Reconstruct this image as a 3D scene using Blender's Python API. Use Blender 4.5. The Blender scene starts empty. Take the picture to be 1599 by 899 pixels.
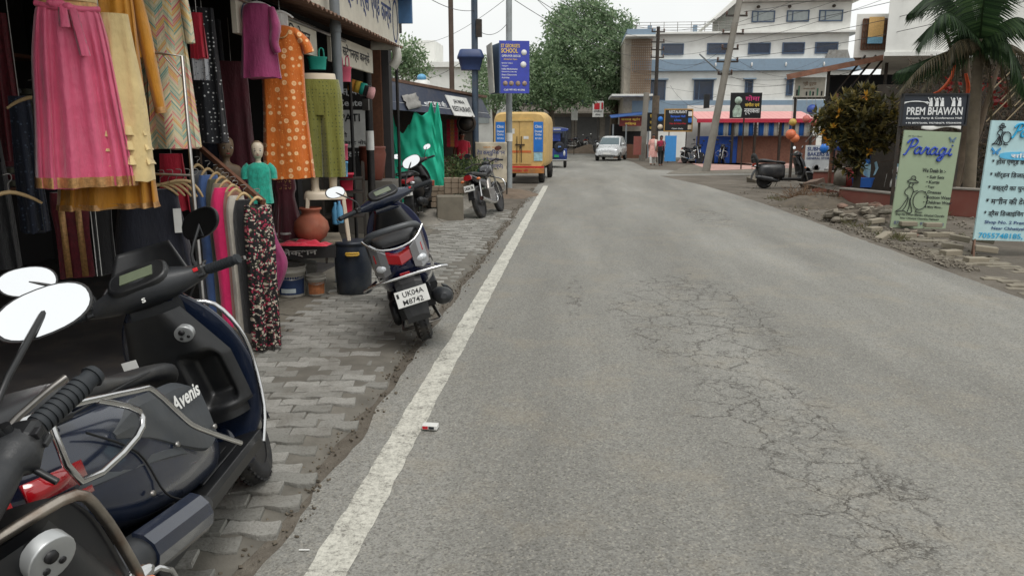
import bpy, bmesh, math, random
from mathutils import Vector, Matrix, Euler, noise as mnoise
random.seed(7)
R = math.radians
PI = math.pi
SC = bpy.context.scene
COL = SC.collection
# ------------------------------------------------------------------ camera model (used to survey positions from the photograph)
FPX, CH, PITCH, YAW = 1155.0, 1.58, math.atan(240.5/1155.0), 0.0836
def ray(px, py):
    x = (px-799.5)/FPX; y = -(py-449.5)/FPX
    d = (x, math.cos(PITCH)+y*math.sin(PITCH), -math.sin(PITCH)+y*math.cos(PITCH))
    c, s = math.cos(YAW), math.sin(YAW)
    return Vector((d[0]*c-d[1]*s, d[0]*s+d[1]*c, d[2]))
def G(px, py, z=0.0):
    d = ray(px, py); return Vector((0, 0, CH)) + d*((z-CH)/d.z)
def at(px, py, Y):
    d = ray(px, py); return Vector((0, 0, CH)) + d*(Y/d.y)
def atx(px, py, X):
    d = ray(px, py); return Vector((0, 0, CH)) + d*(X/d.x)
def lin(r, g, b):
    f = lambda c: (c/255/12.92) if c/255 <= .04045 else ((c/255+.055)/1.055)**2.4
    return (f(r), f(g), f(b))
# ------------------------------------------------------------------ materials
class NT:
    def __init__(s, name):
        s.m = bpy.data.materials.new(name); s.m.use_nodes = True
        s.t = s.m.node_tree; s.b = s.t.nodes['Principled BSDF']
    def n(s, typ, **kw):
        o = s.t.nodes.new(typ)
        for k, v in kw.items():
            if k in o.inputs.keys(): o.inputs[k].default_value = v
            else: setattr(o, k, v)
        return o
    def l(s, a, b): s.t.links.new(a, b)
    def co(s, kind='Object', scale=(1, 1, 1), rot=(0, 0, 0), loc=(0, 0, 0)):
        tc = s.n('ShaderNodeTexCoord'); mp = s.n('ShaderNodeMapping')
        mp.inputs['Scale'].default_value = scale; mp.inputs['Rotation'].default_value = rot; mp.inputs['Location'].default_value = loc
        s.l(tc.outputs[kind], mp.inputs['Vector']); return mp.outputs[0]
    def noise(s, vec, scale, detail=4, rough=.55):
        o = s.n('ShaderNodeTexNoise'); o.inputs['Scale'].default_value = scale
        o.inputs['Detail'].default_value = detail; o.inputs['Roughness'].default_value = rough
        s.l(vec, o.inputs['Vector']); return o.outputs['Fac']
    def voro(s, vec, scale, feature='F1', out='Distance', rnd=1.0):
        o = s.n('ShaderNodeTexVoronoi'); o.feature = feature; o.inputs['Scale'].default_value = scale
        o.inputs['Randomness'].default_value = rnd
        s.l(vec, o.inputs['Vector']); return o.outputs[out]
    def math(s, op, a, b=None, c=None, clamp=False):
        o = s.n('ShaderNodeMath'); o.operation = op; o.use_clamp = clamp
        for i, x in enumerate((a, b, c)):
            if x is None: continue
            if isinstance(x, (int, float)): o.inputs[i].default_value = x
            else: s.l(x, o.inputs[i])
        return o.outputs[0]
    def ramp(s, fac, *stops):
        o = s.n('ShaderNodeValToRGB'); e = o.color_ramp.elements
        while len(e) < len(stops): e.new(.5)
        for i, (p, c) in enumerate(stops):
            e[i].position = p; e[i].color = (*c, 1) if hasattr(c, '__len__') else (c, c, c, 1)
        s.l(fac, o.inputs[0]); return o.outputs[0]
    def mix(s, fac, a, b, mode='MIX'):
        o = s.n('ShaderNodeMix'); o.data_type = 'RGBA'; o.blend_type = mode
        for i, x in ((0, fac), (6, a), (7, b)):
            if isinstance(x, (int, float)): o.inputs[i].default_value = x
            elif isinstance(x, (tuple, list)): o.inputs[i].default_value = (*x[:3], 1)
            else: s.l(x, o.inputs[i])
        return o.outputs[2]
    def sep(s, vec):
        o = s.n('ShaderNodeSeparateXYZ'); s.l(vec, o.inputs[0]); return o.outputs
    def base(s, c):
        if isinstance(c, (tuple, list)): s.b.inputs['Base Color'].default_value = (*c, 1)
        else: s.l(c, s.b.inputs['Base Color'])
    def set(s, **kw):
        for k, v in kw.items():
            k = k.replace('_', ' ')
            if isinstance(v, (int, float, tuple)): s.b.inputs[k].default_value = v
            else: s.l(v, s.b.inputs[k])
    def bump(s, h, strength=.3, dist=.01):
        o = s.n('ShaderNodeBump'); o.inputs['Strength'].default_value = strength; o.inputs['Distance'].default_value = dist
        s.l(h, o.inputs['Height']); s.l(o.outputs[0], s.b.inputs['Normal'])
MATS = {}
def wrinkle(t, weave=260):
    """cloth surface: long soft creases running down the cloth plus a fine weave"""
    a = t.noise(t.co(scale=(1, 1, .28)), 13, 5, .6); b = t.noise(t.co(scale=(1, 1, .8), rot=(0, .5, 0)), 7, 4, .55); c = t.noise(t.co(), weave, 2)
    t.bump(t.math('ADD', t.math('ADD', t.math('MULTIPLY', a, 1.0), t.math('MULTIPLY', b, .8)), t.math('MULTIPLY', c, .05)), .55, .035)
def mat(name, rgb, rough=.6, metal=0.0, var=.14, scale=6.0, bump=0.0, coat=0.0, bscale=None, dirt=0.0, dirtcol=(.16, .13, .10), spec=None, sheen=0.0):
    """plain procedural material; rgb is the sRGB 0-255 colour of the thing itself"""
    if name in MATS: return MATS[name]
    t = NT(name); c = lin(*rgb)
    v = t.co(); f = t.noise(v, scale, 5, .6)
    lo = tuple(x*(1-var) for x in c); hi = tuple(min(1, x*(1+var)) for x in c)
    col = t.ramp(f, (.3, lo), (.7, hi))
    if dirt:
        d = t.noise(v, scale*.6+.7, 8, .68)
        m = t.ramp(d, (.46, 0), (.72, dirt)); col = t.mix(m, col, dirtcol)
    t.base(col); t.set(Roughness=t.ramp(f, (.2, max(.02, rough-.07)), (.8, min(1, rough+.07))), Metallic=metal)
    if coat: t.set(Coat_Weight=coat, Coat_Roughness=.08)
    if spec is not None: t.b.inputs['Specular IOR Level'].default_value = spec
    if sheen: t.set(Sheen_Weight=sheen, Sheen_Roughness=.5)
    if sheen: wrinkle(t, bscale or 260)
    elif bump: t.bump(t.noise(v, bscale or scale*6, 4, .6), bump, .004)
    MATS[name] = t.m; return t.m
# ------------------------------------------------------------------ mesh builder
def catmull(pts, sub):
    if sub <= 1 or len(pts) < 3: return [tuple(p) for p in pts]
    out = []; n = len(pts)
    for i in range(n-1):
        p0 = pts[max(0, i-1)]; p1 = pts[i]; p2 = pts[i+1]; p3 = pts[min(n-1, i+2)]
        for k in range(sub):
            t = k/sub; t2, t3 = t*t, t*t*t
            out.append(tuple(.5*((2*b)+(-a+c)*t+(2*a-5*b+4*c-d)*t2+(-a+3*b-3*c+d)*t3) for a, b, c, d in zip(p0, p1, p2, p3)))
    out.append(tuple(pts[-1])); return out
class MB:
    def __init__(s): s.v = []; s.f = []; s.mi = []; s.sm = []; s.M = Matrix(); s.k = 0
    def add(s, vs, fs, smooth=False):
        o = len(s.v); M = s.M
        s.v += [tuple(M @ Vector(p)) for p in vs]
        for f in fs:
            s.f.append(tuple(i+o for i in f)); s.mi.append(s.k); s.sm.append(smooth)
    def box(s, c, d, rot=None):
        x, y, z = d[0]/2, d[1]/2, d[2]/2
        vs = [Vector((a*x, b*y, e*z)) for a in (-1, 1) for b in (-1, 1) for e in (-1, 1)]
        if rot is not None: vs = [rot @ p for p in vs]
        c = Vector(c); s.add([p+c for p in vs], [(0, 1, 3, 2), (4, 6, 7, 5), (0, 4, 5, 1), (2, 3, 7, 6), (0, 2, 6, 4), (1, 5, 7, 3)])
    def bar(s, a, b, w, h=None, up=(0, 0, 1)):
        a, b = Vector(a), Vector(b); h = h or w; d = (b-a); L = d.length; d.normalize()
        u = Vector(up)
        if abs(d.dot(u)) > .99: u = Vector((1, 0, 0))
        y = u.cross(d).normalized(); z = d.cross(y)
        rot = Matrix((d, y, z)).transposed(); s.box((a+b)/2, (L, w, h), rot)
    def loft(s, rings, caps=True, smooth=True, closed=True):
        n = len(rings[0]); vs = [p for r in rings for p in r]; fs = []
        m = n if closed else n-1
        for i in range(len(rings)-1):
            for j in range(m):
                a = i*n+j; b = i*n+(j+1) % n; fs.append((a, b, b+n, a+n))
        s.add(vs, fs, smooth)
        if caps and closed:
            s.add(rings[0], [tuple(range(n-1, -1, -1))], False); s.add(rings[-1], [tuple(range(n))], False)
    def tube(s, pts, r, n=8, sub=1, caps=True, flat=1.0):
        pts = catmull([tuple(p) for p in pts], sub); P = [Vector(p) for p in pts]; m = len(P)
        rs = [r]*m if isinstance(r, (int, float)) else [r[0]+(0 if len(r) < 2 else 0) for _ in P]
        if not isinstance(r, (int, float)):
            rs = []
            for i in range(m):
                t = i/(m-1)*(len(r)-1); k = min(int(t), len(r)-2); rs.append(r[k]+(r[k+1]-r[k])*(t-k))
        rings = []; u = None
        for i in range(m):
            d = (P[min(m-1, i+1)]-P[max(0, i-1)])
            if d.length < 1e-9: d = Vector((0, 0, 1))
            d.normalize()
            if u is None:
                u = Vector((0, 0, 1)) if abs(d.z) < .9 else Vector((1, 0, 0))
            u = (u-d*u.dot(d))
            if u.length < 1e-6: u = d.orthogonal()
            u.normalize(); w = d.cross(u)
            rings.append([P[i]+(u*math.cos(2*PI*j/n)*flat+w*math.sin(2*PI*j/n))*rs[i] for j in range(n)])
        s.loft(rings, caps)
    def cyl(s, a, b, r, r2=None, n=16, caps=True): s.tube([a, b], [r, r if r2 is None else r2], n, 1, caps)
    def lathe(s, prof, n=24, axis='z', c=(0, 0, 0), caps=True, smooth=True):
        rings = []
        for r, h in prof:
            ring = []
            for j in range(n):
                a = 2*PI*j/n; x, y = r*math.cos(a), r*math.sin(a)
                p = (x, y, h) if axis == 'z' else ((h, x, y) if axis == 'x' else (y, h, x))
                ring.append((p[0]+c[0], p[1]+c[1], p[2]+c[2]))
            rings.append(ring)
        s.loft(rings, caps, smooth)
    def ell(s, c, r, n=16, m=10, rot=None):
        prof = [(math.sin(PI*i/m), -math.cos(PI*i/m)) for i in range(m+1)]; rings = []
        for a, h in prof:
            ring = []
            for j in range(n):
                p = Vector((max(a, 1e-4)*math.cos(2*PI*j/n)*r[0], max(a, 1e-4)*math.sin(2*PI*j/n)*r[1], h*r[2]))
                if rot is not None: p = rot @ p
                ring.append(p+Vector(c))
            rings.append(ring)
        s.loft(rings, False)
    def prism(s, poly, h0, h1, plane='xy', smooth=False):
        def P(a, b, h): return (a, b, h) if plane == 'xy' else ((a, h, b) if plane == 'xz' else (h, a, b))
        n = len(poly); vs = [P(a, b, h0) for a, b in poly]+[P(a, b, h1) for a, b in poly]
        fs = [(i, (i+1) % n, (i+1) % n+n, i+n) for i in range(n)]
        s.add(vs, fs, smooth); s.add(vs, [tuple(range(n-1, -1, -1)), tuple(range(n, 2*n))], False)
    def grid(s, fn, nu, nv, smooth=True, wrap=False):
        vs = [fn(i/nu, j/nv) for i in range(nu+1) for j in range(nv+1)]; fs = []
        for i in range(nu):
            for j in range(nv):
                a = i*(nv+1)+j; fs.append((a, a+1, a+nv+2, a+nv+1))
        s.add(vs, fs, smooth)
    def poly(s, pts): s.add(pts, [tuple(range(len(pts)))])
    def build(s, name, mats, parent=None, loc=None, bevel=0.0, recalc=True, solid=0.0, label=None, auto=0.0):
        me = bpy.data.meshes.new(name); me.from_pydata(s.v, [], s.f)
        for m in (mats if isinstance(mats, (list, tuple)) else [mats]): me.materials.append(m)
        me.polygons.foreach_set('material_index', s.mi); me.polygons.foreach_set('use_smooth', s.sm)
        if recalc:
            bm = bmesh.new(); bm.from_mesh(me)
            bmesh.ops.remove_doubles(bm, verts=bm.verts, dist=1e-5) if recalc == 'weld' else None
            bmesh.ops.recalc_face_normals(bm, faces=bm.faces); bm.to_mesh(me); bm.free()
        me.update()
        o = bpy.data.objects.new(name, me); COL.objects.link(o)
        if parent is not None: o.parent = parent
        if loc is not None: o.location = loc
        if bevel:
            b = o.modifiers.new('bevel', 'BEVEL'); b.width = bevel; b.segments = 2; b.limit_method = 'ANGLE'; b.angle_limit = R(40)
        if solid:
            b = o.modifiers.new('solid', 'SOLIDIFY'); b.thickness = solid; b.offset = 0
        if label: o['label'] = label
        return o
def tag(o, label, cat, group=None, kind=None):
    o['label'] = label; o['category'] = cat
    if group: o['group'] = group
    if kind: o['kind'] = kind
    return o
def struct(o, kind='structure'):
    o['kind'] = kind; return o
def thing(name, label, cat, loc=(0, 0, 0), rz=0.0, group=None, rx=0.0, ry=0.0):
    o = bpy.data.objects.new(name, None); COL.objects.link(o); o.empty_display_size = .1
    o.location = loc; o.rotation_euler = (rx, ry, rz); tag(o, label, cat, group); return o
def copy_tree(o, parent=None):
    c = o.copy(); COL.objects.link(c)
    if parent is not None: c.parent = parent
    for ch in list(o.children): copy_tree(ch, c)
    return c
def spl(hw, hh, n, e, cx=0.0, cy=0.0):
    """superellipse outline"""
    out = []
    for j in range(n):
        a = 2*PI*j/n; ca, sa = math.cos(a), math.sin(a)
        out.append((cx+hw*math.copysign(abs(ca)**(2/e), ca), cy+hh*math.copysign(abs(sa)**(2/e), sa)))
    return out
_txt = {}
def text_mesh(body, bold=0.0, shear=0.0):
    key = (body, bold, shear)
    if key in _txt: return _txt[key]
    cu = bpy.data.curves.new('lettering', 'FONT'); cu.body = body; cu.size = 1.0; cu.shear = shear; cu.offset = bold
    cu.resolution_u = 3; cu.fill_mode = 'FRONT'
    ob = bpy.data.objects.new('lettering', cu); COL.objects.link(ob)
    dg = bpy.context.evaluated_depsgraph_get(); dg.update()
    me = bpy.data.meshes.new_from_object(ob.evaluated_get(dg))
    vs = [tuple(v.co) for v in me.vertices]; fs = [tuple(p.vertices) for p in me.polygons]
    bpy.data.objects.remove(ob); bpy.data.curves.remove(cu); bpy.data.meshes.remove(me)
    _txt[key] = (vs, fs); return _txt[key]
def put_text(mb, body, x, z, h, w=None, y=0.0, align='C', bold=0.01, shear=0.0, M=None):
    """lettering lying in the local x-z plane facing -y; h = letter height (bounding box), w = wanted width or None"""
    vs, fs = text_mesh(body, bold, shear)
    if not vs: return
    x0 = min(v[0] for v in vs); x1 = max(v[0] for v in vs); y0 = min(v[1] for v in vs); y1 = max(v[1] for v in vs)
    sz = h/max(1e-6, y1-y0); sx = sz if w is None else w/max(1e-6, x1-x0)
    W = (x1-x0)*sx; ox = x-(W/2 if align == 'C' else (0 if align == 'L' else W))
    out = [((v[0]-x0)*sx+ox, y, (v[1]-y0)*sz+z) for v in vs]
    if M is not None: out = [M @ Vector(p) for p in out]
    mb.add(out, fs)
def rot(x=0, y=0, z=0): return Euler((x, y, z)).to_matrix()
# ================================================================== world, light, camera
w = bpy.data.worlds.new('World'); SC.world = w; w.use_nodes = True
nt = w.node_tree; bg = nt.nodes['Background']
SUN_EL, SUN_AZ = R(62), R(150)
sky = nt.nodes.new('ShaderNodeTexSky'); sky.sky_type = 'NISHITA'; sky.sun_disc = False
sky.sun_elevation = SUN_EL; sky.sun_rotation = SUN_AZ; sky.air_density = 1.0; sky.dust_density = 4.0; sky.ozone_density = 1.0
hs = nt.nodes.new('ShaderNodeHueSaturation'); hs.inputs['Saturation'].default_value = .10
nt.links.new(sky.outputs[0], hs.inputs['Color'])
# thick even cloud: a slow noise on the direction, mixed over the clear sky
tc = nt.nodes.new('ShaderNodeTexCoord'); nz = nt.nodes.new('ShaderNodeTexNoise'); nz.inputs['Scale'].default_value = 2.2; nz.inputs['Detail'].default_value = 5
nt.links.new(tc.outputs['Generated'], nz.inputs['Vector'])
rp = nt.nodes.new('ShaderNodeValToRGB'); rp.color_ramp.elements[0].color = (8.0, 8.2, 8.1, 1); rp.color_ramp.elements[1].color = (9.6, 9.75, 9.6, 1)
rp.color_ramp.elements[0].position = .3; rp.color_ramp.elements[1].position = .7
nt.links.new(nz.outputs['Fac'], rp.inputs[0])
mx = nt.nodes.new('ShaderNodeMix'); mx.data_type = 'RGBA'; mx.inputs[0].default_value = .8
nt.links.new(hs.outputs[0], mx.inputs[6]); nt.links.new(rp.outputs[0], mx.inputs[7])
nt.links.new(mx.outputs[2], bg.inputs['Color']); bg.inputs['Strength'].default_value = .10
sl = bpy.data.lights.new('overcast_sun', 'SUN'); sl.energy = 1.3; sl.angle = R(24); sl.color = (1, .97, .93)
so = bpy.data.objects.new('overcast_sun', sl); COL.objects.link(so)
sd = Vector((math.sin(SUN_AZ)*math.cos(SUN_EL), math.cos(SUN_AZ)*math.cos(SUN_EL), math.sin(SUN_EL)))
so.rotation_euler = sd.to_track_quat('Z', 'Y').to_euler(); so.location = (4, -4, 20)
cd = bpy.data.cameras.new('camera'); cam = bpy.data.objects.new('camera', cd); COL.objects.link(cam)
cd.sensor_width = 36; cd.lens = FPX/1599*36; cd.clip_end = 3000; cd.clip_start = .02
cam.location = (0, 0, CH); cam.rotation_euler = (PI/2-PITCH, 0, YAW); SC.camera = cam
SC.view_settings.view_transform = 'Standard'; SC.view_settings.look = 'None'; SC.view_settings.exposure = 0.34; SC.view_settings.gamma = 1
SC.render.engine = 'CYCLES'; SC.cycles.use_denoising = True; SC.cycles.max_bounces = 6
SC.cycles.diffuse_bounces = 3; SC.cycles.glossy_bounces = 3; SC.cycles.transmission_bounces = 4; SC.cycles.transparent_max_bounces = 6
SC.cycles.sample_clamp_indirect = 6
# ================================================================== ground, road, paving
def m_ground():
    t = NT('dusty_earth'); v = t.co(); a = t.noise(v, .9, 8, .65); b = t.noise(v, 14, 6, .7)
    c = t.ramp(a, (.3, lin(76, 70, 61)), (.5, lin(101, 94, 84)), (.72, lin(128, 121, 110)))
    c = t.mix(t.ramp(b, (.35, 0), (.7, .55)), c, lin(72, 64, 55)); t.base(c); t.set(Roughness=.95)
    t.bump(t.math('ADD', t.noise(v, 9, 8, .7), t.noise(v, 60, 3, .7)), .7, .02); return t.m
def m_road():
    t = NT('worn_asphalt'); v = t.co()
    big = t.noise(t.co(scale=(1, .16, 1)), .9, 5, .6); fine = t.noise(v, 95, 3, .8); mid = t.noise(v, 26, 5, .75)
    c = t.ramp(big, (.30, lin(114, 113, 108)), (.52, lin(136, 135, 129)), (.72, lin(156, 155, 149)))
    # aggregate: pale and dark stones
    vd = t.voro(v, 115, 'F1', 'Color'); g = t.n('ShaderNodeSeparateColor'); t.l(vd, g.inputs[0])
    c = t.mix(t.ramp(g.outputs[0], (.0, .55), (.35, 0), (.65, 0), (1, .0)), c, lin(64, 61, 56))
    c = t.mix(t.ramp(g.outputs[1], (.72, 0), (1, .5)), c, lin(172, 168, 156))
    c = t.mix(t.ramp(fine, (.35, .55), (.55, 0)), c, lin(70, 67, 62))
    c = t.mix(t.ramp(mid, (.32, .5), (.5, 0)), c, lin(92, 89, 82))
    # brown dust
    c = t.mix(t.ramp(t.noise(v, 1.7, 6, .7), (.5, 0), (.75, .35)), c, lin(150, 139, 118))
    # oil and gum spots
    vw = t.n('ShaderNodeVectorMath'); vw.operation = 'ADD'; t.l(v, vw.inputs[0])
    nn = t.n('ShaderNodeTexNoise'); nn.inputs['Scale'].default_value = 18; t.l(v, nn.inputs['Vector'])
    vs = t.n('ShaderNodeVectorMath'); vs.operation = 'SCALE'; vs.inputs['Scale'].default_value = .06; t.l(nn.outputs['Color'], vs.inputs[0]); t.l(vs.outputs[0], vw.inputs[1])
    sp = t.voro(vw.outputs[0], 1.9); spm = t.math('MULTIPLY', t.ramp(sp, (.028, 1), (.06, 0)), t.ramp(t.noise(v, .7, 2), (.45, 0), (.55, .8)))
    c = t.mix(spm, c, lin(52, 50, 46))
    # crazed (alligator) cracks inside worn patches
    xyz = t.sep(v)
    def blob(cx, cy, rx, ry):
        dx = t.math('DIVIDE', t.math('SUBTRACT', xyz[0], cx), rx); dy = t.math('DIVIDE', t.math('SUBTRACT', xyz[1], cy), ry)
        d = t.math('ADD', t.math('MULTIPLY', dx, dx), t.math('MULTIPLY', dy, dy))
        return t.math('SUBTRACT', 1.25, t.math('ADD', d, t.math('MULTIPLY', t.noise(v, 2.6, 4, .7), .9)))
    msk = t.math('MAXIMUM', blob(1.1, 6.6, .9, 2.2), blob(1.1, 4.15, .5, .9))
    msk = t.math('MAXIMUM', msk, blob(1.25, 3.15, .42, .7)); msk = t.math('MAXIMUM', msk, blob(2.6, 14.5, .5, 2.2))
    msk = t.math('MAXIMUM', msk, blob(.02, 7.3, .10, 1.3))
    w1 = t.n('ShaderNodeVectorMath'); w1.operation = 'ADD'; t.l(v, w1.inputs[0])
    n2 = t.n('ShaderNodeTexNoise'); n2.inputs['Scale'].default_value = 5; n2.inputs['Detail'].default_value = 6; n2.inputs['Roughness'].default_value = .7; t.l(v, n2.inputs['Vector'])
    s2 = t.n('ShaderNodeVectorMath'); s2.operation = 'SCALE'; s2.inputs['Scale'].default_value = .24; t.l(n2.outputs['Color'], s2.inputs[0]); t.l(s2.outputs[0], w1.inputs[1])
    e1 = t.voro(w1.outputs[0], 2.9, 'DISTANCE_TO_EDGE'); e2 = t.voro(w1.outputs[0], 6.3, 'DISTANCE_TO_EDGE')
    k1 = t.ramp(e1, (.006, 1), (.021, 0)); k2 = t.math('MULTIPLY', t.ramp(e2, (.006, .8), (.035, 0)), t.ramp(t.noise(v, 1.9, 2), (.40, 0), (.5, 1)))
    k = t.math('MULTIPLY', t.math('MAXIMUM', k1, k2), t.ramp(msk, (.0, 0), (.3, 1)))
    k = t.math('MULTIPLY', k, t.ramp(t.noise(v, 11, 3, .7), (.34, .3), (.52, 1)))
    c = t.mix(t.math('MULTIPLY', k, .8), c, lin(54, 48, 42)); t.base(c)
    t.set(Roughness=t.ramp(mid, (.2, .8), (.8, .93)))
    h = t.math('SUBTRACT', t.math('ADD', t.math('MULTIPLY', fine, .6), t.math('MULTIPLY', g.outputs[1], .5)), t.math('MULTIPLY', k, 1.3))
    t.bump(h, .55, .006); return t.m
def m_line():
    t = NT('worn_road_paint'); v = t.co(); a = t.noise(v, 60, 4, .8); b = t.noise(v, 7, 5, .7)
    f = t.math('ADD', t.math('MULTIPLY', a, .75), t.math('MULTIPLY', b, .45))
    c = t.ramp(f, (.48, lin(118, 116, 109)), (.56, lin(172, 170, 160)), (.7, lin(205, 203, 192)))
    t.base(c); t.set(Roughness=.8); t.bump(t.noise(v, 95, 3, .8), .5, .006); return t.m
def sheet(name, pts, z, m, div=0):
    me = MB(); me.poly([(p[0], p[1], z) for p in pts]); o = me.build(name, m, recalc=False); return struct(o)
MG = m_ground()
g = MB(); g.poly([(-900, -300, 0), (900, -300, 0), (900, 1500, 0), (-900, 1500, 0)]); struct(g.build('ground', MG, recalc=False))
# road outline: straight, then bending left behind the parked vehicles, with the mouth of a side lane on the right
def wob(a, b, n, amp, fx, seed):
    out = []
    for i in range(n+1):
        t = i/n; p = Vector(a).lerp(Vector(b), t); o = (mnoise.noise((t*fx+seed, seed*1.7, .3)))*amp+mnoise.noise((t*fx*5+seed, seed, 2))*amp*.5
        d = (Vector(b)-Vector(a)).normalized(); out.append((p.x-d.y*o, p.y+d.x*o))
    return out
right = wob((4.42, -6), (4.36, 17.5), 140, .05, 30, 3)+[(4.25, 20), (4.03, 23.6), (3.6, 26.6), (3.24, 28.9)]
lane = [(5.3, 29.6), (9, 30.2), (22, 30.5), (22, 33.6), (9, 33.2), (5.4, 32.6), (4.3, 33.5)]
far = [tuple(G(1012, 265)[:2]), tuple(G(990, 254)[:2]), (2.9, 52), (1.9, 62), (.2, 76), (-4, 96), (-14, 124), (-24, 121), (-12, 94), (-6.2, 76), (-3.6, 60), (-2.2, 46), (-1.5, 34), (-1.18, 24)]
left = wob((-1.16, 24), (-1.12, -6), 260, .05, 70, 9)
struct(sheet('road', right+lane+far+left, .004, m_road()))
MBd = MB()
L = wob((-.955, -3), (-.955, 23), 400, .012, 200, 1); Rr = wob((-.805, -3), (-.805, 23), 400, .012, 200, 5)
for i in range(400): MBd.add([(*L[i], .008), (*Rr[i], .008), (*Rr[i+1], .008), (*L[i+1], .008)], [(0, 1, 2, 3)])
struct(MBd.build('road_edge_line', m_line(), recalc=False))
# dirt strip / concrete hard-standing on the left
def m_conc(name, a, b, cc):
    t = NT(name); v = t.co(); n1 = t.noise(v, 1.3, 8, .65); n2 = t.noise(v, 22, 5, .7)
    c = t.ramp(n1, (.3, lin(*a)), (.55, lin(*b)), (.75, lin(*cc)))
    c = t.mix(t.ramp(n2, (.3, .5), (.52, 0)), c, lin(72, 68, 60))
    w1 = t.n('ShaderNodeVectorMath'); w1.operation = 'ADD'; t.l(v, w1.inputs[0])
    nn = t.n('ShaderNodeTexNoise'); nn.inputs['Scale'].default_value = 3; nn.inputs['Detail'].default_value = 6; t.l(v, nn.inputs['Vector'])
    s2 = t.n('ShaderNodeVectorMath'); s2.operation = 'SCALE'; s2.inputs['Scale'].default_value = .3; t.l(nn.outputs['Color'], s2.inputs[0]); t.l(s2.outputs[0], w1.inputs[1])
    e = t.voro(w1.outputs[0], 1.1, 'DISTANCE_TO_EDGE'); k = t.math('MULTIPLY', t.ramp(e, (.004, .9), (.018, 0)), t.ramp(n1, (.42, 0), (.5, 1)))
    c = t.mix(k, c, lin(46, 42, 36)); t.base(c); t.set(Roughness=.9)
    t.bump(t.math('SUBTRACT', t.math('ADD', n1, t.math('MULTIPLY', n2, .3)), k), .6, .015); return t.m
MC = m_conc('cracked_concrete', (92, 87, 77), (116, 110, 99), (133, 127, 115))
slab_edge = wob((-2.28, 1.2), (-2.34, 22), 200, .16, 26, 4)
slab = MB(); pts = [(-9, 22), (-9, -3), (-2.28, -3)]+slab_edge
n = len(pts); slab.poly([(a, b, .028) for a, b in pts]); slab.add([(a, b, .028) for a, b in pts]+[(a, b, -.02) for a, b in pts], [(i, (i+1) % n, (i+1) % n+n, i+n) for i in range(n)])
struct(slab.build('pavement_slab', MC))
# interlocking zig-zag pavers, laid by hand and sunk unevenly
def m_paver(name='concrete_paver'):
    t = NT(name); v = t.co(); oi = t.n('ShaderNodeNewGeometry'); ri = oi.outputs['Random Per Island']
    n1 = t.noise(v, 5, 7, .7); n2 = t.noise(v, 70, 3, .7)
    c = t.ramp(ri, (0, lin(122, 121, 115)), (.5, lin(139, 137, 131)), (1, lin(156, 154, 148)))
    c = t.mix(t.ramp(n1, (.45, 0), (.75, .6)), c, lin(92, 87, 77)); c = t.mix(t.ramp(n2, (.3, .5), (.5, 0)), c, lin(76, 72, 64))
    t.base(c); t.set(Roughness=.9); t.bump(t.math('ADD', n1, n2), .5, .01); return t.m
MP = m_paver()
def paver(mb, cx, cy, ang, L=.219, W=.112, z=.03, tilt=(0, 0)):
    pts = []; n = 7; zz = (0, .011, .013, 0, -.013, -.011, 0)
    top = [(-L/2+L*i/(n-1), W/2-.005+zz[i]) for i in range(n)]; bot = [(-L/2+L*i/(n-1), -W/2+.005+zz[i]) for i in range(n)]
    top = [(x+.004 if i == 0 else (x-.004 if i == n-1 else x), y) for i, (x, y) in enumerate(top)]
    out = top[::-1]+bot; ca, sa = math.cos(ang), math.sin(ang)
    def P(x, y, h, sh): x *= sh; y *= sh; return (cx+x*ca-y*sa, cy+x*sa+y*ca, h+x*tilt[0]+y*tilt[1])
    m = len(out); vs = [P(x, y, -.02, 1) for x, y in out]+[P(x, y, z-.006, 1) for x, y in out]+[P(x, y, z, .972) for x, y in out]
    fs = [(i, (i+1) % m, (i+1) % m+m, i+m) for i in range(m)]+[(i+m, (i+1) % m+m, (i+1) % m+2*m, i+2*m) for i in range(m)]+[tuple(range(2*m, 3*m))]
    mb.add(vs, fs)
pv = MB(); rr = random.Random(4); ANG = R(9)
ca, sa = math.cos(ANG), math.sin(ANG); row = 0
for r in range(-20, 190):
    for q in range(-16, 12):
        u = q*.217+(.108 if r % 2 else 0); vv = r*.111
        x = -1.7+u*ca-vv*sa*0; y = 1.0+vv+u*sa
        edge_r = -1.20+mnoise.noise((y*.9, 1.3, 0))*.11+mnoise.noise((y*4, 7.3, 0))*.05-(.10 if y < 4.2 else 0)*0
        edge_l = -2.36+mnoise.noise((y*.6, 5.3, 0))*.22
        if y > 5.5: edge_l -= .10*min(2.2, y-5.5)*.4
        if not (edge_l < x < edge_r-.08) or y < .3 or y > 15.6: continue
        if mnoise.noise((x*1.7, y*1.1, 4.4)) > .42: continue
        if y > 13 and rr.random() < (y-13)*.25: continue
        sink = mnoise.noise((x*1.1, y*.9, 9))*.014+(-.012 if x > edge_r-.2 else 0)
        paver(pv, x+rr.uniform(-.006, .006), y+rr.uniform(-.005, .005), ANG+rr.uniform(-.03, .03), z=.034+sink+rr.uniform(-.003, .003), tilt=(rr.uniform(-.03, .03), rr.uniform(-.03, .03)))
struct(pv.build('paved_strip', MP))
js = MB()
def soil(u, v):
    y = 1.0+u*14.5; er = -1.20+mnoise.noise((y*.9, 1.3, 0))*.11+mnoise.noise((y*4, 7.3, 0))*.05; el = -2.7; x = el+(er-el)*v; k = min(1, (1-v)*9)
    return (x, y, k*(.0235+mnoise.noise((x*3, y*3, 2))*.007)+.001)
js.grid(soil, 260, 30); struct(js.build('joint_soil', mat('joint_soil', (103, 99, 91), .95, var=.25, scale=6, bump=.6, bscale=60), recalc=False))
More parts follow.
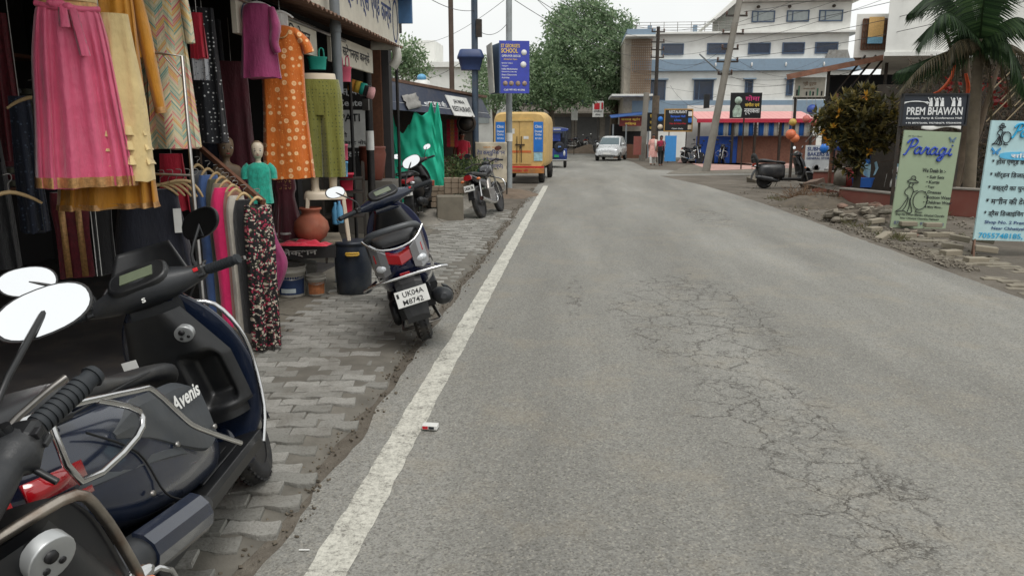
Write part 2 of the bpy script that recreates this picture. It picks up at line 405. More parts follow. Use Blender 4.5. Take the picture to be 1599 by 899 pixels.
# ================================================================== scooters
M_TYRE = mat('tyre_rubber', (34, 34, 35), .85, var=.2, scale=14, bump=.3, dirt=.5, dirtcol=lin(92, 86, 76))
M_RIM = mat('rim_paint', (52, 52, 54), .4, .6)
M_CHROME = mat('chrome', (205, 205, 205), .16, 1.0, var=.08, scale=20)
M_STEEL = mat('dull_steel', (150, 148, 144), .35, .9, var=.2, dirt=.4, dirtcol=lin(90, 62, 44))
M_BLACKP = mat('black_plastic', (24, 25, 27), .4, var=.25, scale=9, bump=.08, dirt=.16, dirtcol=lin(70, 68, 62))
M_DKGREY = mat('charcoal_plastic', (40, 42, 45), .45, var=.15, dirt=.22, dirtcol=lin(96, 92, 84), bump=.15, bscale=240)
M_SEAT = mat('seat_vinyl', (44, 45, 47), .48, var=.12, bump=.12, bscale=420, dirt=.3, dirtcol=lin(104, 100, 92))
M_RUB = mat('grip_rubber', (36, 40, 44), .7, var=.2)
M_MIRROR = mat('mirror_glass', (238, 240, 242), .03, 1.0, var=.01)
M_REDL = mat('red_lens', (150, 12, 22), .15, coat=1, var=.1)
M_AMBER = mat('amber_lens', (215, 110, 40), .15, coat=1)
M_CLEAR = mat('clear_lens', (196, 200, 204), .12, .3, coat=1)
M_STEEL2 = mat('satin_metal', (176, 178, 178), .35, .6)
M_TLENS = mat('smoky_lens', (128, 128, 130), .12, .35, coat=1)
M_LCD = mat('lcd_screen', (104, 112, 92), .2, coat=.6)
M_RUSTY = mat('rusty_chrome', (160, 152, 142), .32, .9, var=.3, scale=14, dirt=.9, dirtcol=lin(104, 74, 52))
M_WHITE = mat('white_print', (216, 216, 212), .5)
M_BLACKINK = mat('black_print', (22, 22, 24), .5)
M_REDSW = mat('red_switch', (200, 34, 44), .4)
def ring_yz(x, hw, lo, hi, n=20, e=2.6, cy=0.0):
    return [(x, y, z) for y, z in spl(hw, (hi-lo)/2, n, e, cy, (hi+lo)/2)]
def loft_x(mb, st, sub=4, n=20, e=2.6, cy=0.0):
    mb.loft([ring_yz(*s[:4], n, e, cy) for s in catmull(st, sub)])
def wheel(parent, x, r, w, z=None, spin=0):
    z = r if z is None else z
    t = MB(); prof = []
    for i in range(11):
        a = PI*(i/10); prof.append((r-.045+.045*math.sin(a), -w/2*math.cos(a)))
    prof = [(r-.075, -w*.4)]+prof+[(r-.075, w*.4)]
    t.lathe(prof, 36, 'y', (x, 0, z), caps=False)
    for i in range(40):
        a = 2*PI*i/40
        for sy in (-1, 1):
            t.box((x+(r-.006)*math.cos(a), sy*w*.2, z+(r-.006)*math.sin(a)), (.014, w*.28, .010), rot(0, -a+PI/2, sy*.5))
    wh = t.build('wheel', M_TYRE, parent)
    m = MB(); m.lathe([(r-.08, -w*.36), (r-.06, -w*.42), (r-.06, w*.42), (r-.08, w*.36)], 32, 'y', (x, 0, z))
    for i in range(5):
        a = 2*PI*i/5+spin; m.bar((x+.03*math.cos(a), 0, z+.03*math.sin(a)), (x+(r-.07)*math.cos(a), 0, z+(r-.07)*math.sin(a)), .05, .03, up=(0, 1, 0))
    m.lathe([(.0, -w*.5), (.05, -w*.5), (.055, 0), (.05, w*.5), (0, w*.5)], 16, 'y', (x, 0, z)); m.build('rim', M_RIM, wh)
    return wh
def scooter(name, label, loc, heading, lean=6, steer=0, group=None, body=M_DKGREY, inner=M_BLACKP, panel=None, seatm=M_SEAT, rw=.235, o=None):
    """local frame: x forward, y left, z up; leaning on its side stand to the left"""
    o = o or {}
    root = thing(name, label, 'scooter', loc, heading, group, rx=-R(lean))
    root.rotation_mode = 'XYZ'
    panel = panel or body
    xr, xf = -.62, .66
    wheel(root, xr, rw, .1)
    # steered assembly
    axis_p = Vector((.36, 0, .95)); axis = Vector((-.30, 0, .74)).normalized()
    S = Matrix.Translation(axis_p) @ Matrix.Rotation(R(steer), 4, axis) @ Matrix.Translation(-axis_p)
    fw = wheel(root, xf, rw, .1); fw.matrix_local = S
    fe = MB(); fe.M = S
    def fend(u, v):
        a = R(-15+205*u); b = (v-.5)*PI*.95; rr_ = rw+.035; ww = .075
        q = rr_-.05*(1-math.cos(b)); return (xf+q*math.cos(PI-a)*1.02, math.sin(b)*ww, rw+q*math.sin(PI-a))
    fe.grid(fend, 24, 10); fe.build('front_fender', body, root, solid=.004, recalc=False)
    fk = MB(); fk.M = S
    for sy in (-1, 1): fk.tube([(xf, sy*.075, rw), (.56, sy*.07, .50)], .02, 10)
    fk.tube([(.56, 0, .42), (.38, 0, .92)], .03, 10); fk.build('fork', M_STEEL, root)
    # apron (leg shield): outer skin and inner storage panel
    st = catmull(o.get('shield') or [(.27, .40, .13, .07), (.36, .42, .185, .10), (.50, .43, .22, .14), (.62, .415, .225, .15), (.75, .385, .205, .15), (.86, .355, .16, .13), (.94, .335, .10, .10)], 4)
    rings = []
    for z, xc, hw, bl in st:
        ring = []
        for j in range(11):
            y = hw*math.cos(PI*j/10); ring.append((xc-.004+.02*(y/hw)**2, y, z))
        for j in range(1, 14):
            y = -hw*math.cos(PI*j/14); ring.append((xc+.02+bl*max(0, 1-(y/hw)**2)**.6, y, z))
        rings.append(ring)
    AM = o.get('apron_M', Matrix()); ap = MB(); ap.M = AM; ap.loft(rings); ap.build('apron', body, root)
    ip = MB(); rings = []
    for z, xc, hw, d in catmull([(.40, .42, .13, .02), (.46, .415, .175, .05), (.58, .40, .185, .07), (.70, .375, .17, .085), (.80, .34, .13, .085), (.88, .32, .09, .07)], 3):
        rings.append([(xc-.01-d*max(0, 1-abs(c_)**5)*(1 if math.sin(2*PI*j/18) > -2 else 0)*(.5+.5*(1 if j < 10 else 0)), y, z) for j, (y, c_) in enumerate([(hw*math.cos(2*PI*q/18), math.cos(2*PI*q/18)) for q in range(18)])])
    # simple raised tray with a scooped pocket each side
    ip2 = MB()
    def tray(u, v):
        z = .40+o.get('tray_h', .50)*u; y = (v-.5)*2; hw = .19-.09*max(0, u-.55)/.45-.03*(1-u)*(1 if u < .1 else 0)
        base = .425-.11*u**1.4; d = .085*(1-abs(y)**6)*(1-(.75*max(0, u-.6)/.4 if 'tray_h' in o else 0))
        if .12 < u < .62 and .16 < abs(y) < .86: d -= .085*min(1, 9*min(u-.12, .62-u)*1.2)*min(1, 8*min(abs(y)-.16, .86-abs(y)))
        return (base-d-.006, y*hw, z)
    ip2.M = o.get('tray_M', AM); ip2.grid(tray, 40, 40); ipo = ip2.build('inner_panel', inner, root, recalc=False)
    k = MB(); k.lathe([(.0, .026), (.022, .026), (.024, .02), (.024, .0)], 18, 'x', (0, 0, 0))
    kx = o.get('key', None)
    if kx:
        k = MB(); k.M = AM @ Matrix.Translation(kx) @ Matrix.Rotation(R(-15), 4, 'Y')
        ks = o.get('key_s', 1); k.lathe([(.0, -.012), (.02*ks, -.012), (.031*ks, -.012), (.0325*ks, -.0115), (.0335*ks, -.009), (.034*ks, .012)], 24, 'x')
        k.build('ignition_lock', M_STEEL2, ipo)
        k2 = MB(); k2.M = AM @ Matrix.Translation(kx) @ Matrix.Rotation(R(-15), 4, 'Y')
        k2.lathe([(0, -.018), (.010, -.018), (.011, -.012)], 12, 'x', (0, .003, .010)); k2.lathe([(0, -.014), (.006, -.014), (.006, -.011)], 10, 'x', (0, -.013, -.012)); k2.lathe([(0, -.014), (.006, -.014), (.006, -.011)], 10, 'x', (0, .013, -.014))
        k2.build('keyhole', M_BLACKINK, ipo)
    # floorboard and body
    fb = MB()
    for a, b, zz in ((-.16, .42, .29),):
        fb.loft([[(x, y, z) for y, z in ((-.165, zz-.06), (-.185, zz-.01), (-.18, zz+.015), (.18, zz+.015), (.185, zz-.01), (.165, zz-.06))] for x in (a, .1, b)], smooth=False)
    for i in range(6): fb.box((.12, -.125+.05*i, .309), (.36, .016, .008))
    fb.build('floorboard', inner, root, bevel=.008)
    dx = Matrix.Translation((o.get('dx', 0), 0, 0)) @ Matrix.Diagonal((1+o.get('dx', 0)*.2, 1, 1, 1))
    bs = MB(); bs.M = dx; loft_x(bs, o.get('body', [(-.97, .05, .64, .72), (-.93, .10, .58, .755), (-.78, .155, .47, .775), (-.58, .187, .38, .775), (-.36, .187, .33, .76), (-.2, .165, .31, .74), (-.10, .13, .30, .72), (-.06, .11, .30, .70)]), 4, 28, o.get('ebody', 2.7))
    bo = bs.build('body_panel', panel, root)
    cre = MB(); cre.M = dx
    for sy in (-1, 1):
        cre.loft([[(x, sy*(hw+dd), z) for dd, z in ((-.02, zc+.03), (.006, zc+.012), (.008, zc-.012), (-.02, zc-.03))] for x, hw, zc in catmull([(-.93, .095, .66), (-.75, .16, .615), (-.55, .185, .57), (-.32, .186, .50), (-.14, .145, .42)], 3)], smooth=False)
    cre.build('side_trim', o.get('trim', M_BLACKP), root)
    se = MB(); se.M = dx; loft_x(se, o.get('seat', [(-.90, .085, .775, .80), (-.84, .125, .765, .845), (-.66, .15, .755, .862), (-.48, .152, .75, .835), (-.34, .15, .745, .805), (-.18, .13, .735, .80), (-.07, .10, .715, .785), (-.03, .06, .70, .76)]), 4, 24, 3.0)
    seo = se.build('seat', seatm, root)
    sm_ = MB(); sm_.M = dx
    sm_.tube([(-.86, -.115, .79), (-.66, -.151, .79), (-.34, -.15, .772), (-.1, -.105, .745), (-.035, 0, .73), (-.1, .105, .745), (-.34, .15, .772), (-.66, .151, .79), (-.86, .115, .79)], .004, 6, 4); sm_.build('seat_piping', M_BLACKP, seo)
    # rear: grab rail, tail lamp, mudguard, plate
    gr = MB(); gr.tube(o.get('rail', [(-.62, .17, .80), (-.86, .165, .83), (-.98, .12, .85), (-1.0, 0, .855), (-.98, -.12, .85), (-.86, -.165, .83), (-.62, -.17, .80)]), o.get('railr', .014), 10, 4); gr.build('grab_rail', o.get('railm', M_BLACKP), root)
    tl = MB()
    tl.loft([[(-1.0+abs(y)*.35+q, y, z) for q, z in ((.05, .63+abs(y)*.35), (-.005, .65+abs(y)*.33), (-.004, .715+abs(y)*.28), (.05, .735+abs(y)*.24))] for y in (-.15, -.11, -.06, 0, .06, .11, .15)], smooth=False)
    tlo = tl.build('tail_lamp', M_REDL, root, bevel=.005)
    if o.get('clear_tail'):
        for sy in (-1, 1):
            q = MB(); q.loft([[(x-.012, sy*y, z) for x, z in ((xx+.05, zl), (xx, zl+.01), (xx, zh-.01), (xx+.05, zh))] for y, xx, zl, zh in ((.075, -.975, .60, .76), (.12, -.965, .58, .80), (.165, -.92, .60, .84), (.18, -.86, .66, .86))], smooth=False)
            q.build('lens', M_TLENS, tlo, bevel=.006)
        q = MB(); q.tube([(-.90, -.19, .86), (-.97, -.12, .79), (-.99, 0, .765), (-.97, .12, .79), (-.90, .19, .86)], .008, 8, 3); q.build('lamp_trim', M_CHROME, tlo)
    for sy in (-1, 1):
        q = MB(); q.ell((-.955, sy*.115, .655), (.03, .045, .03)); q.build('rear_indicator', o.get('ind', M_CLEAR), root)
    mg = MB(); mg.loft([[(x+dx, y, z+dz) for y, dz in ((-w_, -.03), (-w_, 0), (-w_*.5, .012), (w_*.5, .012), (w_, 0), (w_, -.03))] for x, z, w_, dx in ((-.86, .60, .085, 0), (-.95, .50, .085, 0), (-1.0, .38, .08, 0), (-1.02, .28, .07, 0))], smooth=False)
    mg.build('mudguard', M_BLACKP, root, bevel=.006)
    tag_n = o.get('plate')
    if tag_n:
        p = MB(); PM = Matrix.Translation(o.get('plate_at', (-1.015, 0, .50))) @ Matrix.Rotation(R(-90), 4, 'Z') @ Matrix.Rotation(R(-12), 4, 'X'); p.M = PM
        p.box((0, 0, 0), (.20, .006, .112)); po = p.build('number_plate', M_WHITE, root, bevel=.002)
        q = MB(); q.M = PM; put_text(q, tag_n[0], .012, .008, .036, .13, -.0045, bold=.012); put_text(q, tag_n[1], .0, -.046, .036, .125, -.0045, bold=.012)
        q.box((-.083, -.004, .025), (.014, .002, .03)); q.build('plate_lettering', M_BLACKINK, po)
    rf = MB(); rf.box((-1.005, 0, .585), (.012, .062, .026)); rf.build('reflector', M_REDL, root, bevel=.003)
    # engine, exhaust, stand
    en = MB(); en.box((-.42, .08, .26), (.42, .12, .15)); en.lathe([(.0, .0), (.09, .0), (.1, .03), (.08, .05), (0, .055)], 20, 'y', (-.58, .12, .25)); en.lathe([(0, 0), (.075, 0), (.085, .03), (.06, .05), (0, .05)], 20, 'y', (-.3, .12, .27)); en.box((-.36, -.06, .27), (.22, .14, .16)); en.cyl((-.5, .0, .3), (-.66, .09, .52), .018, n=8)
    en.build('engine', M_RIM, root, bevel=.015)
    ex = MB(); ex.M = o.get('exM', Matrix()); ex.tube([(-.2, -.1, .22), (-.34, -.16, .23)], .018, 10); ex.tube([(-.34, -.165, .235), (-.42, -.17, .25), (-.86, -.185, .33), (-.94, -.185, .345), (-.96, -.185, .348)], [.03, .056, .062, .05, .02], 16); exo = ex.build('exhaust', o.get('exm', M_DKGREY), root)
    eg = MB(); eg.M = o.get('exM', Matrix()); eg.loft([[(x, -.185-.068*math.cos(a), zc+.075*math.sin(a)) for a in (-1.2, -.7, -.2, .3, .8, 1.3)]+[(x, -.185-.055*math.cos(a), zc+.06*math.sin(a)) for a in (1.3, .8, .3, -.2, -.7, -1.2)] for x, zc in ((-.46, .262), (-.6, .285), (-.8, .32))], smooth=False); eg.build('heat_guard', o.get('guardm', M_DKGREY), exo, bevel=.004)
    sd_ = MB(); sd_.tube([(-.18, .1, .24), (-.2, .2, .10), (-.2, .24, .06)], .011, 8); sd_.build('side_stand', M_STEEL, root)
    sd_ = MB(); sd_.tube([(-.42, .10, .2), (-.54, .13, .10), (-.56, .12, .10), (-.56, -.12, .10), (-.54, -.13, .10), (-.42, -.10, .2)], .012, 8); sd_.build('centre_stand', M_STEEL, root)
    if o.get('spare'):
        sp = MB(); SM = Matrix.Translation((-.93, 0, .82)) @ Matrix.Rotation(R(-14), 4, 'Y'); sp.M = SM
        sp.lathe([(.11, -.04), (.16, -.05), (.20, -.03), (.215, 0), (.20, .03), (.16, .05), (.11, .04)], 32, 'x', caps=False); spo = sp.build('spare_wheel', M_TYRE, root)
        sp = MB(); sp.M = SM; sp.lathe([(0, -.03), (.09, -.035), (.12, -.02), (.12, .03), (0, .03)], 24, 'x'); sp.build('rim', M_RIM, spo)
    # handlebar
    hb = MB(); hb.M = S
    kc = .62 if o.get('slim') else 1.0
    hst = catmull([(-.225, .330, .985, .03, .026), (-.17, .335, .985, .05, .04), (-.09, .345, .99, .085, .06), (0, .35, .995, .10, .072), (.09, .345, .99, .085, .06), (.17, .335, .985, .05, .04), (.225, .330, .985, .03, .026)], 4)
    hb.loft([[(cx_, y, cz_) for cx_, cz_ in spl(a_*(kc if abs(y) < .16 else 1), b_*(kc if abs(y) < .16 else 1), 20, 2.5, cx, cz)] for y, cx, cz, a_, b_ in hst])
    hb.loft([[(x, y*kc, z) for y, z in spl(a_, b_*(.5 if kc < 1 else 1), 16, 2.3, 0, zc+(.03 if kc < 1 else 0))] for x, a_, b_, zc in ((.33, .10, .10, .90), (.36, .11, .12, .92), (.43, .09, .10, .92), (.455, .05, .06, .92))])
    hbo = hb.build('handlebar_cowl', o.get('cowl', body), root)
    hl = MB(); hl.M = S; hl.ell((.425, 0, .985), (.045, .085, .05)); hl.build('headlight', M_CLEAR, hbo)
    dm = S @ Matrix.Translation((.285, 0, 1.045)) @ Matrix.Rotation(R(-52), 4, 'Y')   # dash: its local z looks up and back at the rider
    dm = S @ Matrix.Translation((.292, 0, 1.052)) @ Matrix.Rotation(R(-38), 4, 'Y')
    dm = dm @ Matrix.Diagonal((kc*.9 if kc < 1 else 1, kc if kc < 1 else 1, 1, 1)) @ Matrix.Translation((0, 0, -.02 if kc < 1 else 0)); ds = MB(); ds.M = dm; ds.loft([[(x, y, z) for x, y in spl(a_, b_, 24, 3.2)] for z, a_, b_ in ((-.05, .062, .115), (.0, .062, .115), (.008, .054, .105), (.006, .05, .10))]); dso = ds.build('instrument_panel', M_BLACKP, hbo)
    lc = MB(); lc.M = dm; lc.box((0.002, 0, .0085), (.052, .125, .004)); lc.build('screen', o.get('screen', M_LCD), dso)
    if o.get('badge'):
        bd = MB(); bd.M = S @ Matrix.Translation((.248, 0, .965)) @ Matrix.Rotation(R(20), 4, 'Y'); put_text(bd, 'S', 0, -.010, .018, .015, 0, bold=.03, M=Matrix.Rotation(R(-90), 4, 'Z')); bd.build('badge', M_WHITE, hbo)
    for sy in (-1, 1):
        gp = MB(); gp.M = S
        a, b = Vector((.325, sy*.235, .985)), Vector((.275, sy*.365, .985))
        gp.tube([a, b], .0175, 14)
        for i in range(9):
            p = a.lerp(b, .12+.088*i); d = (b-a).normalized()*.004; gp.tube([p-d, p+d], .0205, 14)
        e_ = (b-a).normalized()*.012; gp.tube([b, b+e_], [.022, .018], 14); gp.build('grip', M_RUB, hbo)
        sw = MB(); sw.M = S; sw.box((.322, sy*.212, .988), (.052, .05, .052)); swo = sw.build('switch_pod', M_BLACKP, hbo, bevel=.012)
        kn = MB(); kn.M = S; kn.box((.294, sy*.205, 1.002), (.012, .018, .014)); kn.build('switch', o.get('switchm', M_REDSW) if sy < 0 else M_BLACKP, swo, bevel=.002)
        kn = MB(); kn.M = S; kn.box((.294, sy*.214, .976), (.010, .024, .010)); kn.build('switch', M_DKGREY, swo, bevel=.002)
        lv = MB(); lv.M = S; lv.tube([(.35, sy*.20, .985), (.375, sy*.25, .985), (.355, sy*.34, .98), (.335, sy*.385, .978)], [.010, .007, .006, .008], 8, 3); lv.build('brake_lever', o.get('leverm', M_STEEL), hbo)
        mh = o.get('mirror', {}).get(sy, (.02, .11, .20)); tip = Vector((.335+mh[0], sy*(.20+mh[1]), .99+mh[2]))
        ms = MB(); ms.M = S; ms.tube([(.335, sy*.20, .99), (.337, sy*.205, 1.06), tip], .006, 8, 3); ms.tube([(.335, sy*.20, 1.0), (.336, sy*.202, 1.03)], .011, 8); mso = ms.build('mirror_stem', M_BLACKP, hbo)
        mx_ = o.get('mirror_aim', {}).get(sy, (12, 6)); mw = o.get('mirror_size', (.075, .048))
        mwd = o.get('mirror_world', {}).get(sy)
        MM = S @ Matrix.Translation(tip) @ Matrix.Rotation(R(mx_[0])*sy, 4, 'Z') @ Matrix.Rotation(R(mx_[1]), 4, 'Y')
        if mwd is not None:
            nl = (Matrix.Rotation(heading, 3, 'Z') @ Matrix.Rotation(-R(lean), 3, 'X')).inverted() @ Vector(mwd).normalized()
            xa = -nl; ya = Vector((0, 0, 1)).cross(xa).normalized(); za = xa.cross(ya)
            MM = Matrix.Translation(S @ tip) @ Matrix((xa, ya, za)).transposed().to_4x4()
        mm = MB(); mm.M = MM; ee = 2.3
        def mring(x, f):
            return [(x, y*(1.0), z+.12*y*sy) for y, z in spl(mw[0]*f, mw[1]*f, 28, ee)]
        mm.loft([mring(.03, .25), mring(.026, .6), mring(.012, .95), mring(.0, 1.0), mring(-.004, .98)]); mmo = mm.build('mirror', M_BLACKP, mso)
        mg_ = MB(); mg_.M = MM; ring = mring(-.006, .92); mg_.add(ring, [tuple(range(len(ring)))]); mg_.build('mirror_glass', M_MIRROR, mmo, recalc=False)
    for gpath, gm, gr_ in o.get('guards', []):
        q = MB(); q.M = AM if gm == M_RUSTY else Matrix.Translation((o.get('dx', 0) if gm == M_CHROME and len(gpath) > 1 else 0, 0, 0))
        for p in gpath: q.tube(p, gr_, 10, 3)
        q.build('crash_guard', gm, root)
    for i in (-1, 1):
        fi = MB(); fi.ell((.50, i*.19, .60), (.04, .03, .022)); fi.build('front_indicator', M_AMBER, root)
    return root
# ---- the five scooters in view
M_BLUEBLACK = mat('blue_black_paint', (22, 31, 50), .24, var=.12, coat=.8, dirt=.14, dirtcol=lin(92, 92, 90))
M_NAVY = mat('navy_paint', (20, 29, 68), .18, .25, coat=.8, var=.1)
M_SOOT = mat('dusty_black_paint', (40, 41, 44), .36, var=.2, dirt=.4, dirtcol=lin(108, 104, 96))
M_GUNMETAL = mat('gunmetal_plastic', (72, 76, 80), .42, .2, var=.1, dirt=.25, dirtcol=lin(110, 106, 98))
M_RUSTY = mat('rusty_chrome', (160, 152, 142), .32, .9, var=.3, scale=14, dirt=.9, dirtcol=lin(104, 74, 52))
gA = ([(-1.04, -.14, .85), (-1.0, -.215, .865), (-.86, -.245, .85), (-.54, -.255, .775), (-.46, -.256, .745), (-.37, -.26, .62), (-.30, -.26, .55), (-.04, -.25, .38)], [(-.90, -.24, .856), (-.88, -.235, .66), (-.62, -.25, .66), (-.56, -.25, .72), (-.72, -.25, .815)]), M_CHROME, .010
gA2 = [([(.36, -.205, .27), (.42, -.235, .40), (.445, -.25, .60), (.42, -.25, .74), (.40, -.20, .86), (.38, -.12, .90)],), M_CHROME, .009]
KERB = 'scooters parked along the left kerb'
A = scooter('scooter', 'black and blue-grey scooter with grey-green digital dash and bent chrome side guard', (-1.335, 2.37, .035), R(96), 16, 10,
            KERB, body=M_BLUEBLACK, panel=M_BLUEBLACK,
            o=dict(key=(.264, -.10, .80), badge=True, dx=.11, apron_M=Matrix.Diagonal((1, 1.1, 1, 1)), exM=Matrix.Translation((.16, -.01, .05)), ebody=3.4, body=[(-1.0, .05, .70, .80), (-.95, .11, .62, .825), (-.78, .16, .50, .825), (-.58, .192, .39, .80), (-.36, .192, .33, .765), (-.2, .182, .30, .71), (-.06, .165, .28, .655), (.04, .135, .28, .60)], seat=[(-.92, .085, .82, .86), (-.86, .125, .81, .895), (-.66, .15, .79, .89), (-.48, .152, .765, .845), (-.34, .15, .745, .80), (-.16, .135, .715, .775), (.0, .11, .67, .74), (.06, .07, .64, .69)], trim=M_GUNMETAL, guards=[gA, gA2], cowl=M_DKGREY, guardm=M_BLUEBLACK,
                   mirror={-1: (.05, .07, .17), 1: (-.02, .17, .185)}, mirror_world={-1: (-.20, -.60, .06), 1: (.40, -.62, .30)}, mirror_size=(.098, .058)))
B = scooter('scooter', 'dusty dark grey scooter nearest the camera, with round ignition lock and rusty leg-shield rim', (-.50, .93, .035), R(158), 11, 32,
            KERB, body=M_SOOT, panel=M_SOOT, inner=M_BLACKP,
            o=dict(key=(.283, -.095, .912), key_s=1.15, tray_h=.55, trim=M_SOOT, cowl=M_DKGREY, shield=[(.27, .40, .15, .07), (.36, .42, .22, .10), (.50, .43, .285, .14), (.62, .415, .28, .15), (.75, .39, .255, .15), (.86, .365, .225, .13), (.93, .35, .19, .10)], tray_M=Matrix.Diagonal((1, 1.25, 1, 1)), slim=True, switchm=M_RIM, mirror={-1: (.0, .225, .112), 1: (.02, .1, .2)}, mirror_world={-1: (.60, -.72, .40)}, mirror_size=(.084, .044),
                   guards=[(([(.42, .25, .40), (.432, .288, .52), (.415, .285, .64), (.388, .258, .77), (.365, .228, .875), (.352, .195, .935), (.345, .10, .948), (.342, 0, .95), (.345, -.10, .948), (.352, -.195, .935), (.365, -.228, .875), (.388, -.258, .77), (.415, -.285, .64), (.432, -.288, .52), (.42, -.25, .40)],), M_RUSTY, .010)]))
C = scooter('scooter', 'dark navy scooter with number plate UK04A M8742 beside the blue drum', (-1.28, 6.06, .035), R(105), 16, 14, KERB, body=M_NAVY, panel=M_NAVY,
            o=dict(plate=('UK04A', 'M8742'), plate_at=(-1.03, 0, .43), clear_tail=True, cowl=M_BLUEBLACK, railm=M_GUNMETAL, railr=.022,
                   rail=[(-.50, .16, .80), (-.80, .165, .84), (-.93, .13, .885), (-.96, 0, .895), (-.93, -.13, .885), (-.80, -.165, .84), (-.50, -.16, .80)],
                   guards=[(([(-.62, .2, .52), (-.95, .26, .54), (-1.03, .22, .57), (-1.05, 0, .58), (-1.03, -.22, .57), (-.95, -.26, .54), (-.62, -.2, .52)],), M_CHROME, .010)]))
C.scale = (1.04, 1.16, 1.04)
D = scooter('scooter', 'black scooter with bright left mirror, standing in front of the green cloth', (-2.86, 13.75, .08), R(92), 9, 24, KERB, body=M_BLACKP, o=dict(plate=('UK04', '7316')))
E_ = scooter('scooter', 'old dusty black scooter carrying a spare wheel behind its seat, side-on at the roadside', (6.18, 22.55, .0), R(8), 4, -4, None, body=M_SOOT, panel=M_SOOT,
             o=dict(spare=True, body=[(-.86, .10, .34, .60), (-.82, .19, .30, .70), (-.66, .235, .27, .735), (-.44, .24, .27, .735), (-.24, .215, .28, .73), (-.10, .15, .29, .72), (-.06, .12, .29, .70)], trim=M_SOOT))
# lettering and stickers on the blue-grey scooter
q = MB()
q.loft([[(x, -hw-dd, z) for dd, z in ((-.03, z1+.015), (.006, z1-.01), (.010, (z0+z1)/2), (.008, z0+.01), (-.03, z0-.01))] for x, hw, z0, z1 in catmull([(-.50, .182, .66, .70), (-.36, .190, .60, .72), (-.20, .190, .50, .70), (-.04, .182, .42, .675), (.10, .160, .42, .62)], 4)], smooth=False); sc_ = q.build('side_cover', M_GUNMETAL, A)
q = MB(); q.M = Matrix.Translation((-.09, -.2035, .615)) @ Matrix.Rotation(R(3), 4, 'Z') @ Matrix.Rotation(R(3), 4, 'Y') @ Matrix.Rotation(R(-6), 4, 'X')
put_text(q, 'Avenis', 0, 0, .05, .24, -.006, bold=.025, shear=.3); q.build('lettering', M_WHITE, sc_)
for zz, hh in ((.64, .055), (.585, .018)):
    q = MB(); q.loft([[(x, -hw-.006, z) for z in (zz-hh/2+.05*k, zz+hh/2+.05*k)] for k, x, hw in ((1, -.86, .153), (.7, -.77, .169), (.45, -.68, .183))], closed=False, caps=False); q.build('side_tail_lamp', M_REDL, A, recalc=False, solid=.012)
q = MB(); q.M = Matrix.Translation((.02, 0, .70)) @ Matrix.Rotation(R(-90), 4, 'Z'); q.box((-.03, .06, .065), (.055, .002, .034)); q.build('sticker', M_WHITE, A)
q = MB(); q.M = Matrix.Translation((.42, -.255, .66)); q.ell((0, -.02, 0), (.02, .045, .02)); q.tube([(0, .03, 0), (-.005, -.07, -.01), (.0, -.10, -.07), (.0, -.07, -.13)], .006, 8, 2)
q.build('indicator_bracket', M_CHROME, B); q = MB(); q.ell((.395, -.28, .655), (.010, .022, .012)); q.build('indicator_lens', M_AMBER, B)
# small smoked visor and control cables on the blue-grey scooter, cables on the grey one
q = MB(); q.grid(lambda u, v: (.40+.05*v-.03*(2*u-1)**2, .17*(2*u-1)*(1-.35*v), 1.02+.13*v), 16, 8); q.build('visor', M_BLACKP, A, recalc=False, solid=.004)
for sc, pts in ((A, ((.34, -.19, .99), (.46, -.20, 1.03), (.50, -.10, .94), (.46, -.03, .84))), (A, ((.34, .19, .99), (.46, .20, 1.03), (.50, .10, .94), (.46, .03, .84))), (B, ((.36, -.18, .97), (.45, -.14, 1.02), (.48, -.04, .92), (.44, 0, .82)))):
    q = MB(); q.tube(pts, .006, 6, 4); q.build('control_cable', M_BLACKP, sc)
# bolts and panel seams on the blue-grey scooter
for x, y, z in ((.06, -.185, .47), (-.24, -.199, .53), (-.46, -.197, .47), (-.70, -.185, .55)):
    q = MB(); q.lathe([(0, -.004), (.009, -.004), (.010, .003)], 10, 'y', (x, y-.004, z)); q.build('bolt', M_STEEL, A)
q = MB(); q.tube([(-.62, -.196, .74), (-.45, -.2, .60), (-.40, -.2, .44), (-.30, -.198, .36)], .0035, 5, 5); q.build('panel_seam', M_BLACKINK, A)
# ================================================================== the clothes shop on the left
def m_cloth(name, rgb, rough=.75, var=.18, sheen=.3, scale=5, weave=260):
    return mat(name, rgb, rough, var=var, scale=scale, bump=.12, bscale=weave, sheen=sheen)
def m_dots(name, base, dots, scale, r=.3, rnd=0.0, r2=None, c2=None, rough=.8):
    t = NT(name); v = t.co(scale=(1, .02, 1)); e = t.voro(v, scale, 'F1', 'Distance', rnd)
    n = t.noise(t.co(), 6, 4); c = t.mix(n, tuple(x*.8 for x in lin(*base)), tuple(min(1, x*1.2) for x in lin(*base)))
    f = t.ramp(e, (r-.03, 1), (r+.03, 0))
    if r2: f = t.math('MULTIPLY', f, t.ramp(e, (r2-.03, .55), (r2+.03, 1)))
    c = t.mix(f, c, lin(*dots))
    if c2:
        e2 = t.voro(t.co(scale=(1, .02, 1), loc=(.3, 0, .11)), scale*2.6, 'F1', 'Distance', .5); c = t.mix(t.ramp(e2, (.14, .8), (.2, 0)), c, lin(*c2))
    t.base(c); t.set(Roughness=rough, Sheen_Weight=.25); wrinkle(t); return t.m
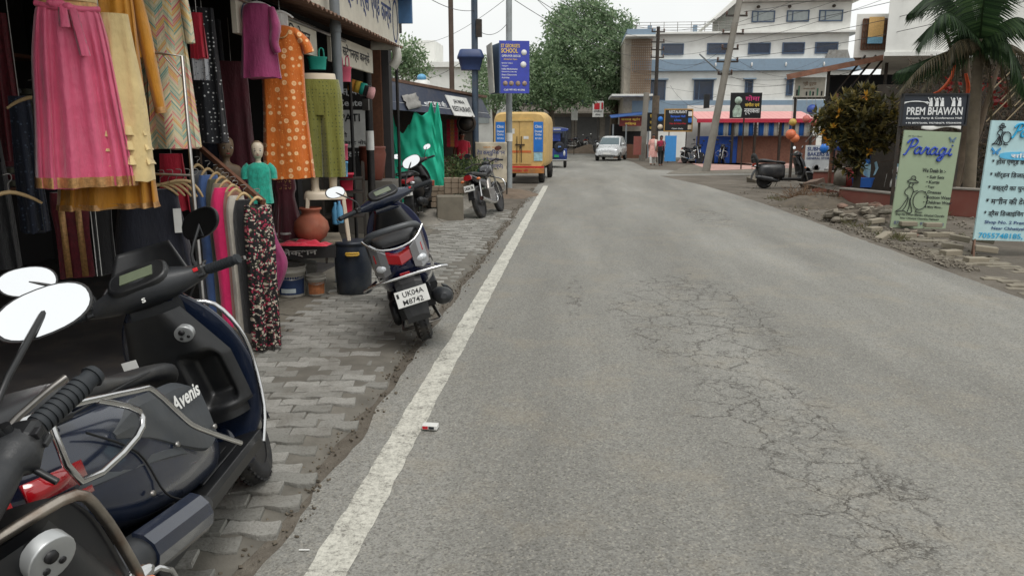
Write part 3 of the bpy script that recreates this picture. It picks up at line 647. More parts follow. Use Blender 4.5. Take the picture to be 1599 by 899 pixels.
def m_chevron():
    t = NT('chevron_print'); v = t.co(); x, y, z = t.sep(v)
    tri = t.math('PINGPONG', x, .05); u = t.math('ADD', t.math('MULTIPLY', z, 1), t.math('MULTIPLY', tri, 1.25))
    k = t.math('FLOOR', t.math('MULTIPLY', u, 62)); wn = t.n('ShaderNodeTexWhiteNoise'); wn.noise_dimensions = '2D'
    cb = t.n('ShaderNodeCombineXYZ'); t.l(k, cb.inputs[0]); t.l(t.math('FLOOR', t.math('MULTIPLY', x, 20)), cb.inputs[1]); t.l(cb.outputs[0], wn.inputs['Vector'])
    c = t.ramp(wn.outputs['Value'], (0, lin(214, 196, 150)), (.25, lin(96, 150, 142)), (.45, lin(222, 206, 170)), (.6, lin(206, 92, 112)), (.75, lin(216, 174, 84)), (.9, lin(200, 190, 160)))
    fr = t.math('FRACT', t.math('MULTIPLY', u, 62)); c = t.mix(t.ramp(fr, (.0, .8), (.22, 0), (.8, 0), (1, .8)), c, lin(214, 202, 172))
    t.base(c); t.set(Roughness=.8, Sheen_Weight=.2); wrinkle(t); return t.m
def m_floral():
    t = NT('floral_print'); v = t.co(scale=(1, .2, 1)); w1 = t.n('ShaderNodeVectorMath'); w1.operation = 'ADD'; t.l(v, w1.inputs[0])
    nn = t.n('ShaderNodeTexNoise'); nn.inputs['Scale'].default_value = 30; t.l(v, nn.inputs['Vector']); s2 = t.n('ShaderNodeVectorMath'); s2.operation = 'SCALE'; s2.inputs['Scale'].default_value = .03; t.l(nn.outputs['Color'], s2.inputs[0]); t.l(s2.outputs[0], w1.inputs[1])
    g = t.n('ShaderNodeSeparateColor'); t.l(t.voro(w1.outputs[0], 85, 'F1', 'Color'), g.inputs[0])
    c = t.ramp(g.outputs[0], (0, lin(20, 18, 20)), (.64, lin(30, 26, 28)), (.65, lin(186, 176, 160)), (.80, lin(160, 148, 128)), (.81, lin(150, 40, 66)), (.92, lin(180, 96, 104)), (.93, lin(60, 66, 46)))
    for n_ in t.t.nodes:
        if n_.bl_idname == 'ShaderNodeValToRGB': n_.color_ramp.interpolation = 'CONSTANT'
    e = t.voro(w1.outputs[0], 17, 'F1', 'Distance', .9); c = t.mix(t.ramp(e, (.10, 1), (.15, 0)), c, lin(160, 44, 66)); t.base(c); t.set(Roughness=.8); wrinkle(t); return t.m
C_PINK = m_cloth('pink_satin', (212, 86, 120), .42, .12, .4); C_GOLD = mat('gold_brocade', (186, 142, 92), .4, .35, var=.35, scale=60)
C_MUST = m_cloth('mustard_chiffon', (190, 128, 22), .6, .25); C_CREAM = m_cloth('cream_net', (206, 182, 128), .75, .14)
C_CHEV = m_chevron(); C_POLKA = m_dots('polka_print', (16, 18, 26), (206, 208, 208), 32, .22, .35); C_ORANGE = m_dots('orange_print', (196, 100, 18), (232, 188, 136), 15, .30, .35, .18, (226, 170, 96))
C_OLIVE = m_dots('olive_print', (112, 112, 42), (66, 72, 26), 30, .22, .2); C_FLOR = m_floral()
C_MAROON = m_cloth('maroon_velvet', (84, 16, 34), .7, .3, .6); C_MAG = m_cloth('magenta_crepe', (142, 44, 94), .7); C_TEAL = m_cloth('teal_jersey', (32, 158, 136), .8, .25, scale=24)
C_NAVY = m_cloth('navy_cotton', (24, 27, 40), .85); C_BLACK = m_cloth('black_cotton', (20, 20, 23), .85); C_RED = m_cloth('red_cotton', (190, 30, 56), .8)
C_GREY = m_cloth('grey_twill', (96, 98, 102), .85); C_BLUE = m_cloth('blue_denim', (82, 112, 168), .85, .2); C_KHAKI = m_cloth('olive_twill', (92, 92, 76), .85); C_BEIGE = m_cloth('beige_twill', (150, 136, 116), .85)
C_HOT = m_cloth('hot_pink_jersey', (214, 26, 98), .7, .12); C_TAN = m_cloth('tan_twill', (166, 122, 104), .85); C_OFF = m_cloth('off_white_cotton', (198, 192, 180), .85); C_DRED = m_cloth('dark_red_brocade', (104, 26, 38), .7, .4, scale=40)
C_WHITE = m_cloth('white_cotton', (214, 214, 210), .8, .06)
M_WOOD = mat('pale_wood', (190, 162, 118), .55, var=.15, scale=20); M_DKWOOD = mat('dark_wood', (96, 62, 44), .6, var=.25, scale=16, bump=.15)
M_IRON = mat('dark_iron', (58, 54, 50), .55, .5, var=.3, scale=10, dirt=.4, dirtcol=lin(96, 70, 52)); M_GALV = mat('grey_pipe', (124, 130, 134), .5, .3, var=.12, dirt=.3)
M_SKIN = mat('mannequin_plastic', (208, 194, 172), .35, var=.05); M_HAIR = mat('painted_hair', (116, 98, 78), .5)
def fr(x0, x1, y0, y1, Y):
    a = at((x0+x1)/2, y1, Y); b = at((x0+x1)/2, y0, Y); depth = math.hypot(a.x, a.y)
    l, r_ = at(x0, y1, Y), at(x1, y1, Y); rz = math.atan2(-a.x, a.y)
    W = (r_-l).length*math.cos(rz-0) if False else abs((r_-l).x)*math.cos(rz)
    return a, W, b.z-a.z, rz
def tubecloth(mb, rings, n=72, folds=9, seed=0, jag=0.0):
    """rings: (z, cx, half width, half depth, fold depth) from the top down"""
    rs = catmull(rings, 5); out = []; m = len(rs)
    for i, (z, cx, hw, hd, am) in enumerate(rs):
        ring = []; t = i/(m-1)
        for j in range(n):
            a = 2*PI*j/n; f = math.sin(folds*a+seed+1.2*math.sin(2*a+seed))*.6+mnoise.noise((math.cos(a)*1.9+seed, math.sin(a)*1.9, z*1.3+seed))*.9
            f2 = mnoise.noise((a*1.3+seed*3, z*7, seed))*.35
            x = math.copysign(abs(math.cos(a))**.8, math.cos(a))*hw; y = math.copysign(abs(math.sin(a))**.8, math.sin(a))*hd
            dz = mnoise.noise((a*2, seed, 3.3))*jag if t > .95 else 0
            ring.append((cx+x*(1+am*f*1.4/max(hw, .05)*.5), y+(f*1.7+f2)*am*(1 if math.sin(a) < 0 else .6)*1.0, z+dz))
        out.append(ring)
    mb.loft(out, True)
def garment(name, label, cat, box, rings, mats, group='clothes hanging at the shop front', folds=9, seed=0.0, hem=0.0, dr=0.0, gname='fabric', depth=1.0, jag=.02):
    """rings in fractions: (height 0..1 from hem, centre offset, half width fraction, depth fraction, fold)"""
    a, W, H, rz = fr(*box); root = thing(name, label, cat, a, rz+R(dr), group)
    mb = MB(); rr_ = [(t*H, cx*W, hw*W, hd*W, am) for t, cx, hw, hd, am in rings]
    tubecloth(mb, rr_, folds=folds, seed=seed, jag=jag); fo = mb.build(gname, mats[0], root)
    if 2.62-a.z > H+.03: hk = MB(); hk.tube([(0, 0, H-.01), (0, .005, 2.62-a.z)], .0035, 6); hk.build('hanging_cord', M_STEEL, root)
    return root, W, H
def hanger(parent, x, z, w=.36, h=.10, m=M_WOOD, hook=.10, tilt=0.0):
    mb = MB(); mb.tube([(x-w/2, 0, z-h), (x-w*.3, 0, z-h*.42), (x, 0, z), (x+w*.3, 0, z-h*.42), (x+w/2, 0, z-h)], [.007, .010, .012, .010, .007], 8, 3)
    o = mb.build('hanger', m, parent); q = MB(); q.tube([(x, 0, z), (x, 0, z+hook*.45), (x+.02, 0, z+hook*.7), (x+.015, 0, z+hook), (x-.018, 0, z+hook*.95)], .0025, 6, 3); q.build('hook', M_STEEL, o); return o
SKIRT = [(1, 0, .30, .12, .004), (.93, 0, .33, .14, .010), (.7, 0, .39, .17, .022), (.4, 0, .44, .20, .028), (.1, 0, .49, .23, .032), (0, 0, .5, .235, .034)]
t, W, H = garment('skirt', 'long pink satin skirt with gold hem and a tied pink waist bow', 'skirt', (62, 214, 12, 290, 3.9), SKIRT, [C_PINK], folds=15, seed=1.3)
q = MB(); tubecloth(q, [(H*.055, 0, W*.50, W*.237, .033), (H*.03, 0, W*.502, W*.239, .0335), (-.004, 0, W*.505, W*.242, .035)], folds=15, seed=1.3); q.build('gold_hem', C_GOLD, t)
q = MB(); tubecloth(q, [(H+.05, 0, W*.29, W*.12, 0), (H, 0, W*.305, W*.13, .0)], folds=8, seed=1.3); q.build('waistband', C_GOLD, t)
q = MB(); q.tube([(-W*.31, -.02, H+.01), (-W*.1, -W*.13, H-.01), (0, -W*.15, H-.005), (W*.1, -W*.13, H-.01), (W*.31, -.02, H+.0)], .016, 8, 3)
for sx, ln, tw in ((-.05, .10, 0), (.04, .24, .3)):
    q.loft([[(W*sx+dx+tw*.12*s_, -W*.15-.012-dy-.03*s_, H-.01-ln*s_) for dx, dy in ((-.02-.006*s_, 0), (-.01, .006), (.01, .002), (.02+.006*s_, .005), (.01, -.004), (-.01, -.004))] for s_ in (0, .3, .6, 1)])
q.ell((0, -W*.155, H-.005), (.028, .018, .022)); q.ell((-.05, -W*.15, H+.01), (.045, .012, .022)); q.build('bow', C_PINK, t)
q = MB(); tubecloth(q, [(H+.45, 0, .15, .08, .004), (H+.2, 0, .145, .08, .006), (H+.03, 0, .14, .07, .005)], folds=5); q.build('bodice', C_CREAM, t)
t, W, H = garment('gown', 'mustard chiffon gown with a ruffled hem hanging behind the pink skirt', 'gown', (92, 250, -60, 322, 4.15), [(1, .2, .2, .1, 0), (.85, .18, .26, .12, .01), (.6, .15, .30, .16, .02), (.3, .06, .42, .2, .03), (0, 0, .5, .22, .035)], [C_MUST], folds=12, seed=2.1)
q = MB(); tubecloth(q, [(.02, 0, W*.50, W*.22, .035), (-.012, 0, W*.51, W*.225, .042)], folds=12, seed=2.1); q.build('ruffled_hem', C_GOLD, t)
t, W, H = garment('gown', 'cream net gown with tiered frills between the pink skirt and mustard blouse', 'gown', (120, 244, 20, 282, 4.02), [(1, .18, .18, .1, 0), (.8, .18, .22, .12, .01), (.5, .14, .33, .16, .015), (.2, .05, .44, .2, .02), (0, 0, .5, .22, .02)], [C_CREAM], folds=7, seed=4)
for f in (.10, .19, .28):
    q = MB(); w_ = W*(.50-.34*f); tubecloth(q, [(H*f+.05, W*.13*f, w_*.96, W*.21*.9, .015), (H*f, W*.12*f, w_+.012, W*.225, .03)], folds=11, seed=4+f, jag=.02); q.build('frill', C_CREAM, t)
t, W, H = garment('blouse', 'mustard yellow embroidered blouse with long dangling sleeve', 'blouse', (166, 226, -50, 90, 4.3), [(1, 0, .34, .16, 0), (.7, 0, .46, .2, .005), (.35, 0, .44, .2, .01), (0, 0, .5, .22, .01)], [C_MUST], seed=3.2)
q = MB(); q.tube([(W*.40, 0, H*.8), (W*.55, -.02, H*.3), (W*.68, -.02, -.10), (W*.80, -.02, -.30)], [.05, .065, .06, .052], 14, 4, flat=.6); q.build('sleeve', C_MUST, t)
q = MB(); q.tube([(W*.79, -.02, -.28), (W*.81, -.02, -.315)], [.056, .056], 14, flat=.6); q.build('cuff', C_GOLD, t)
KURTA = [(1, 0, .36, .12, .004), (.8, 0, .38, .14, .009), (.5, 0, .43, .14, .018), (0, 0, .5, .15, .026)]
t, W, H = garment('kurta', 'long kurta with multicoloured chevron print behind the metal stand', 'kurta', (236, 312, -40, 232, 4.7), KURTA, [C_CHEV], folds=5, seed=.4)
q = MB(); q.tube([(-W*.36, 0, H*.98), (-W*.48, -.02, H*.8), (-W*.52, -.02, H*.62)], [.05, .055, .055], 12, 3, flat=.5); q.build('sleeve', C_CHEV, t)
q = MB(); q.tube([(W*.36, 0, H*.98), (W*.46, -.02, H*.8), (W*.5, -.02, H*.62)], [.05, .055, .055], 12, 3, flat=.5); q.build('sleeve', C_CHEV, t)
t, W, H = garment('kurta', 'shorter chevron print kurta half hidden behind the mustard blouse', 'kurta', (208, 248, -60, 80, 4.75), KURTA, [C_CHEV], folds=4, seed=5.4)
t, W, H = garment('kurta', 'chevron print kurta in shade behind the longer chevron one', 'kurta', (222, 268, -20, 216, 5.05), KURTA, [C_CHEV], folds=4, seed=7.7)
t, W, H = garment('top', 'bright red child top with printed white hem', 'top', (298, 326, 20, 92, 5.4), KURTA, [C_RED], folds=3, seed=2.4)
q = MB(); tubecloth(q, [(.0, 0, W*.49, W*.15, .01), (-.15, 0, W*.46, W*.16, .012)], folds=3, seed=2); q.build('printed_hem', m_dots('speckled_print', (170, 172, 176), (90, 96, 110), 60, .3, .8), t)
t, W, H = garment('dress', 'black dress with white polka dots in the shop entrance', 'dress', (306, 356, 12, 222, 5.75), KURTA, [C_POLKA], folds=5, seed=8)
t, W, H = garment('gown', 'long dark maroon gown hanging in shadow behind the orange nightgown', 'gown', (352, 418, 96, 430, 6.9), [(1, 0, .36, .14, 0), (.75, 0, .38, .16, .008), (.4, 0, .44, .18, .015), (0, 0, .5, .2, .025)], [C_MAROON], folds=7, seed=3)
t, W, H = garment('tunic', 'plain magenta tunic on a hanger above the rack', 'tunic', (378, 440, 6, 122, 6.0), [(1, 0, .24, .12, 0), (.93, 0, .36, .16, 0), (.7, 0, .40, .18, .006), (.3, 0, .45, .2, .012), (0, 0, .5, .2, .015)], [C_MAG], folds=5, seed=6)
q = MB(); q.tube([(W*.33, 0, H*.93), (W*.42, -.04, H*.7), (W*.36, -.05, H*.48), (W*.44, -.05, H*.34)], [.05, .062, .05, .042], 14, 4, flat=.7); q.build('sleeve', C_MAG, t)
hanger(t, 0, H*1.0+.01, .2, .03, M_WHITE)
t, W, H = garment('nightgown', 'orange short-sleeved nightgown printed with pale circles', 'nightgown', (412, 492, 40, 278, 6.4), [(1, 0, .12, .08, 0), (.97, 0, .36, .14, 0), (.85, 0, .40, .16, .004), (.5, 0, .41, .17, .012), (0, 0, .5, .19, .02)], [C_ORANGE], folds=6, seed=1)
for sx in (-1, 1):
    q = MB(); q.tube([(sx*W*.28, 0, H*.955), (sx*W*.44, -.02, H*.90), (sx*W*.52, -.02, H*.83)], [.06, .07, .075], 14, 3, flat=.6); q.build('sleeve', C_ORANGE, t)
q = MB(); q.tube([(-W*.16, -W*.12, H*.97), (-W*.1, -W*.16, H*.93), (0, -W*.17, H*.915), (W*.1, -W*.16, H*.93), (W*.16, -W*.12, H*.97)], .008, 6, 3); q.build('neck_trim', C_GOLD, t)
q = MB(); q.box((0, -.0, H*1.03), (W*.3, .012, H*.10)); q.build('neck_card', C_WHITE, t, bevel=.02); hanger(t, 0, H*1.09, .22, .05, M_WHITE, .2)
t, W, H = garment('dress', 'small maroon velvet dress with beaded chest standing on the goods table', 'dress', (424, 474, 266, 372, 6.95), [(1, 0, .30, .18, 0), (.75, 0, .36, .2, .004), (.62, 0, .30, .18, .004), (.3, 0, .42, .22, .015), (0, 0, .5, .24, .02)], [C_MAROON], folds=8, seed=4.4)
q = MB(); rn = random.Random(3)
for i in range(46):
    x_ = rn.uniform(-.2, .2)*W; q.ell((x_, -W*.19-.004, H*rn.choice((.92, .84, .76))+rn.uniform(-.02, .02)), (.005, .003, .005), 6, 4)
q.build('beading', C_GOLD, t); q = MB(); tubecloth(q, [(H*.10, 0, W*.48, W*.235, .02), (H*.07, 0, W*.485, W*.238, .02)], folds=8, seed=4.4); q.build('lace_trim', C_WHITE, t)
# half mannequin wearing olive palazzo trousers, standing on a plastic stool
a, W, H, rz = fr(473, 538, 125, 276, 7.0)
t = thing('mannequin', 'half mannequin in patterned olive palazzo trousers standing on a cream stool', 'mannequin', a, rz, 'mannequins at the shop front')
q = MB(); zs = a.z-1.045
for sx in (-1, 1): q.tube([(sx*.085, 0, -zs), (sx*.085, 0, -zs+.05), (sx*.09, 0, .12), (sx*.10, 0, .5), (sx*.08, 0, .75)], [.045, .035, .045, .07, .09], 14, 3)
q.loft([[(x, y, z) for x, y in spl(w_, d_, 20, 2.4)] for z, w_, d_ in ((.62, .16, .10), (H-.03, .165, .105), (H+.03, .155, .10), (H+.055, .15, .095))]); q.build('legs', M_SKIN, t)
q = MB()
for sx in (-1, 1): tubecloth(q, [(H-.0, sx*.082, .10, .115, .0), (H*.8, sx*.092, .115, .125, .004), (H*.55, sx*.098, .112, .125, .01), (0, sx*.108, .105, .12, .02)], folds=5, seed=sx+2.0)
tubecloth(q, [(H+.0, 0, .178, .118, 0), (H*.85, 0, .205, .132, .004), (H*.64, 0, .205, .122, .006)], folds=7, seed=4.0); q.build('trousers', C_OLIVE, t)
a2 = at(508, 300, 7.0)
t = thing('plastic_stool', 'cream plastic stool carrying the olive-trousered half mannequin', 'stool', (a2.x, a2.y, .57), rz)
q = MB(); q.loft([[(x, y, z) for x, y in spl(w_, w_*.8, 24, 4)] for z, w_ in ((.40, .205), (.44, .20), (.47, .185), (.475, .17))]); q.build('seat', M_SKIN, t)
for sx in (-1, 1):
    for sy in (-1, 1): q = MB(); q.bar((sx*.165, sy*.125, .41), (sx*.20, sy*.155, 0), .035, .035); q.build('leg', M_SKIN, t, bevel=.006)
# goods table, pot, cloth, lettered board
a3 = at(470, 380, 7.0); tz = .56
t = thing('table', 'rough wooden goods table holding clay pot and mannequins', 'table', (a3.x-.25, a3.y+.15, 0), R(20))
q = MB()
for i in range(4): q.box((0, -.3+.17*i, tz-.015), (1.15, .165, .025))
q.build('table_top', mat('grey_plank', (132, 122, 106), .8, var=.25, scale=9, bump=.2), t, recalc=True)
for sx in (-.53, .53):
    for sy in (-.34, .26): q = MB(); q.bar((sx, sy, tz-.03), (sx, sy, 0), .045, .045); q.build('leg', M_GALV, t)
q = MB(); q.box((0, -.38, tz-.10), (1.05, .02, .12)); bo = q.build('lettered_board', mat('dark_board', (40, 38, 38), .6), t)
q = MB(); put_text(q, 'कलेक्शन', .12, tz-.14, .08, .42, -.395, bold=.02); q.build('lettering', M_WHITE, bo)
M_CLAY = mat('fired_clay', (150, 84, 62), .75, var=.2, scale=8, bump=.2, dirt=.3, dirtcol=lin(196, 150, 122))
def pot(label, loc, s=1, m=M_CLAY, kind='clay_pot'):
    o = MB(); o.lathe([(0, 0), (.07*s, .0), (.135*s, .06*s), (.165*s, .13*s), (.15*s, .20*s), (.10*s, .255*s), (.082*s, .275*s), (.085*s, .30*s), (.105*s, .315*s), (.10*s, .33*s), (.085*s, .325*s), (.07*s, .29*s), (0, .28*s)], 32)
    return tag(o.build(kind, m, loc=loc), label, 'pot')
p_ = at(487, 368, 6.85); pot('round terracotta water pot with narrow neck on the goods table', (p_.x, p_.y, tz), 1.02)
q = MB(); rn = random.Random(5)
q.grid(lambda u, v: ((u-.5)*.5, (v-.5)*.2, .006+.06*max(0, mnoise.noise((u*5, v*5, 2))+.35)*(1-abs(2*u-1)**3)*(1-abs(2*v-1)**3)), 40, 20); tag(q.build('cloth', C_RED, loc=(p_.x-.02, p_.y-.17, tz)), 'crumpled bright red cloth lying before the clay pot', 'cloth')
# second bench leg / concrete lump beneath
q = MB(); q.box((0, 0, .10), (.3, .16, .12), rot(.1, .15, .4)); tag(q.build('concrete_block', MP, loc=(a3.x-.05, a3.y+.1, .18), bevel=.01), 'broken concrete block lying under the goods table', 'block')
# drum and paint buckets
d_ = G(546, 467)
q = MB(); q.lathe([(0, 0), (.155, 0), (.170, .02), (.172, .10), (.178, .25), (.178, .33), (.170, .47), (.166, .49), (.172, .495), (.172, .52), (.158, .525), (0, .515)], 40)
t = thing('plastic_drum', 'dark blue plastic drum with a yellow handle near the scooter', 'drum', (d_.x, d_.y+.17, .03), R(15))
q.build('drum_body', mat('dark_blue_hdpe', (30, 37, 48), .45, var=.25, scale=4, dirt=.45, dirtcol=lin(84, 84, 78)), t)
q = MB(); q.tube([(-.055, -.170, .42), (-.05, -.195, .425), (.05, -.195, .425), (.055, -.170, .42), (.05, -.195, .405), (-.05, -.195, .405), (-.055, -.170, .42)], .010, 8, 2); q.build('handle', mat('yellow_plastic', (206, 164, 60), .5), t)
def bucket(label, loc, r, h, bands, rz):
    t = thing('paint_bucket', label, 'bucket', loc, rz, 'paint buckets below the goods table')
    q = MB(); q.lathe([(0, 0), (r*.86, 0), (r*.87, .01), (r*.95, h*.78), (r*1.02, h*.80), (r*1.02, h*.84), (r*.97, h*.85), (r*1.0, h*.96), (r*1.05, h*.97), (r*1.05, h), (r*.97, h), (r*.93, h*.9), (0, h*.88)], 36)
    q.build('bucket_body', bands[0], t)
    q = MB(); q.loft([[(r*(.875+.085*zf)*1.006*math.cos(a), r*(.875+.085*zf)*1.006*math.sin(a), h*zf) for a in [R(-150+i*8) for i in range(16)]] for zf in (.1, .4, .68)], closed=False, caps=False); q.build('printed_band', bands[1], t, recalc=False)
    if len(bands) > 2:
        q = MB(); q.loft([[(r*(.875+.085*zf)*1.014*math.cos(a), r*(.875+.085*zf)*1.014*math.sin(a), h*zf) for a in [R(-140+i*8) for i in range(9)]] for zf in (.16, .3)], closed=False, caps=False); q.build('paper_label', bands[2], t, recalc=False)
    q = MB(); q.tube([(-r*1.03, 0, h*.82), (-r*.9, -r*.7, h*.68), (0, -r*1.12, h*.60), (r*.9, -r*.7, h*.68), (r*1.03, 0, h*.82)], .004, 6, 4); q.build('wire_handle', M_STEEL, t); return t
M_BKT = mat('grimy_white_plastic', (176, 172, 162), .6, var=.1, dirt=.5, dirtcol=lin(120, 112, 98))
b1 = G(449, 470); bucket('large white paint bucket with a navy printed band', (b1.x, b1.y+.12, .03), .145, .30, (M_BKT, mat('navy_print', (36, 56, 92), .6), mat('pale_label', (186, 196, 198), .6)), R(25))
b2 = G(489, 468); bucket('smaller paint bucket with an orange printed band', (b2.x, b2.y+.1, .03), .095, .20, (M_BKT, mat('orange_print_band', (176, 112, 72), .7, var=.4, scale=20)), R(25))
# ---- building shell of the shop: open front, dark inside
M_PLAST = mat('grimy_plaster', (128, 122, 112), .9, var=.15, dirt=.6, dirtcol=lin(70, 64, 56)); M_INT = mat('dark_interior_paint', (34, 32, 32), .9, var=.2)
t = thing('shop_building', 'open-fronted clothes shop at the left edge, dark inside', 'shop', (-4.6, 4, 0))
def sp(name, c, d, m, **k):
    q = MB(); q.box((c[0]+4.6, c[1]-4, c[2]), d); return q.build(name, m, t, **k)
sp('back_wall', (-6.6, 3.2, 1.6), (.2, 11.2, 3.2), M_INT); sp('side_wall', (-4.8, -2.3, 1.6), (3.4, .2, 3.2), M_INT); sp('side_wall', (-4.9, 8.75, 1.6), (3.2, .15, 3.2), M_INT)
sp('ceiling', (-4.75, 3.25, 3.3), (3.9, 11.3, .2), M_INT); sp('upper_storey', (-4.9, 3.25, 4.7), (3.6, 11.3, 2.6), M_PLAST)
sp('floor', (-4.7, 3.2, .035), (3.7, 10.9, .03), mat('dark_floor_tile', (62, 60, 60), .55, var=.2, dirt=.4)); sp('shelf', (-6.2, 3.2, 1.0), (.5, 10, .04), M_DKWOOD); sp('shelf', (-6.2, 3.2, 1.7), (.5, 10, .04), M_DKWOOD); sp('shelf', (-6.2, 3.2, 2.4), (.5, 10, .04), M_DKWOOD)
sp('shutter_box', (-3.0, 3.25, 3.05), (.35, 11.2, .3), M_IRON)
q = MB(); q.cyl((1.95, -6, 2.62), (1.95, 4.7, 2.62), .018, n=10); q.build('hanging_rail', M_STEEL, t)
# folded clothes on the shelves
rn = random.Random(12); dark = [C_NAVY, C_BLACK, C_MAROON, C_DRED, C_GREY, C_KHAKI, C_RED, C_TEAL]
for lev in (1.02, 1.72):
    for i in range(15):
        y = 2.2+i*.42; n = rn.randint(3, 6); q = MB()
        for k in range(n):
            q.k = k % 2; q.box((rn.uniform(-.02, .02), rn.uniform(-.015, .015), .035+k*.07), (.36, .32, .06))
        tag(q.build('folded_stack', [rn.choice(dark), rn.choice(dark)], loc=(-6.18, y, lev), bevel=.02), 'folded dark garments stacked on the shop shelves', 'clothes', 'folded clothes on the shop shelves')
# dark garments hanging deep in the shop
def plain(name, label, box, m, seed, folds=5, rings=KURTA, cat=None, **k): return garment(name, label, cat or name, box, rings, [m], folds=folds, seed=seed, **k)
TROUS = [(1, 0, .46, .2, 0), (.8, 0, .5, .22, .004), (.5, 0, .44, .18, .008), (0, 0, .46, .16, .012)]
plain('dress', 'dark navy speckled dress hanging deep in the shop at the far left', (34, 80, 150, 362, 4.7), m_dots('dim_speckle', (26, 34, 52), (70, 84, 104), 40, .28, .8), 2)
t, W, H = plain('trousers', 'dark red trousers with embroidered gold strips below the gowns', (92, 152, 300, 432, 4.9), C_DRED, 4, rings=TROUS)
for sx in (-.22, .2):
    q = MB(); q.loft([[(W*sx+dx, -W*.17-.025, z) for dx in (-.02, .02)] for z in (H*.9, H*.5, .01)], closed=False, caps=False); q.build('embroidered_strip', C_GOLD, t, recalc=False, solid=.01)
t, W, H = plain('track_pants', 'black track pants with white side stripes beneath the mustard gown', (152, 186, 285, 428, 4.55), C_BLACK, 6, 3, TROUS, 'track pants')
for dx in (-.02, .006):
    q = MB(); q.bar((-W*.30+dx, -W*.2-.02, H), (-W*.34+dx, -W*.19-.02, .0), .008, .004); q.build('stripe', C_WHITE, t)
t, W, H = plain('top', 'very dark navy top with a white price tag near the dashboard', (180, 306, 296, 420, 4.9), C_NAVY, 7, 4)
q = MB(); q.box((W*.33, -W*.16-.03, H*.62), (W*.1, .004, H*.3)); q.build('price_tag', M_WHITE, t)
for i, (x0, x1, y0, y1, Y, m) in enumerate(((-40, 34, 60, 420, 4.4, C_BLACK), (76, 130, 40, 330, 5.6, C_NAVY), (4, 46, 20, 250, 5.2, C_DRED), (150, 200, 180, 300, 5.9, C_NAVY), (250, 300, 240, 330, 5.9, C_RED), (320, 372, 30, 300, 6.9, C_NAVY))):
    plain('dress', ['plain black dress hanging at the left edge of the shop', 'plain navy dress hung behind the pink skirt', 'dark red dress hung above the wooden hanger', 'navy dress hung deep behind the mustard gown', 'red dress low behind the metal stand', 'navy dress hung between polka-dot dress and maroon gown'][i], (x0, x1, y0, y1, Y), m, i*1.7)
for i, (px, py, Y) in enumerate(((14, 300, 3.9), (52, 152, 4.3))):
    p = at(px, py, Y); t = thing('hanger', ['pale wooden hanger hanging empty at the lower left', 'pale wooden hanger beside the pink skirt'][i], 'hanger', p, R(40+20*i), 'empty wooden hangers'); hanger(t, 0, 0, .30, .07)
for i in range(5):
    p = at(250+9*i, 300-1*i, 4.9); t = thing('hanger', 'empty pale wooden hanger in the fanned bunch behind the stand', 'hanger', (p.x, p.y+.02*i, p.z+.03), R(28+4*i), 'fanned empty wooden hangers', ry=R(8+5*i)); hanger(t, 0, .02, .24, .06)
# metal display frame
f0, f1, f2 = at(222, 80, 4.35), at(284, 88, 4.35), at(286, 274, 4.35)
t = thing('display_stand', 'thin square grey metal display frame before the chevron kurta', 'stand', (f1.x, f1.y, 0))
q = MB(); q.tube([f0-Vector((f1.x, f1.y, 0)), f1-Vector((f1.x, f1.y, 0)), (0, 0, 0)], .011, 8); q.build('frame', M_STEEL, t)
q = MB(); q.tube([f0.lerp(f1, .5)-Vector((f1.x, f1.y, 0)), (0, 0, f1.z-.13)], .005, 6); q.build('brace', M_STEEL, t)
q = MB(); q.tube([(0, 0, f2.z), (-.22, -.03, f2.z+.01)], .008, 6); q.build('rail', M_STEEL, t)
# sloping clothes rack
rF, rN = at(312, 230, 5.55), at(412, 316, 5.05); base = (rF+rN)/2
t = thing('clothes_rack', 'sloping brown clothes rack in front of the shop', 'rack', (base.x, base.y, 0))
off = Vector((base.x, base.y, 0))
q = MB(); q.bar(rF-off, rN-off, .03, .035); q.build('sloping_rail', M_DKWOOD, t)
q = MB(); q.bar(rF-off+Vector((-.02, .02, .02)), (rF.x-off.x-.06, rF.y-off.y+.02, 0), .03, .03); q.build('post', M_IRON, t); q = MB(); q.bar(rN-off+Vector((-.05, .05, .0)), (rN.x-off.x-.1, rN.y-off.y+.1, 0), .025, .025); q.build('post', M_IRON, t)
rackd = [('trousers', 'grey trousers, farthest on the sloping rack', C_GREY, .30), ('jeans', 'pale blue jeans on the sloping rack', C_BLUE, .34), ('trousers', 'olive green trousers beside the blue jeans on the rack', C_KHAKI, .32), ('trousers', 'beige trousers between the olive and pink ones', C_BEIGE, .34), ('leggings', 'hot pink leggings hanging on the sloping rack', C_HOT, .46), ('trousers', 'tan trousers next to the hot pink leggings', C_TAN, .28), ('trousers', 'off-white trousers beside the black ones', C_OFF, .26), ('trousers', 'black trousers between off-white and floral pairs', C_BLACK, .3), ('palazzo', 'floral print palazzo trousers nearest on the rack', C_FLOR, .36)]
pxs = (309, 325, 338, 347, 354, 364, 368, 381, 402)
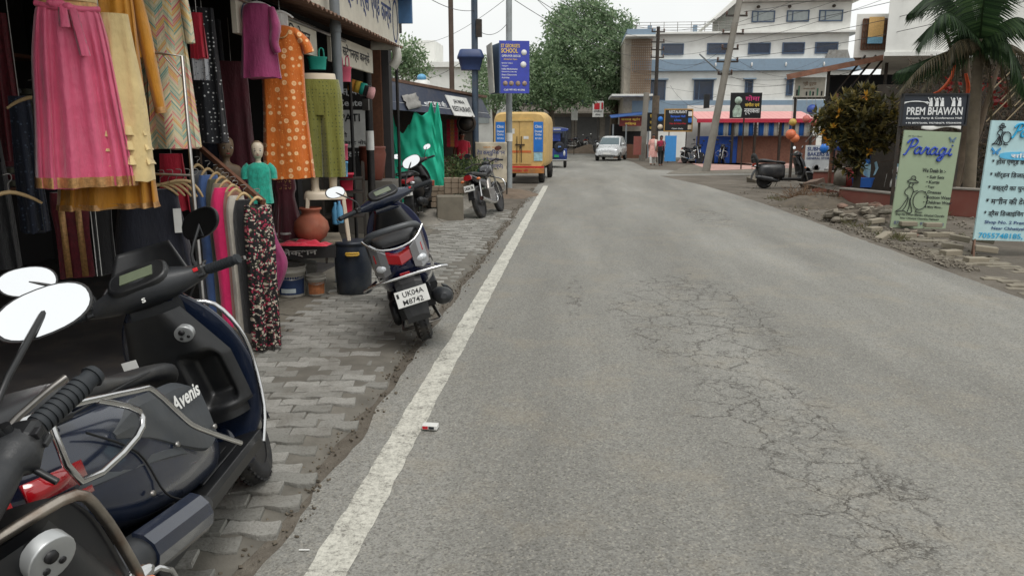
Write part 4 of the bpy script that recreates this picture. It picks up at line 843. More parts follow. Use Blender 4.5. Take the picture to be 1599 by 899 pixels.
for i, (nm, lb, m, wd) in enumerate(rackd):
    f = (i+.4)/9; Y = 5.50-.5*f; top = at(pxs[i], 262+f*58, Y); bot = .16 if i < 8 else .06
    tt = thing(nm, lb, 'trousers', (top.x, top.y, bot), R(56-16*f), 'trousers hanging on the sloping rack')
    H = top.z-bot; q = MB()
    if i == 8:
        for sx in (-1, 1): tubecloth(q, [(H-.02, sx*.036, .055, .045, 0), (H*.8, sx*.04, .062, .05, .006), (H*.4, sx*.045, .055, .05, .012), (0, sx*.05, .05, .05, .015)], 40, 5, sx*2+1, .02)
    else:
        tubecloth(q, [(H-.01, 0, wd*.20, .035, 0), (H*.85, 0, wd*.27, .05, .006), (H*.5, 0, wd*.24, .05, .008), (0, 0, wd*.22, .045, .01)], 40, 4, i*1.9, .02)
    q.build('fabric', m, tt); hanger(tt, 0, H+.035, .11, .05, M_WOOD, .06)
p = at(420, 340, 5.25); tt = thing('cloth_bag', 'magenta cloth bundle tied behind the floral palazzo', 'bundle', (p.x, p.y, .42), R(25))
q = MB(); tubecloth(q, [(.52, 0, .03, .03, 0), (.40, -.02, .07, .05, .006), (.22, .03, .085, .06, .012), (.04, 0, .05, .04, .01), (0, 0, .02, .02, .0)], 36, 5, 3); q.build('fabric', C_MAG, tt)
# mannequin busts
def bust(label, px, py, Y, m, hairm, rz, cloth=True):
    c = at(px, py, Y); t = thing('mannequin', label, 'mannequin', c, rz, 'mannequins at the shop front'); s = 1.0
    q = MB(); q.loft([[(x, y-.006, z) for x, y in spl(w_, d_, 24, 2.2, 0, cy)] for z, w_, d_, cy in catmull([(-.30, .13, .075, .01), (-.22, .14, .08, .01), (-.17, .12, .065, .01), (-.145, .055, .05, .012), (-.12, .034, .036, .012), (-.085, .036, .04, .01), (-.07, .05, .06, .0), (-.04, .062, .075, -.004), (.0, .072, .085, 0), (.05, .074, .088, .004), (.09, .06, .075, .008), (.115, .02, .025, .01)], 3)])
    q.ell((0, -.086, -.018), (.010, .014, .014)); ho = q.build('body', m, t)
    for sx in (-1, 1):
        q = MB(); q.ell((sx*.030, -.079, .008), (.017, .007, .010)); q.build('eye', M_WHITE, ho); q = MB(); q.ell((sx*.030, -.0845, .008), (.010, .004, .009)); q.build('pupil', M_BLACKINK, ho)
        q = MB(); q.tube([(sx*.012, -.086, .024), (sx*.03, -.082, .030), (sx*.044, -.072, .024)], .005, 6, 2); q.build('eyebrow', M_BLACKINK, ho)
    q = MB(); q.ell((0, -.078, -.046), (.018, .008, .007)); q.build('lips', M_REDL, ho)
    q = MB(); q.loft([[(x, y+.003, z) for x, y in spl(w_, d_, 24, 2.2, 0, cy)] for z, w_, d_, cy in catmull([(.035, .075, .075, .022), (.06, .0765, .088, .010), (.09, .066, .081, .010), (.122, .022, .028, .01)], 3)]); q.build('hair', hairm, t)
    if cloth:
        q = MB(); tubecloth(q, [(-.135, 0, .06, .055, 0), (-.175, 0, .13, .085, 0), (-.24, 0, .15, .095, .004), (-.42, 0, .145, .095, .008), (-.62, 0, .16, .10, .012)], 40, 6, 2); q.build('top', C_TEAL, t)
        for sx in (-1, 1): q = MB(); q.tube([(sx*.11, 0, -.175), (sx*.165, 0, -.23), (sx*.17, -.01, -.33)], [.05, .052, .05], 12, 3); q.build('sleeve', C_TEAL, t)
    t.scale = (.64, .64, .68) if cloth else (.85, .85, .85); return t
bust('child mannequin with painted face wearing a teal top', 402, 236, 5.9, M_SKIN, M_HAIR, R(24)); bust('bald child mannequin head half hidden behind the rack', 352, 232, 6.0, M_HAIR, M_HAIR, R(40), False)
# ================================================================== shops, vehicles and poles along the left side
def leaf_mat(name, a, b, c, rough=.6, trans=.15):
    t = NT(name); g = t.n('ShaderNodeNewGeometry'); n = t.noise(t.co(), .7, 3)
    col = t.ramp(g.outputs['Random Per Island'], (0, lin(*a)), (.5, lin(*b)), (1, lin(*c)))
    col = t.mix(t.ramp(n, (.35, .35), (.65, 0)), col, tuple(x*.6 for x in lin(*a))); t.base(col); t.set(Roughness=rough)
    tr = t.n('ShaderNodeBsdfTranslucent'); t.l(col, tr.inputs['Color']); mx_ = t.n('ShaderNodeMixShader'); mx_.inputs[0].default_value = .38
    t.l(t.b.outputs[0], mx_.inputs[1]); t.l(tr.outputs[0], mx_.inputs[2]); t.l(mx_.outputs[0], t.t.nodes['Material Output'].inputs['Surface']); return t.m
LF_DARK = leaf_mat('dark_leaf', (68, 92, 60), (94, 118, 80), (126, 146, 106)); LF_MID = leaf_mat('mid_leaf', (92, 118, 84), (122, 147, 108), (160, 177, 142)); LF_WEED = leaf_mat('weed_leaf', (46, 66, 36), (74, 94, 52), (124, 136, 86))
M_BARK = mat('bark', (92, 82, 70), .95, var=.3, scale=5, bump=.6, bscale=18)
def leaf(mb, p, d, L, W, up=None, fold=.25):
    d = Vector(d).normalized(); u = Vector(up) if up is not None else Vector((rnd_l.uniform(-1, 1), rnd_l.uniform(-1, 1), rnd_l.uniform(-.3, 1)))
    s = d.cross(u)
    if s.length < 1e-3: s = d.orthogonal()
    s.normalize(); n = s.cross(d); p = Vector(p)
    mb.add([p, p+d*L*.45+s*W/2-n*fold*W*.3, p+d*L, p+d*L*.45-s*W/2-n*fold*W*.3], [(0, 1, 2, 3)], False)
rnd_l = random.Random(11)
def rdir(): 
    while True:
        v = Vector((rnd_l.uniform(-1, 1), rnd_l.uniform(-1, 1), rnd_l.uniform(-1, 1)))
        if .05 < v.length < 1: return v.normalized()
def clump(mb, c, r, n, L, W, flat=.75):
    c = Vector(c)
    for _ in range(n):
        d = rdir(); p = c+Vector((d.x*r, d.y*r, d.z*r*flat))*(rnd_l.random()**.45)
        q = (d+rdir()*.9+Vector((0, 0, -.15))).normalized(); k = rnd_l.uniform(.7, 1.25); leaf(mb, p, q, L*k, W*k)
def plane_M(loc, rz): return Matrix.Translation(loc) @ Matrix.Rotation(rz, 4, 'Z')
def lettering(parent, mats, lines, y=-.012, name='lettering', M=None):
    """lines: (text, x, z, height, width or None, material index[, align[, shear]])"""
    o = None
    for ln in lines:
        q = MB()
        if M is not None: q.M = M
        tx, x, z, h, w_, k = ln[:6]; q.k = k
        put_text(q, tx, x, z, h, w_, y, ln[6] if len(ln) > 6 else 'C', .02, ln[7] if len(ln) > 7 else 0)
        q.mi = [0]*len(q.mi); o = q.build(name, mats[k], parent, recalc=False)
    return o
INK_BLUE = mat('blue_ink', (36, 56, 110), .6); INK_DK = mat('dark_ink', (28, 30, 38), .6); INK_WHITE = mat('white_ink', (222, 224, 224), .6); INK_YEL = mat('yellow_ink', (232, 196, 84), .6); INK_RED = mat('red_ink', (190, 32, 44), .6)
M_CREAM = mat('cream_board', (212, 206, 190), .7, var=.08, dirt=.22, dirtcol=lin(120, 108, 90)); M_BLACKB = mat('black_board', (24, 24, 27), .5)
# shop signboards over the pavement
t = thing('signboard', 'upper long cream signboard with large blue Hindi lettering', 'signboard', (-2.62, 7.2, 2.80), R(90))
q = MB(); q.box((.3, .03, .36), (7.6, .06, .72)); q.build('panel', M_CREAM, t)
q = MB(); q.box((.3, .02, .80), (7.7, .5, .16)); q.box((4.10, -.0, .62), (.06, .40, .5)); q.build('cornice', mat('blue_metal', (70, 108, 150), .5, var=.15, dirt=.3), t)
lettering(t, [INK_BLUE, INK_RED], [('कम्यूिनकेशन', .55, .20, .40, 1.5, 0), ('स्टेशनर्स', 1.95, .20, .40, 1.05, 0), ('एण्ड', 2.78, .20, .36, .42, 0), ('कान्फे', 3.35, .20, .40, .55, 0), ('शमा', -.6, .18, .4, .5, 0)], -.004)
q = MB()
for a in range(24): 
    x0, x1 = R(a*15), R(a*15+15); q.add([(3.85+.16*math.cos(x0), -.005, .36+.3*math.sin(x0)), (3.85+.16*math.cos(x1), -.005, .36+.3*math.sin(x1)), (3.85+.13*math.cos(x1), -.005, .36+.26*math.sin(x1)), (3.85+.13*math.cos(x0), -.005, .36+.26*math.sin(x0))], [(0, 1, 2, 3)])
q.build('ring_emblem', INK_BLUE, t, recalc=False)
for i, (y0, y1, txt, lb) in enumerate(((5.9, 7.75, 'टेप कम्यूिनकेशन', 'lower cream signboard directly above the orange nightgown'), (8.2, 9.9, 'सटेशनर्स कान्फे', 'lower cream signboard above the black pillar, shorter Hindi lettering'))):
    t = thing('signboard', lb, 'signboard', (-2.66, (y0+y1)/2, 2.36), R(90), 'cream signboards below the awning')
    q = MB(); W = y1-y0; q.box((0, .02, .14), (W, .04, .29)); q.build('panel', M_CREAM, t); lettering(t, [INK_DK], [(txt, .12, .06, .17, W*.66, 0)], -.004)
    q = MB()
    for a in range(16):
        x0, x1 = R(a*22.5), R(a*22.5+22.5); q.add([(-W*.40+.10*math.cos(x0), -.004, .14+.11*math.sin(x0)), (-W*.40+.10*math.cos(x1), -.004, .14+.11*math.sin(x1)), (-W*.40+.085*math.cos(x1), -.004, .14+.094*math.sin(x1)), (-W*.40+.085*math.cos(x0), -.004, .14+.094*math.sin(x0))], [(0, 1, 2, 3)])
    q.build('ring_emblem', INK_BLUE, t, recalc=False)
# rusty corrugated awning between the two rows of signs
M_RUST = mat('rusty_sheet', (112, 86, 70), .8, .2, var=.35, scale=7, dirt=.6, dirtcol=lin(84, 52, 38))
q = MB(); NX = 220
q.add([(x, y, z) for i in range(NX+1) for x, y, z in ((-3.1, 3.0+7.2*i/NX, 2.90+.018*math.sin(i*1.7)), (-2.32, 3.0+7.2*i/NX, 2.70+.018*math.sin(i*1.7)))], [(2*i, 2*i+1, 2*i+3, 2*i+2) for i in range(NX)], True)
tag(q.build('awning', M_RUST, solid=.004), 'rusty corrugated awning between the upper and lower cream signs', 'awning')
# grey drain pipe with elbow
q = MB(); q.cyl((0, 0, 2.0), (0, 0, 4.2), .052, n=20); q.cyl((0, 0, 2.62), (0, 0, 2.70), .06, n=20); t = thing('drain_pipe', 'thick vertical grey drain pipe behind the half mannequin', 'pipe', (-2.52, 7.95, 0)); q.build('pipe', M_GALV, t)
e0 = at(610, 78, 10.0); q = MB(); q.tube([(-.25, .0, .06), (0, 0, .05), (.07, .0, -.0), (.08, 0, -.12), (.02, 0, -.22)], .06, 16, 4); tag(q.build('drain_elbow', mat('pale_pvc', (176, 174, 166), .5, dirt=.4), loc=e0), 'pale plastic pipe elbow at the end of the awning', 'pipe')
# neighbouring unit: wall with painted boards
t = thing('copy_shop', 'narrow dim shop with dark lettered wall beyond the mannequin', 'shop', (-4.5, 11, 0))
def sp2(name, c, d, m):
    q = MB(); q.box((c[0]+4.5, c[1]-11, c[2]), d); return q.build(name, m, t)
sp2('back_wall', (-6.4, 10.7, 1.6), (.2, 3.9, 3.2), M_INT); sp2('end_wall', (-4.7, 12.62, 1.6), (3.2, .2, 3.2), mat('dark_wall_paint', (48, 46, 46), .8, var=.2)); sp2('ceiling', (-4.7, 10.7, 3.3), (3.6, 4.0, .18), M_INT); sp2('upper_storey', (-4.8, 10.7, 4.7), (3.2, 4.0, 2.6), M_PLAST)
sp2('counter', (-4.2, 12.2, .42), (2.2, .6, .84), mat('grey_step', (104, 100, 94), .9, dirt=.5)); sp2('door_post', (-3.30, 12.48, 1.5), (.16, .06, 3.0), M_DKWOOD)
bM = Matrix.Translation((4.5, -11, 0)) @ Matrix.Translation((-3.68, 12.50, 0))
q = MB(); q.M = bM; q.box((0, 0, 1.66), (.62, .016, .62)); wp = q.build('white_poster', M_WHITE, t)
lettering(wp, [INK_DK], [('PATI', -.1, 1.78, .13, .34, 0), ('नी', -.22, 1.52, .09, .12, 0), ('कार्ट नोएडा', .02, 1.38, .10, .5, 0)], -.012, M=bM)
lettering(t, [INK_WHITE], [('हॉस्िपटल', -.05, 2.18, .17, .66, 0), ('(Center)', -.05, 2.00, .14, .6, 0), ('रक युब', .0, 1.14, .14, .42, 0)], -.022, 'wall_lettering', M=bM @ Matrix.Translation((0, -.03, 0)))
p = at(583, 281, 11.6)
q = MB(); q.lathe([(0, 0), (.13, 0), (.15, .02), (.19, .22), (.215, .40), (.20, .47), (.21, .49), (.21, .52), (.19, .525), (.18, .48), (0, .46)], 32); tag(q.build('clay_urn', mat('red_clay', (112, 58, 44), .6, var=.12, coat=.1), loc=p), 'tall reddish brown clay urn standing on a grey step', 'urn')
q = MB(); q.box((0, 0, -.43), (.9, .6, .86)); tag(q.build('step', mat('grey_step', (104, 100, 94)), loc=(p.x-.1, p.y+.12, p.z-.004), bevel=.01), 'grey plastered step carrying the tall clay urn', 'step')
# black posts along the shop front
for i, (px, pb, Y, top, r, lb) in enumerate(((551, 402, 9.3, 2.6, .022, 'thin black post left of the clay urn, nearest the mannequin'), (578, 330, 10.6, 2.75, .055, 'thick black pillar right of the clay urn with pale clamp'), (623, 330, 11.4, 2.72, .024, 'thin black post in front of the green cloth'))):
    p = at(px, 230, Y); t = thing('post', lb, 'post', (p.x, p.y, 0), 0, 'black posts along the shop front')
    q = MB(); q.cyl((0, 0, 0), (0, 0, top), r, n=14); q.build('shaft', mat('black_iron', (26, 25, 26), .5, .3, dirt=.2), t)
    if i == 1:
        q = MB(); q.box((-.02, -.06, 1.98), (.10, .05, .16)); q.box((-.06, -.06, 2.15), (.07, .05, .10)); q.build('meter_boxes', M_STEEL, t, bevel=.008); q = MB(); q.cyl((0, 0, 1.35), (0, 0, 1.62), r+.004, n=14); q.build('pale_wrap', M_OFFW if 'M_OFFW' in globals() else M_WHITE, t)
# hanging plastic baskets, towel rolls, crates
def basket(label, px0, px1, py0, py1, Y, m, rim=True):
    a, W, H, rz = fr(px0, px1, py0, py1, Y); t = thing('basket', label, 'basket', a, rz, 'coloured plastic baskets hung from the awning')
    q = MB(); q.loft([[(x, y, z) for x, y in spl(w_, w_*.7, 24, 3)] for z, w_ in ((0, W*.40), (H*.5, W*.46), (H*.52, W*.5), (H*.58, W*.5))]); q.build('tub', m, t)
    for sx in (-.22, .22):
        q = MB(); q.tube([(W*sx-W*.12, 0, H*.55), (W*sx-W*.1, 0, H*.9), (W*sx, 0, H), (W*sx+W*.1, 0, H*.9), (W*sx+W*.12, 0, H*.55)], .007, 6, 4); q.build('handle', m, t)
M_TEALP = mat('teal_plastic', (44, 168, 150), .45); M_PINKP = mat('pink_plastic', (206, 92, 116), .45); M_REDP = mat('red_plastic', (190, 34, 62), .45); M_SKYP = mat('sky_blue_plastic', (96, 160, 200), .45)
basket('teal plastic basket with two loop handles', 480, 512, 75, 109, 7.7, M_TEALP); basket('pink and red plastic basket next to the grey pipe', 527, 550, 88, 128, 8.3, M_PINKP); basket('small sky blue basket squeezed by the grey pipe', 523, 532, 98, 128, 8.25, M_SKYP)
for i, (px, m, lb) in enumerate(((549, mat('orange_towel', (206, 140, 60), .9), 'orange rolled towel'), (559, mat('yellow_towel', (206, 168, 66), .9), 'yellow rolled towel'), (567, M_TEALP, 'teal rolled towel'), (573, C_BLACK, 'black rolled towel'), (579, mat('pale_pink_towel', (214, 160, 160), .9), 'pale pink rolled towel'))):
    p = at(px, 133+3*i, 9.6); q = MB(); q.tube([(-.05, 0, 0), (-.04, 0, 0), (.04, 0, 0), (.05, 0, 0)], [.04, .075, .075, .05], 16); o = tag(q.build('towel', m, loc=p), lb+' in the row hanging under the awning', 'towel', 'rolled towels under the awning'); o.rotation_euler = (0, R(14), R(20))
for i, (px0, px1, py0, py1, Y, m, lb) in enumerate(((536, 544, 225, 250, 8.6, M_PINKP, 'pale pink plastic box on the goods stand'), (532, 544, 252, 276, 8.6, M_SKYP, 'sky blue plastic crate on the goods stand'), (530, 553, 270, 297, 8.8, M_REDP, 'red plastic tub on the upper stand shelf'), (527, 552, 308, 334, 8.8, M_REDP, 'red plastic tub on the lower stand shelf'))):
    a, W, H, rz = fr(px0, px1, py0, py1, Y); q = MB(); q.loft([[(x, y, z) for x, y in spl(w_, w_*.9, 20, 5)] for z, w_ in ((0, W*.42), (H*.86, W*.48), (H*.87, W*.53), (H, W*.53), (H*.98, W*.47), (H*.2, W*.38))]); o = tag(q.build('plastic_tub', m, loc=a), lb, 'tub', 'plastic tubs on the goods stand'); o.rotation_euler.z = rz
t = thing('goods_stand', 'dark metal stand with two shelves beside the stool', 'stand', at(540, 370, 8.8), R(18)); b0 = t.location.copy(); t.location.z = 0
for z in (at(540, 335, 8.8).z, at(540, 298, 8.8).z, at(540, 277, 8.8).z): q = MB(); q.box((0, .05, z-.015), (.5, .4, .02)); q.build('shelf', M_IRON, t)
for sx in (-.24, .24):
    for sy in (-.14, .24): q = MB(); q.bar((sx, sy, 0), (sx, sy, 1.25), .025, .025); q.build('leg', M_IRON, t)
q = MB(); q.tube([(-.06, 0, .05), (-.06, 0, .19), (-.025, 0, .24), (-.025, 0, .27), (.025, 0, .27), (.025, 0, .24), (.06, 0, .19)], .01, 6)
q = MB(); q.lathe([(0, 0), (.042, 0), (.045, .02), (.045, .17), (.016, .23), (.016, .26), (0, .26)], 16)
for i, (px, py) in enumerate(((525, 350), (531, 348))):
    tag(q.build('water_bottle', M_SKYP, loc=at(px, py, 8.6)), 'blue-tinted plastic bottle beside the stand legs', 'bottle', 'bottles beside the goods stand')
# an old bicycle-like metal frame leaning behind the drum
t = thing('metal_frame', 'tangle of thin grey metal rods and handles behind the drum', 'frame', G(580, 345)+Vector((0, 0, .0)), R(10))
rn = random.Random(8)
for i in range(6): q = MB(); q.tube([(-.3+.1*i, 0, 0), (-.1+.08*i, .1, .3+.05*(i % 2)), (-.3+.12*i, .05, .62)], .01, 6, 3); q.build('rod', M_STEEL, t)
q = MB(); q.tube([(-.4, 0, .56), (-.1, .05, .66), (.3, .05, .58), (.42, 0, .5)], .016, 8, 3); q.build('handlebar', M_CHROME, t)
# ---- restaurant with dark blue awning board
P0 = Vector((-3.42, 14.55, 0)); P1 = at(760, 160, 21.0); P1.z = 0; dv = P1-P0; L = dv.length; rzf = math.atan2(dv.y, dv.x)
t = thing('restaurant', 'low restaurant with long navy sloping awning board', 'restaurant', P0, rzf); M_NAVYB = mat('navy_board', (38, 48, 68), .55, var=.12, dirt=.25)
q = MB(); q.add([(-.6, -.12, 2.02), (L, -.12, 2.0), (L, .14, 2.52), (-.6, .14, 2.66), (-.6, .18, 2.66), (L, .18, 2.52), (L, -.06, 2.0), (-.6, -.06, 2.02)], [(0, 1, 2, 3), (4, 5, 6, 7), (0, 3, 4, 7), (1, 6, 5, 2), (3, 2, 5, 4), (0, 7, 6, 1)]); fa = q.build('awning_board', M_NAVYB, t)
q = MB(); q.bar((-.6, -.05, 2.17), (L, -.05, 2.13), .012, .012); q.build('stripe', INK_WHITE, fa)
FM = Matrix.Translation((0, 0, 0)) @ Matrix.Rotation(R(-25), 4, 'X')
fm = Matrix.Translation((0, -.12, 2.0)) @ Matrix.Rotation(R(-26), 4, 'X')
lettering(fa, [INK_WHITE], [('अपना', 1.7, .36, .13, .6, 0), ('बाजार खाना जी।', 2.1, .19, .14, 1.5, 0)], -.01, M=fm)
q = MB(); q.M = fm; q.box((L*.60, -.03, .24), (1.7, .02, .52)); pn = q.build('name_panel', M_WHITE, fa); lettering(pn, [INK_DK], [('JAI MAA', L*.60, .28, .13, .9, 0), ('RESTAURANT', L*.60, .09, .14, 1.5, 0)], -.045, M=fm)
q = MB(); q.M = fm; q.grid(lambda u, v: (.1+u*.9, -.05-.05*mnoise.noise((u*5, v*5, 1)), .02+v*.3+.1*u), 12, 6); q.build('torn_fabric', mat('grey_rag', (140, 138, 134), .9), fa, solid=.004)
M_RUST2 = M_RUST
def spr(name, c, d, m):
    q = MB(); q.box(c, d); return q.build(name, m, t)
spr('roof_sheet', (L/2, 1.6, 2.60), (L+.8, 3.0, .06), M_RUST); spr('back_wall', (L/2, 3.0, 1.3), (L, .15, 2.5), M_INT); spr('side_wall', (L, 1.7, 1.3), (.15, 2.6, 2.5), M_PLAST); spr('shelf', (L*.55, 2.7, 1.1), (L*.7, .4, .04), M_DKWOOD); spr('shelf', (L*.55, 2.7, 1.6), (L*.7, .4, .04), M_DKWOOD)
spr('counter', (L*.72, .9, .45), (1.6, .6, .9), M_DKWOOD); spr('shutter', (L*.42, 1.6, 1.2), (.05, 2.4, 2.3), M_IRON)
rn = random.Random(31); cols = [M_REDP, M_SKYP, mat('orange_packet', (190, 120, 60), .5), mat('brown_packet', (120, 84, 60), .5), M_WHITE, mat('green_packet', (60, 110, 66), .5), M_NAVYB]
for i in range(22):
    q = MB(); w_, h_ = rn.uniform(.10, .2), rn.uniform(.12, .32); q.box((0, 0, h_/2), (w_, .14, h_))
    p = Matrix.Translation(P0) @ Matrix.Rotation(rzf, 4, 'Z') @ Vector((L*(.22+.03*i), 2.62, 1.12 if i % 2 else 1.62)); o = tag(q.build('goods_packet', rn.choice(cols), loc=p, bevel=.01), 'small coloured packet of goods on the restaurant shelves', 'packet', 'packets on the restaurant shelves'); o.rotation_euler.z = rzf
# hanging snack strips
for i, px in enumerate((700, 706, 712)):
    q = MB(); [q.box((0, 0, -.10*k), (.09, .02, .09)) for k in range(7)]; q.box((0, .012, -.3), (.01, .004, .75)); tag(q.build('snack_strip', cols[(i*2) % 4], loc=at(px, 190, 19.5)), 'strip of snack packets hanging below the navy awning', 'snacks', 'snack strips below the navy awning')
q = MB(); q.lathe([(.20, -.02), (.24, -.03), (.25, 0), (.24, .03), (.20, .02), (.19, 0), (.20, -.02)], 28, 'y', (0, 0, 0), caps=False); q.lathe([(0, .01), (.20, .01), (.2, .015)], 24, 'y'); tag(q.build('wall_fan', M_IRON, loc=at(728, 193, 19.0)), 'round dark fan hanging below the restaurant name panel', 'fan')
# roof clutter
q = MB(); q.lathe([(0, 0), (.2, 0), (.24, .1), (.2, .22), (.1, .27), (0, .27)], 20); tag(q.build('water_tank', M_WHITE, loc=(-3.9, 19.2, 2.66)), 'small white tank on the restaurant roof', 'tank')
q = MB(); q.ell((0, 0, .05), (.12, .12, .09)); tag(q.build('bundle', M_SKYP, loc=(-3.9, 19.15, 2.92)), 'sky blue bundle on top of the white roof tank', 'bundle')
# green cloth
def cloth_top(u): 
    pts = ((0, 2.2), (.10, 1.75), (.22, 1.62), (.36, 1.80), (.47, 2.06), (.6, 1.98), (.72, 2.05), (.80, 2.26), (.86, 2.02), (.92, 2.26), (1, 1.85))
    for (a, b), (c, d) in zip(pts, pts[1:]):
        if a <= u <= c: k = (u-a)/(c-a); k = k*k*(3-2*k); return b+(d-b)*k
    return 1.85
def cfun(u, v):
    x = -.52+1.06*u; zt = cloth_top(u); zb = .02+.35*max(0, u-.5); z = zt+(zb-zt)*v
    y = .05*math.sin(u*9+v*5)+.09*mnoise.noise((u*3.2+v*1.6, v*1.1, 2))+.055*mnoise.noise((u*9-v*6, v*4, 5))+.03*math.sin((u-.47)*26-v*9)*(1-v)+.25*v*(1-u)
    return (x*1.02+.05*v, y, z)
q = MB(); q.grid(cfun, 90, 70); p = at(651, 240, 15.3); t = thing('green_cloth', 'large emerald green cloth draped over a line', 'cloth', (p.x, p.y, 0), R(14)); q.build('sheet', mat('emerald_cloth', (24, 172, 138), .7, var=.12, scale=3), t, solid=.003, recalc=False); t.scale = (.96, .96, .98)
for ux in (-.52, .30, .45): q = MB(); q.cyl((ux, .12, 0), (ux, .12, 2.25), .015, n=8); q.build('support_stick', M_DKWOOD, t)
# raised concrete ramp, block and paver stacks
q = MB(); q.add([(-4.6, 11.8, .03), (-2.45, 12.6, .03), (-2.2, 13.6, .03), (-2.5, 14.0, .15), (-2.6, 17.5, .17), (-4.6, 17.5, .17), (-4.6, 13.4, .15)], [(0, 1, 2, 3, 6), (3, 4, 5, 6)]); q.add([(-2.2, 13.6, .03), (-2.5, 14.0, .15), (-2.6, 17.5, .17), (-2.3, 17.5, .0)], [(0, 1, 2, 3)]); struct(q.build('concrete_ramp', m_conc('ramp_concrete', (104, 100, 92), (128, 123, 114), (142, 137, 127))))
q = MB(); p = at(703, 350, 13.5); q.box((0, 0, .23), (.48, .42, .48)); o = tag(q.build('concrete_block', mat('weathered_concrete', (112, 106, 94), .95, var=.18, scale=5, bump=.5, dirt=.5), loc=(p.x, p.y, 0), bevel=.015), 'big weathered concrete block below the stacked bricks', 'block'); o.rotation_euler.z = R(12)
rn = random.Random(2); M_BRK = mat('grey_brick', (138, 122, 104), .9, var=.2, scale=3, bump=.3, dirt=.4)
for i in range(5):
    for j in range((5, 5, 4, 3, 1)[i]):
        q = MB(); q.box((0, 0, .05), (.17, .2, .095)); p = at(666+j*10.5, 322, 14.4); o = tag(q.build('brick', M_BRK if (i, j) != (4, 0) else mat('red_brick', (140, 70, 56), .9), loc=(p.x+.02*i, p.y+rn.uniform(-.02, .02), .17+.105*i), bevel=.008), ('pale brick in the neat pile by the green cloth' if (i, j) != (4, 0) else 'single reddish brick on top of the pale brick pile'), 'brick', 'bricks piled by the green cloth'); o.rotation_euler.z = R(14+rn.uniform(-4, 4))
for i in range(3):
    for j in range(3):
        q = MB(); q.box((0, 0, .05), (.19, .2, .095)); p = at(700+j*11, 300, 13.9); o = tag(q.build('brick', M_BRK, loc=(p.x, p.y+.1, .47+.1*i-.0), bevel=.008), 'pale brick stacked on the big concrete block', 'brick', 'bricks stacked on the concrete block'); o.rotation_euler.z = R(12+rn.uniform(-4, 4))
# weeds and shrubs behind the motorcycle
t = thing('shrub', 'straggly green weeds growing behind the motorcycle', 'shrub', (-2.75, 17.2, 0)); q = MB()
for _ in range(30): clump(q, (rnd_l.uniform(-.55, .75), rnd_l.uniform(-.7, .9), rnd_l.uniform(.15, .95)), .26, 75, .085, .034)
for _ in range(60): c = (rnd_l.uniform(-.5, .7), rnd_l.uniform(-.6, .8)); q.tube([(c[0], c[1], 0), (c[0]+rnd_l.uniform(-.15, .15), c[1]+rnd_l.uniform(-.1, .1), rnd_l.uniform(.5, 1.15))], .005, 4)
q.build('foliage', LF_WEED, t, recalc=False)
# poles
def upole(name, label, p, h, r0, r1, m, group=None, lean=(0, 0), cross=()):
    t = thing(name, label, 'pole', p, 0, group); q = MB(); q.tube([(0, 0, -.05), (lean[0]*h*.5, lean[1]*h*.5, h*.5), (lean[0]*h, lean[1]*h, h)], [r0, (r0+r1)/2, r1], 14); q.build('shaft', m, t)
    for z, w_, rz in cross:
        q = MB(); c = Vector((lean[0]*z, lean[1]*z, z)); d = Vector((math.cos(rz), math.sin(rz), 0)); q.bar(c-d*w_/2, c+d*w_/2, .07, .07); ao = q.build('crossarm', M_IRON, t)
        for sx in (-.45, 0, .45):
            e = c+d*w_*sx; q = MB(); q.lathe([(0, 0), (.035, .02), (.05, .05), (.03, .08), (.05, .11), (.03, .15), (0, .16)], 10, c=(e.x, e.y, e.z+.03)); q.build('insulator', mat('insulator_brown', (88, 62, 52), .3), ao)
    return t
M_CONCP = mat('concrete_pole', (134, 130, 122), .9, var=.12, scale=3, dirt=.5, bump=.2); M_BLUEST = mat('blue_grey_steel', (66, 80, 96), .55, .3, var=.2, dirt=.3)
PA = upole('utility_pole', 'dark steel pole carrying the blue bin-shaped box', at(743, 250, 19.4)-Vector((0, 0, at(743, 250, 19.4).z)), 7.5, .085, .08, M_BLUEST, 'poles by the left kerb', cross=((5.0, 1.3, R(100)),))
b_ = at(735, 110, 19.4); q = MB(); q.M = Matrix.Translation(b_-PA.location) @ Matrix.Rotation(R(10), 4, 'Z')
q.loft([[(x, y, z) for x, y in spl(w_, d_, 24, 6)] for z, w_, d_ in ((0, .24, .17), (.28, .31, .22), (.285, .34, .25), (.33, .34, .25), (.48, .28, .2), (.50, .25, .18))]); q.build('blue_box', mat('blue_box_plastic', (44, 62, 104), .5), PA)
q = MB(); q.box((at(746, 45, 19.4).x-PA.location.x+.04, -.06, at(746, 45, 19.4).z), (.14, .12, .42)); q.build('small_box', M_IRON, PA)
upole('utility_pole', 'thin rusty pole left of the blue box pole', Vector((at(706, 150, 22).x, 22, 0)), 8, .075, .07, mat('rusty_pole', (84, 70, 62), .8, .2, dirt=.5), 'poles by the left kerb', cross=((5.55, 1.6, R(15)),))
PB = upole('utility_pole', 'pale grey pole with the bundle of school signs', G(795, 303), 7.0, .085, .075, mat('pale_pole', (146, 152, 154), .6, .1, var=.1, dirt=.45, dirtcol=lin(96, 84, 70)), 'poles by the left kerb')
q = MB(); q.cyl((.0, -.002, 1.38), (0, -.002, 1.6), .092, n=16); q.build('paper_wrap', M_WHITE, PB)
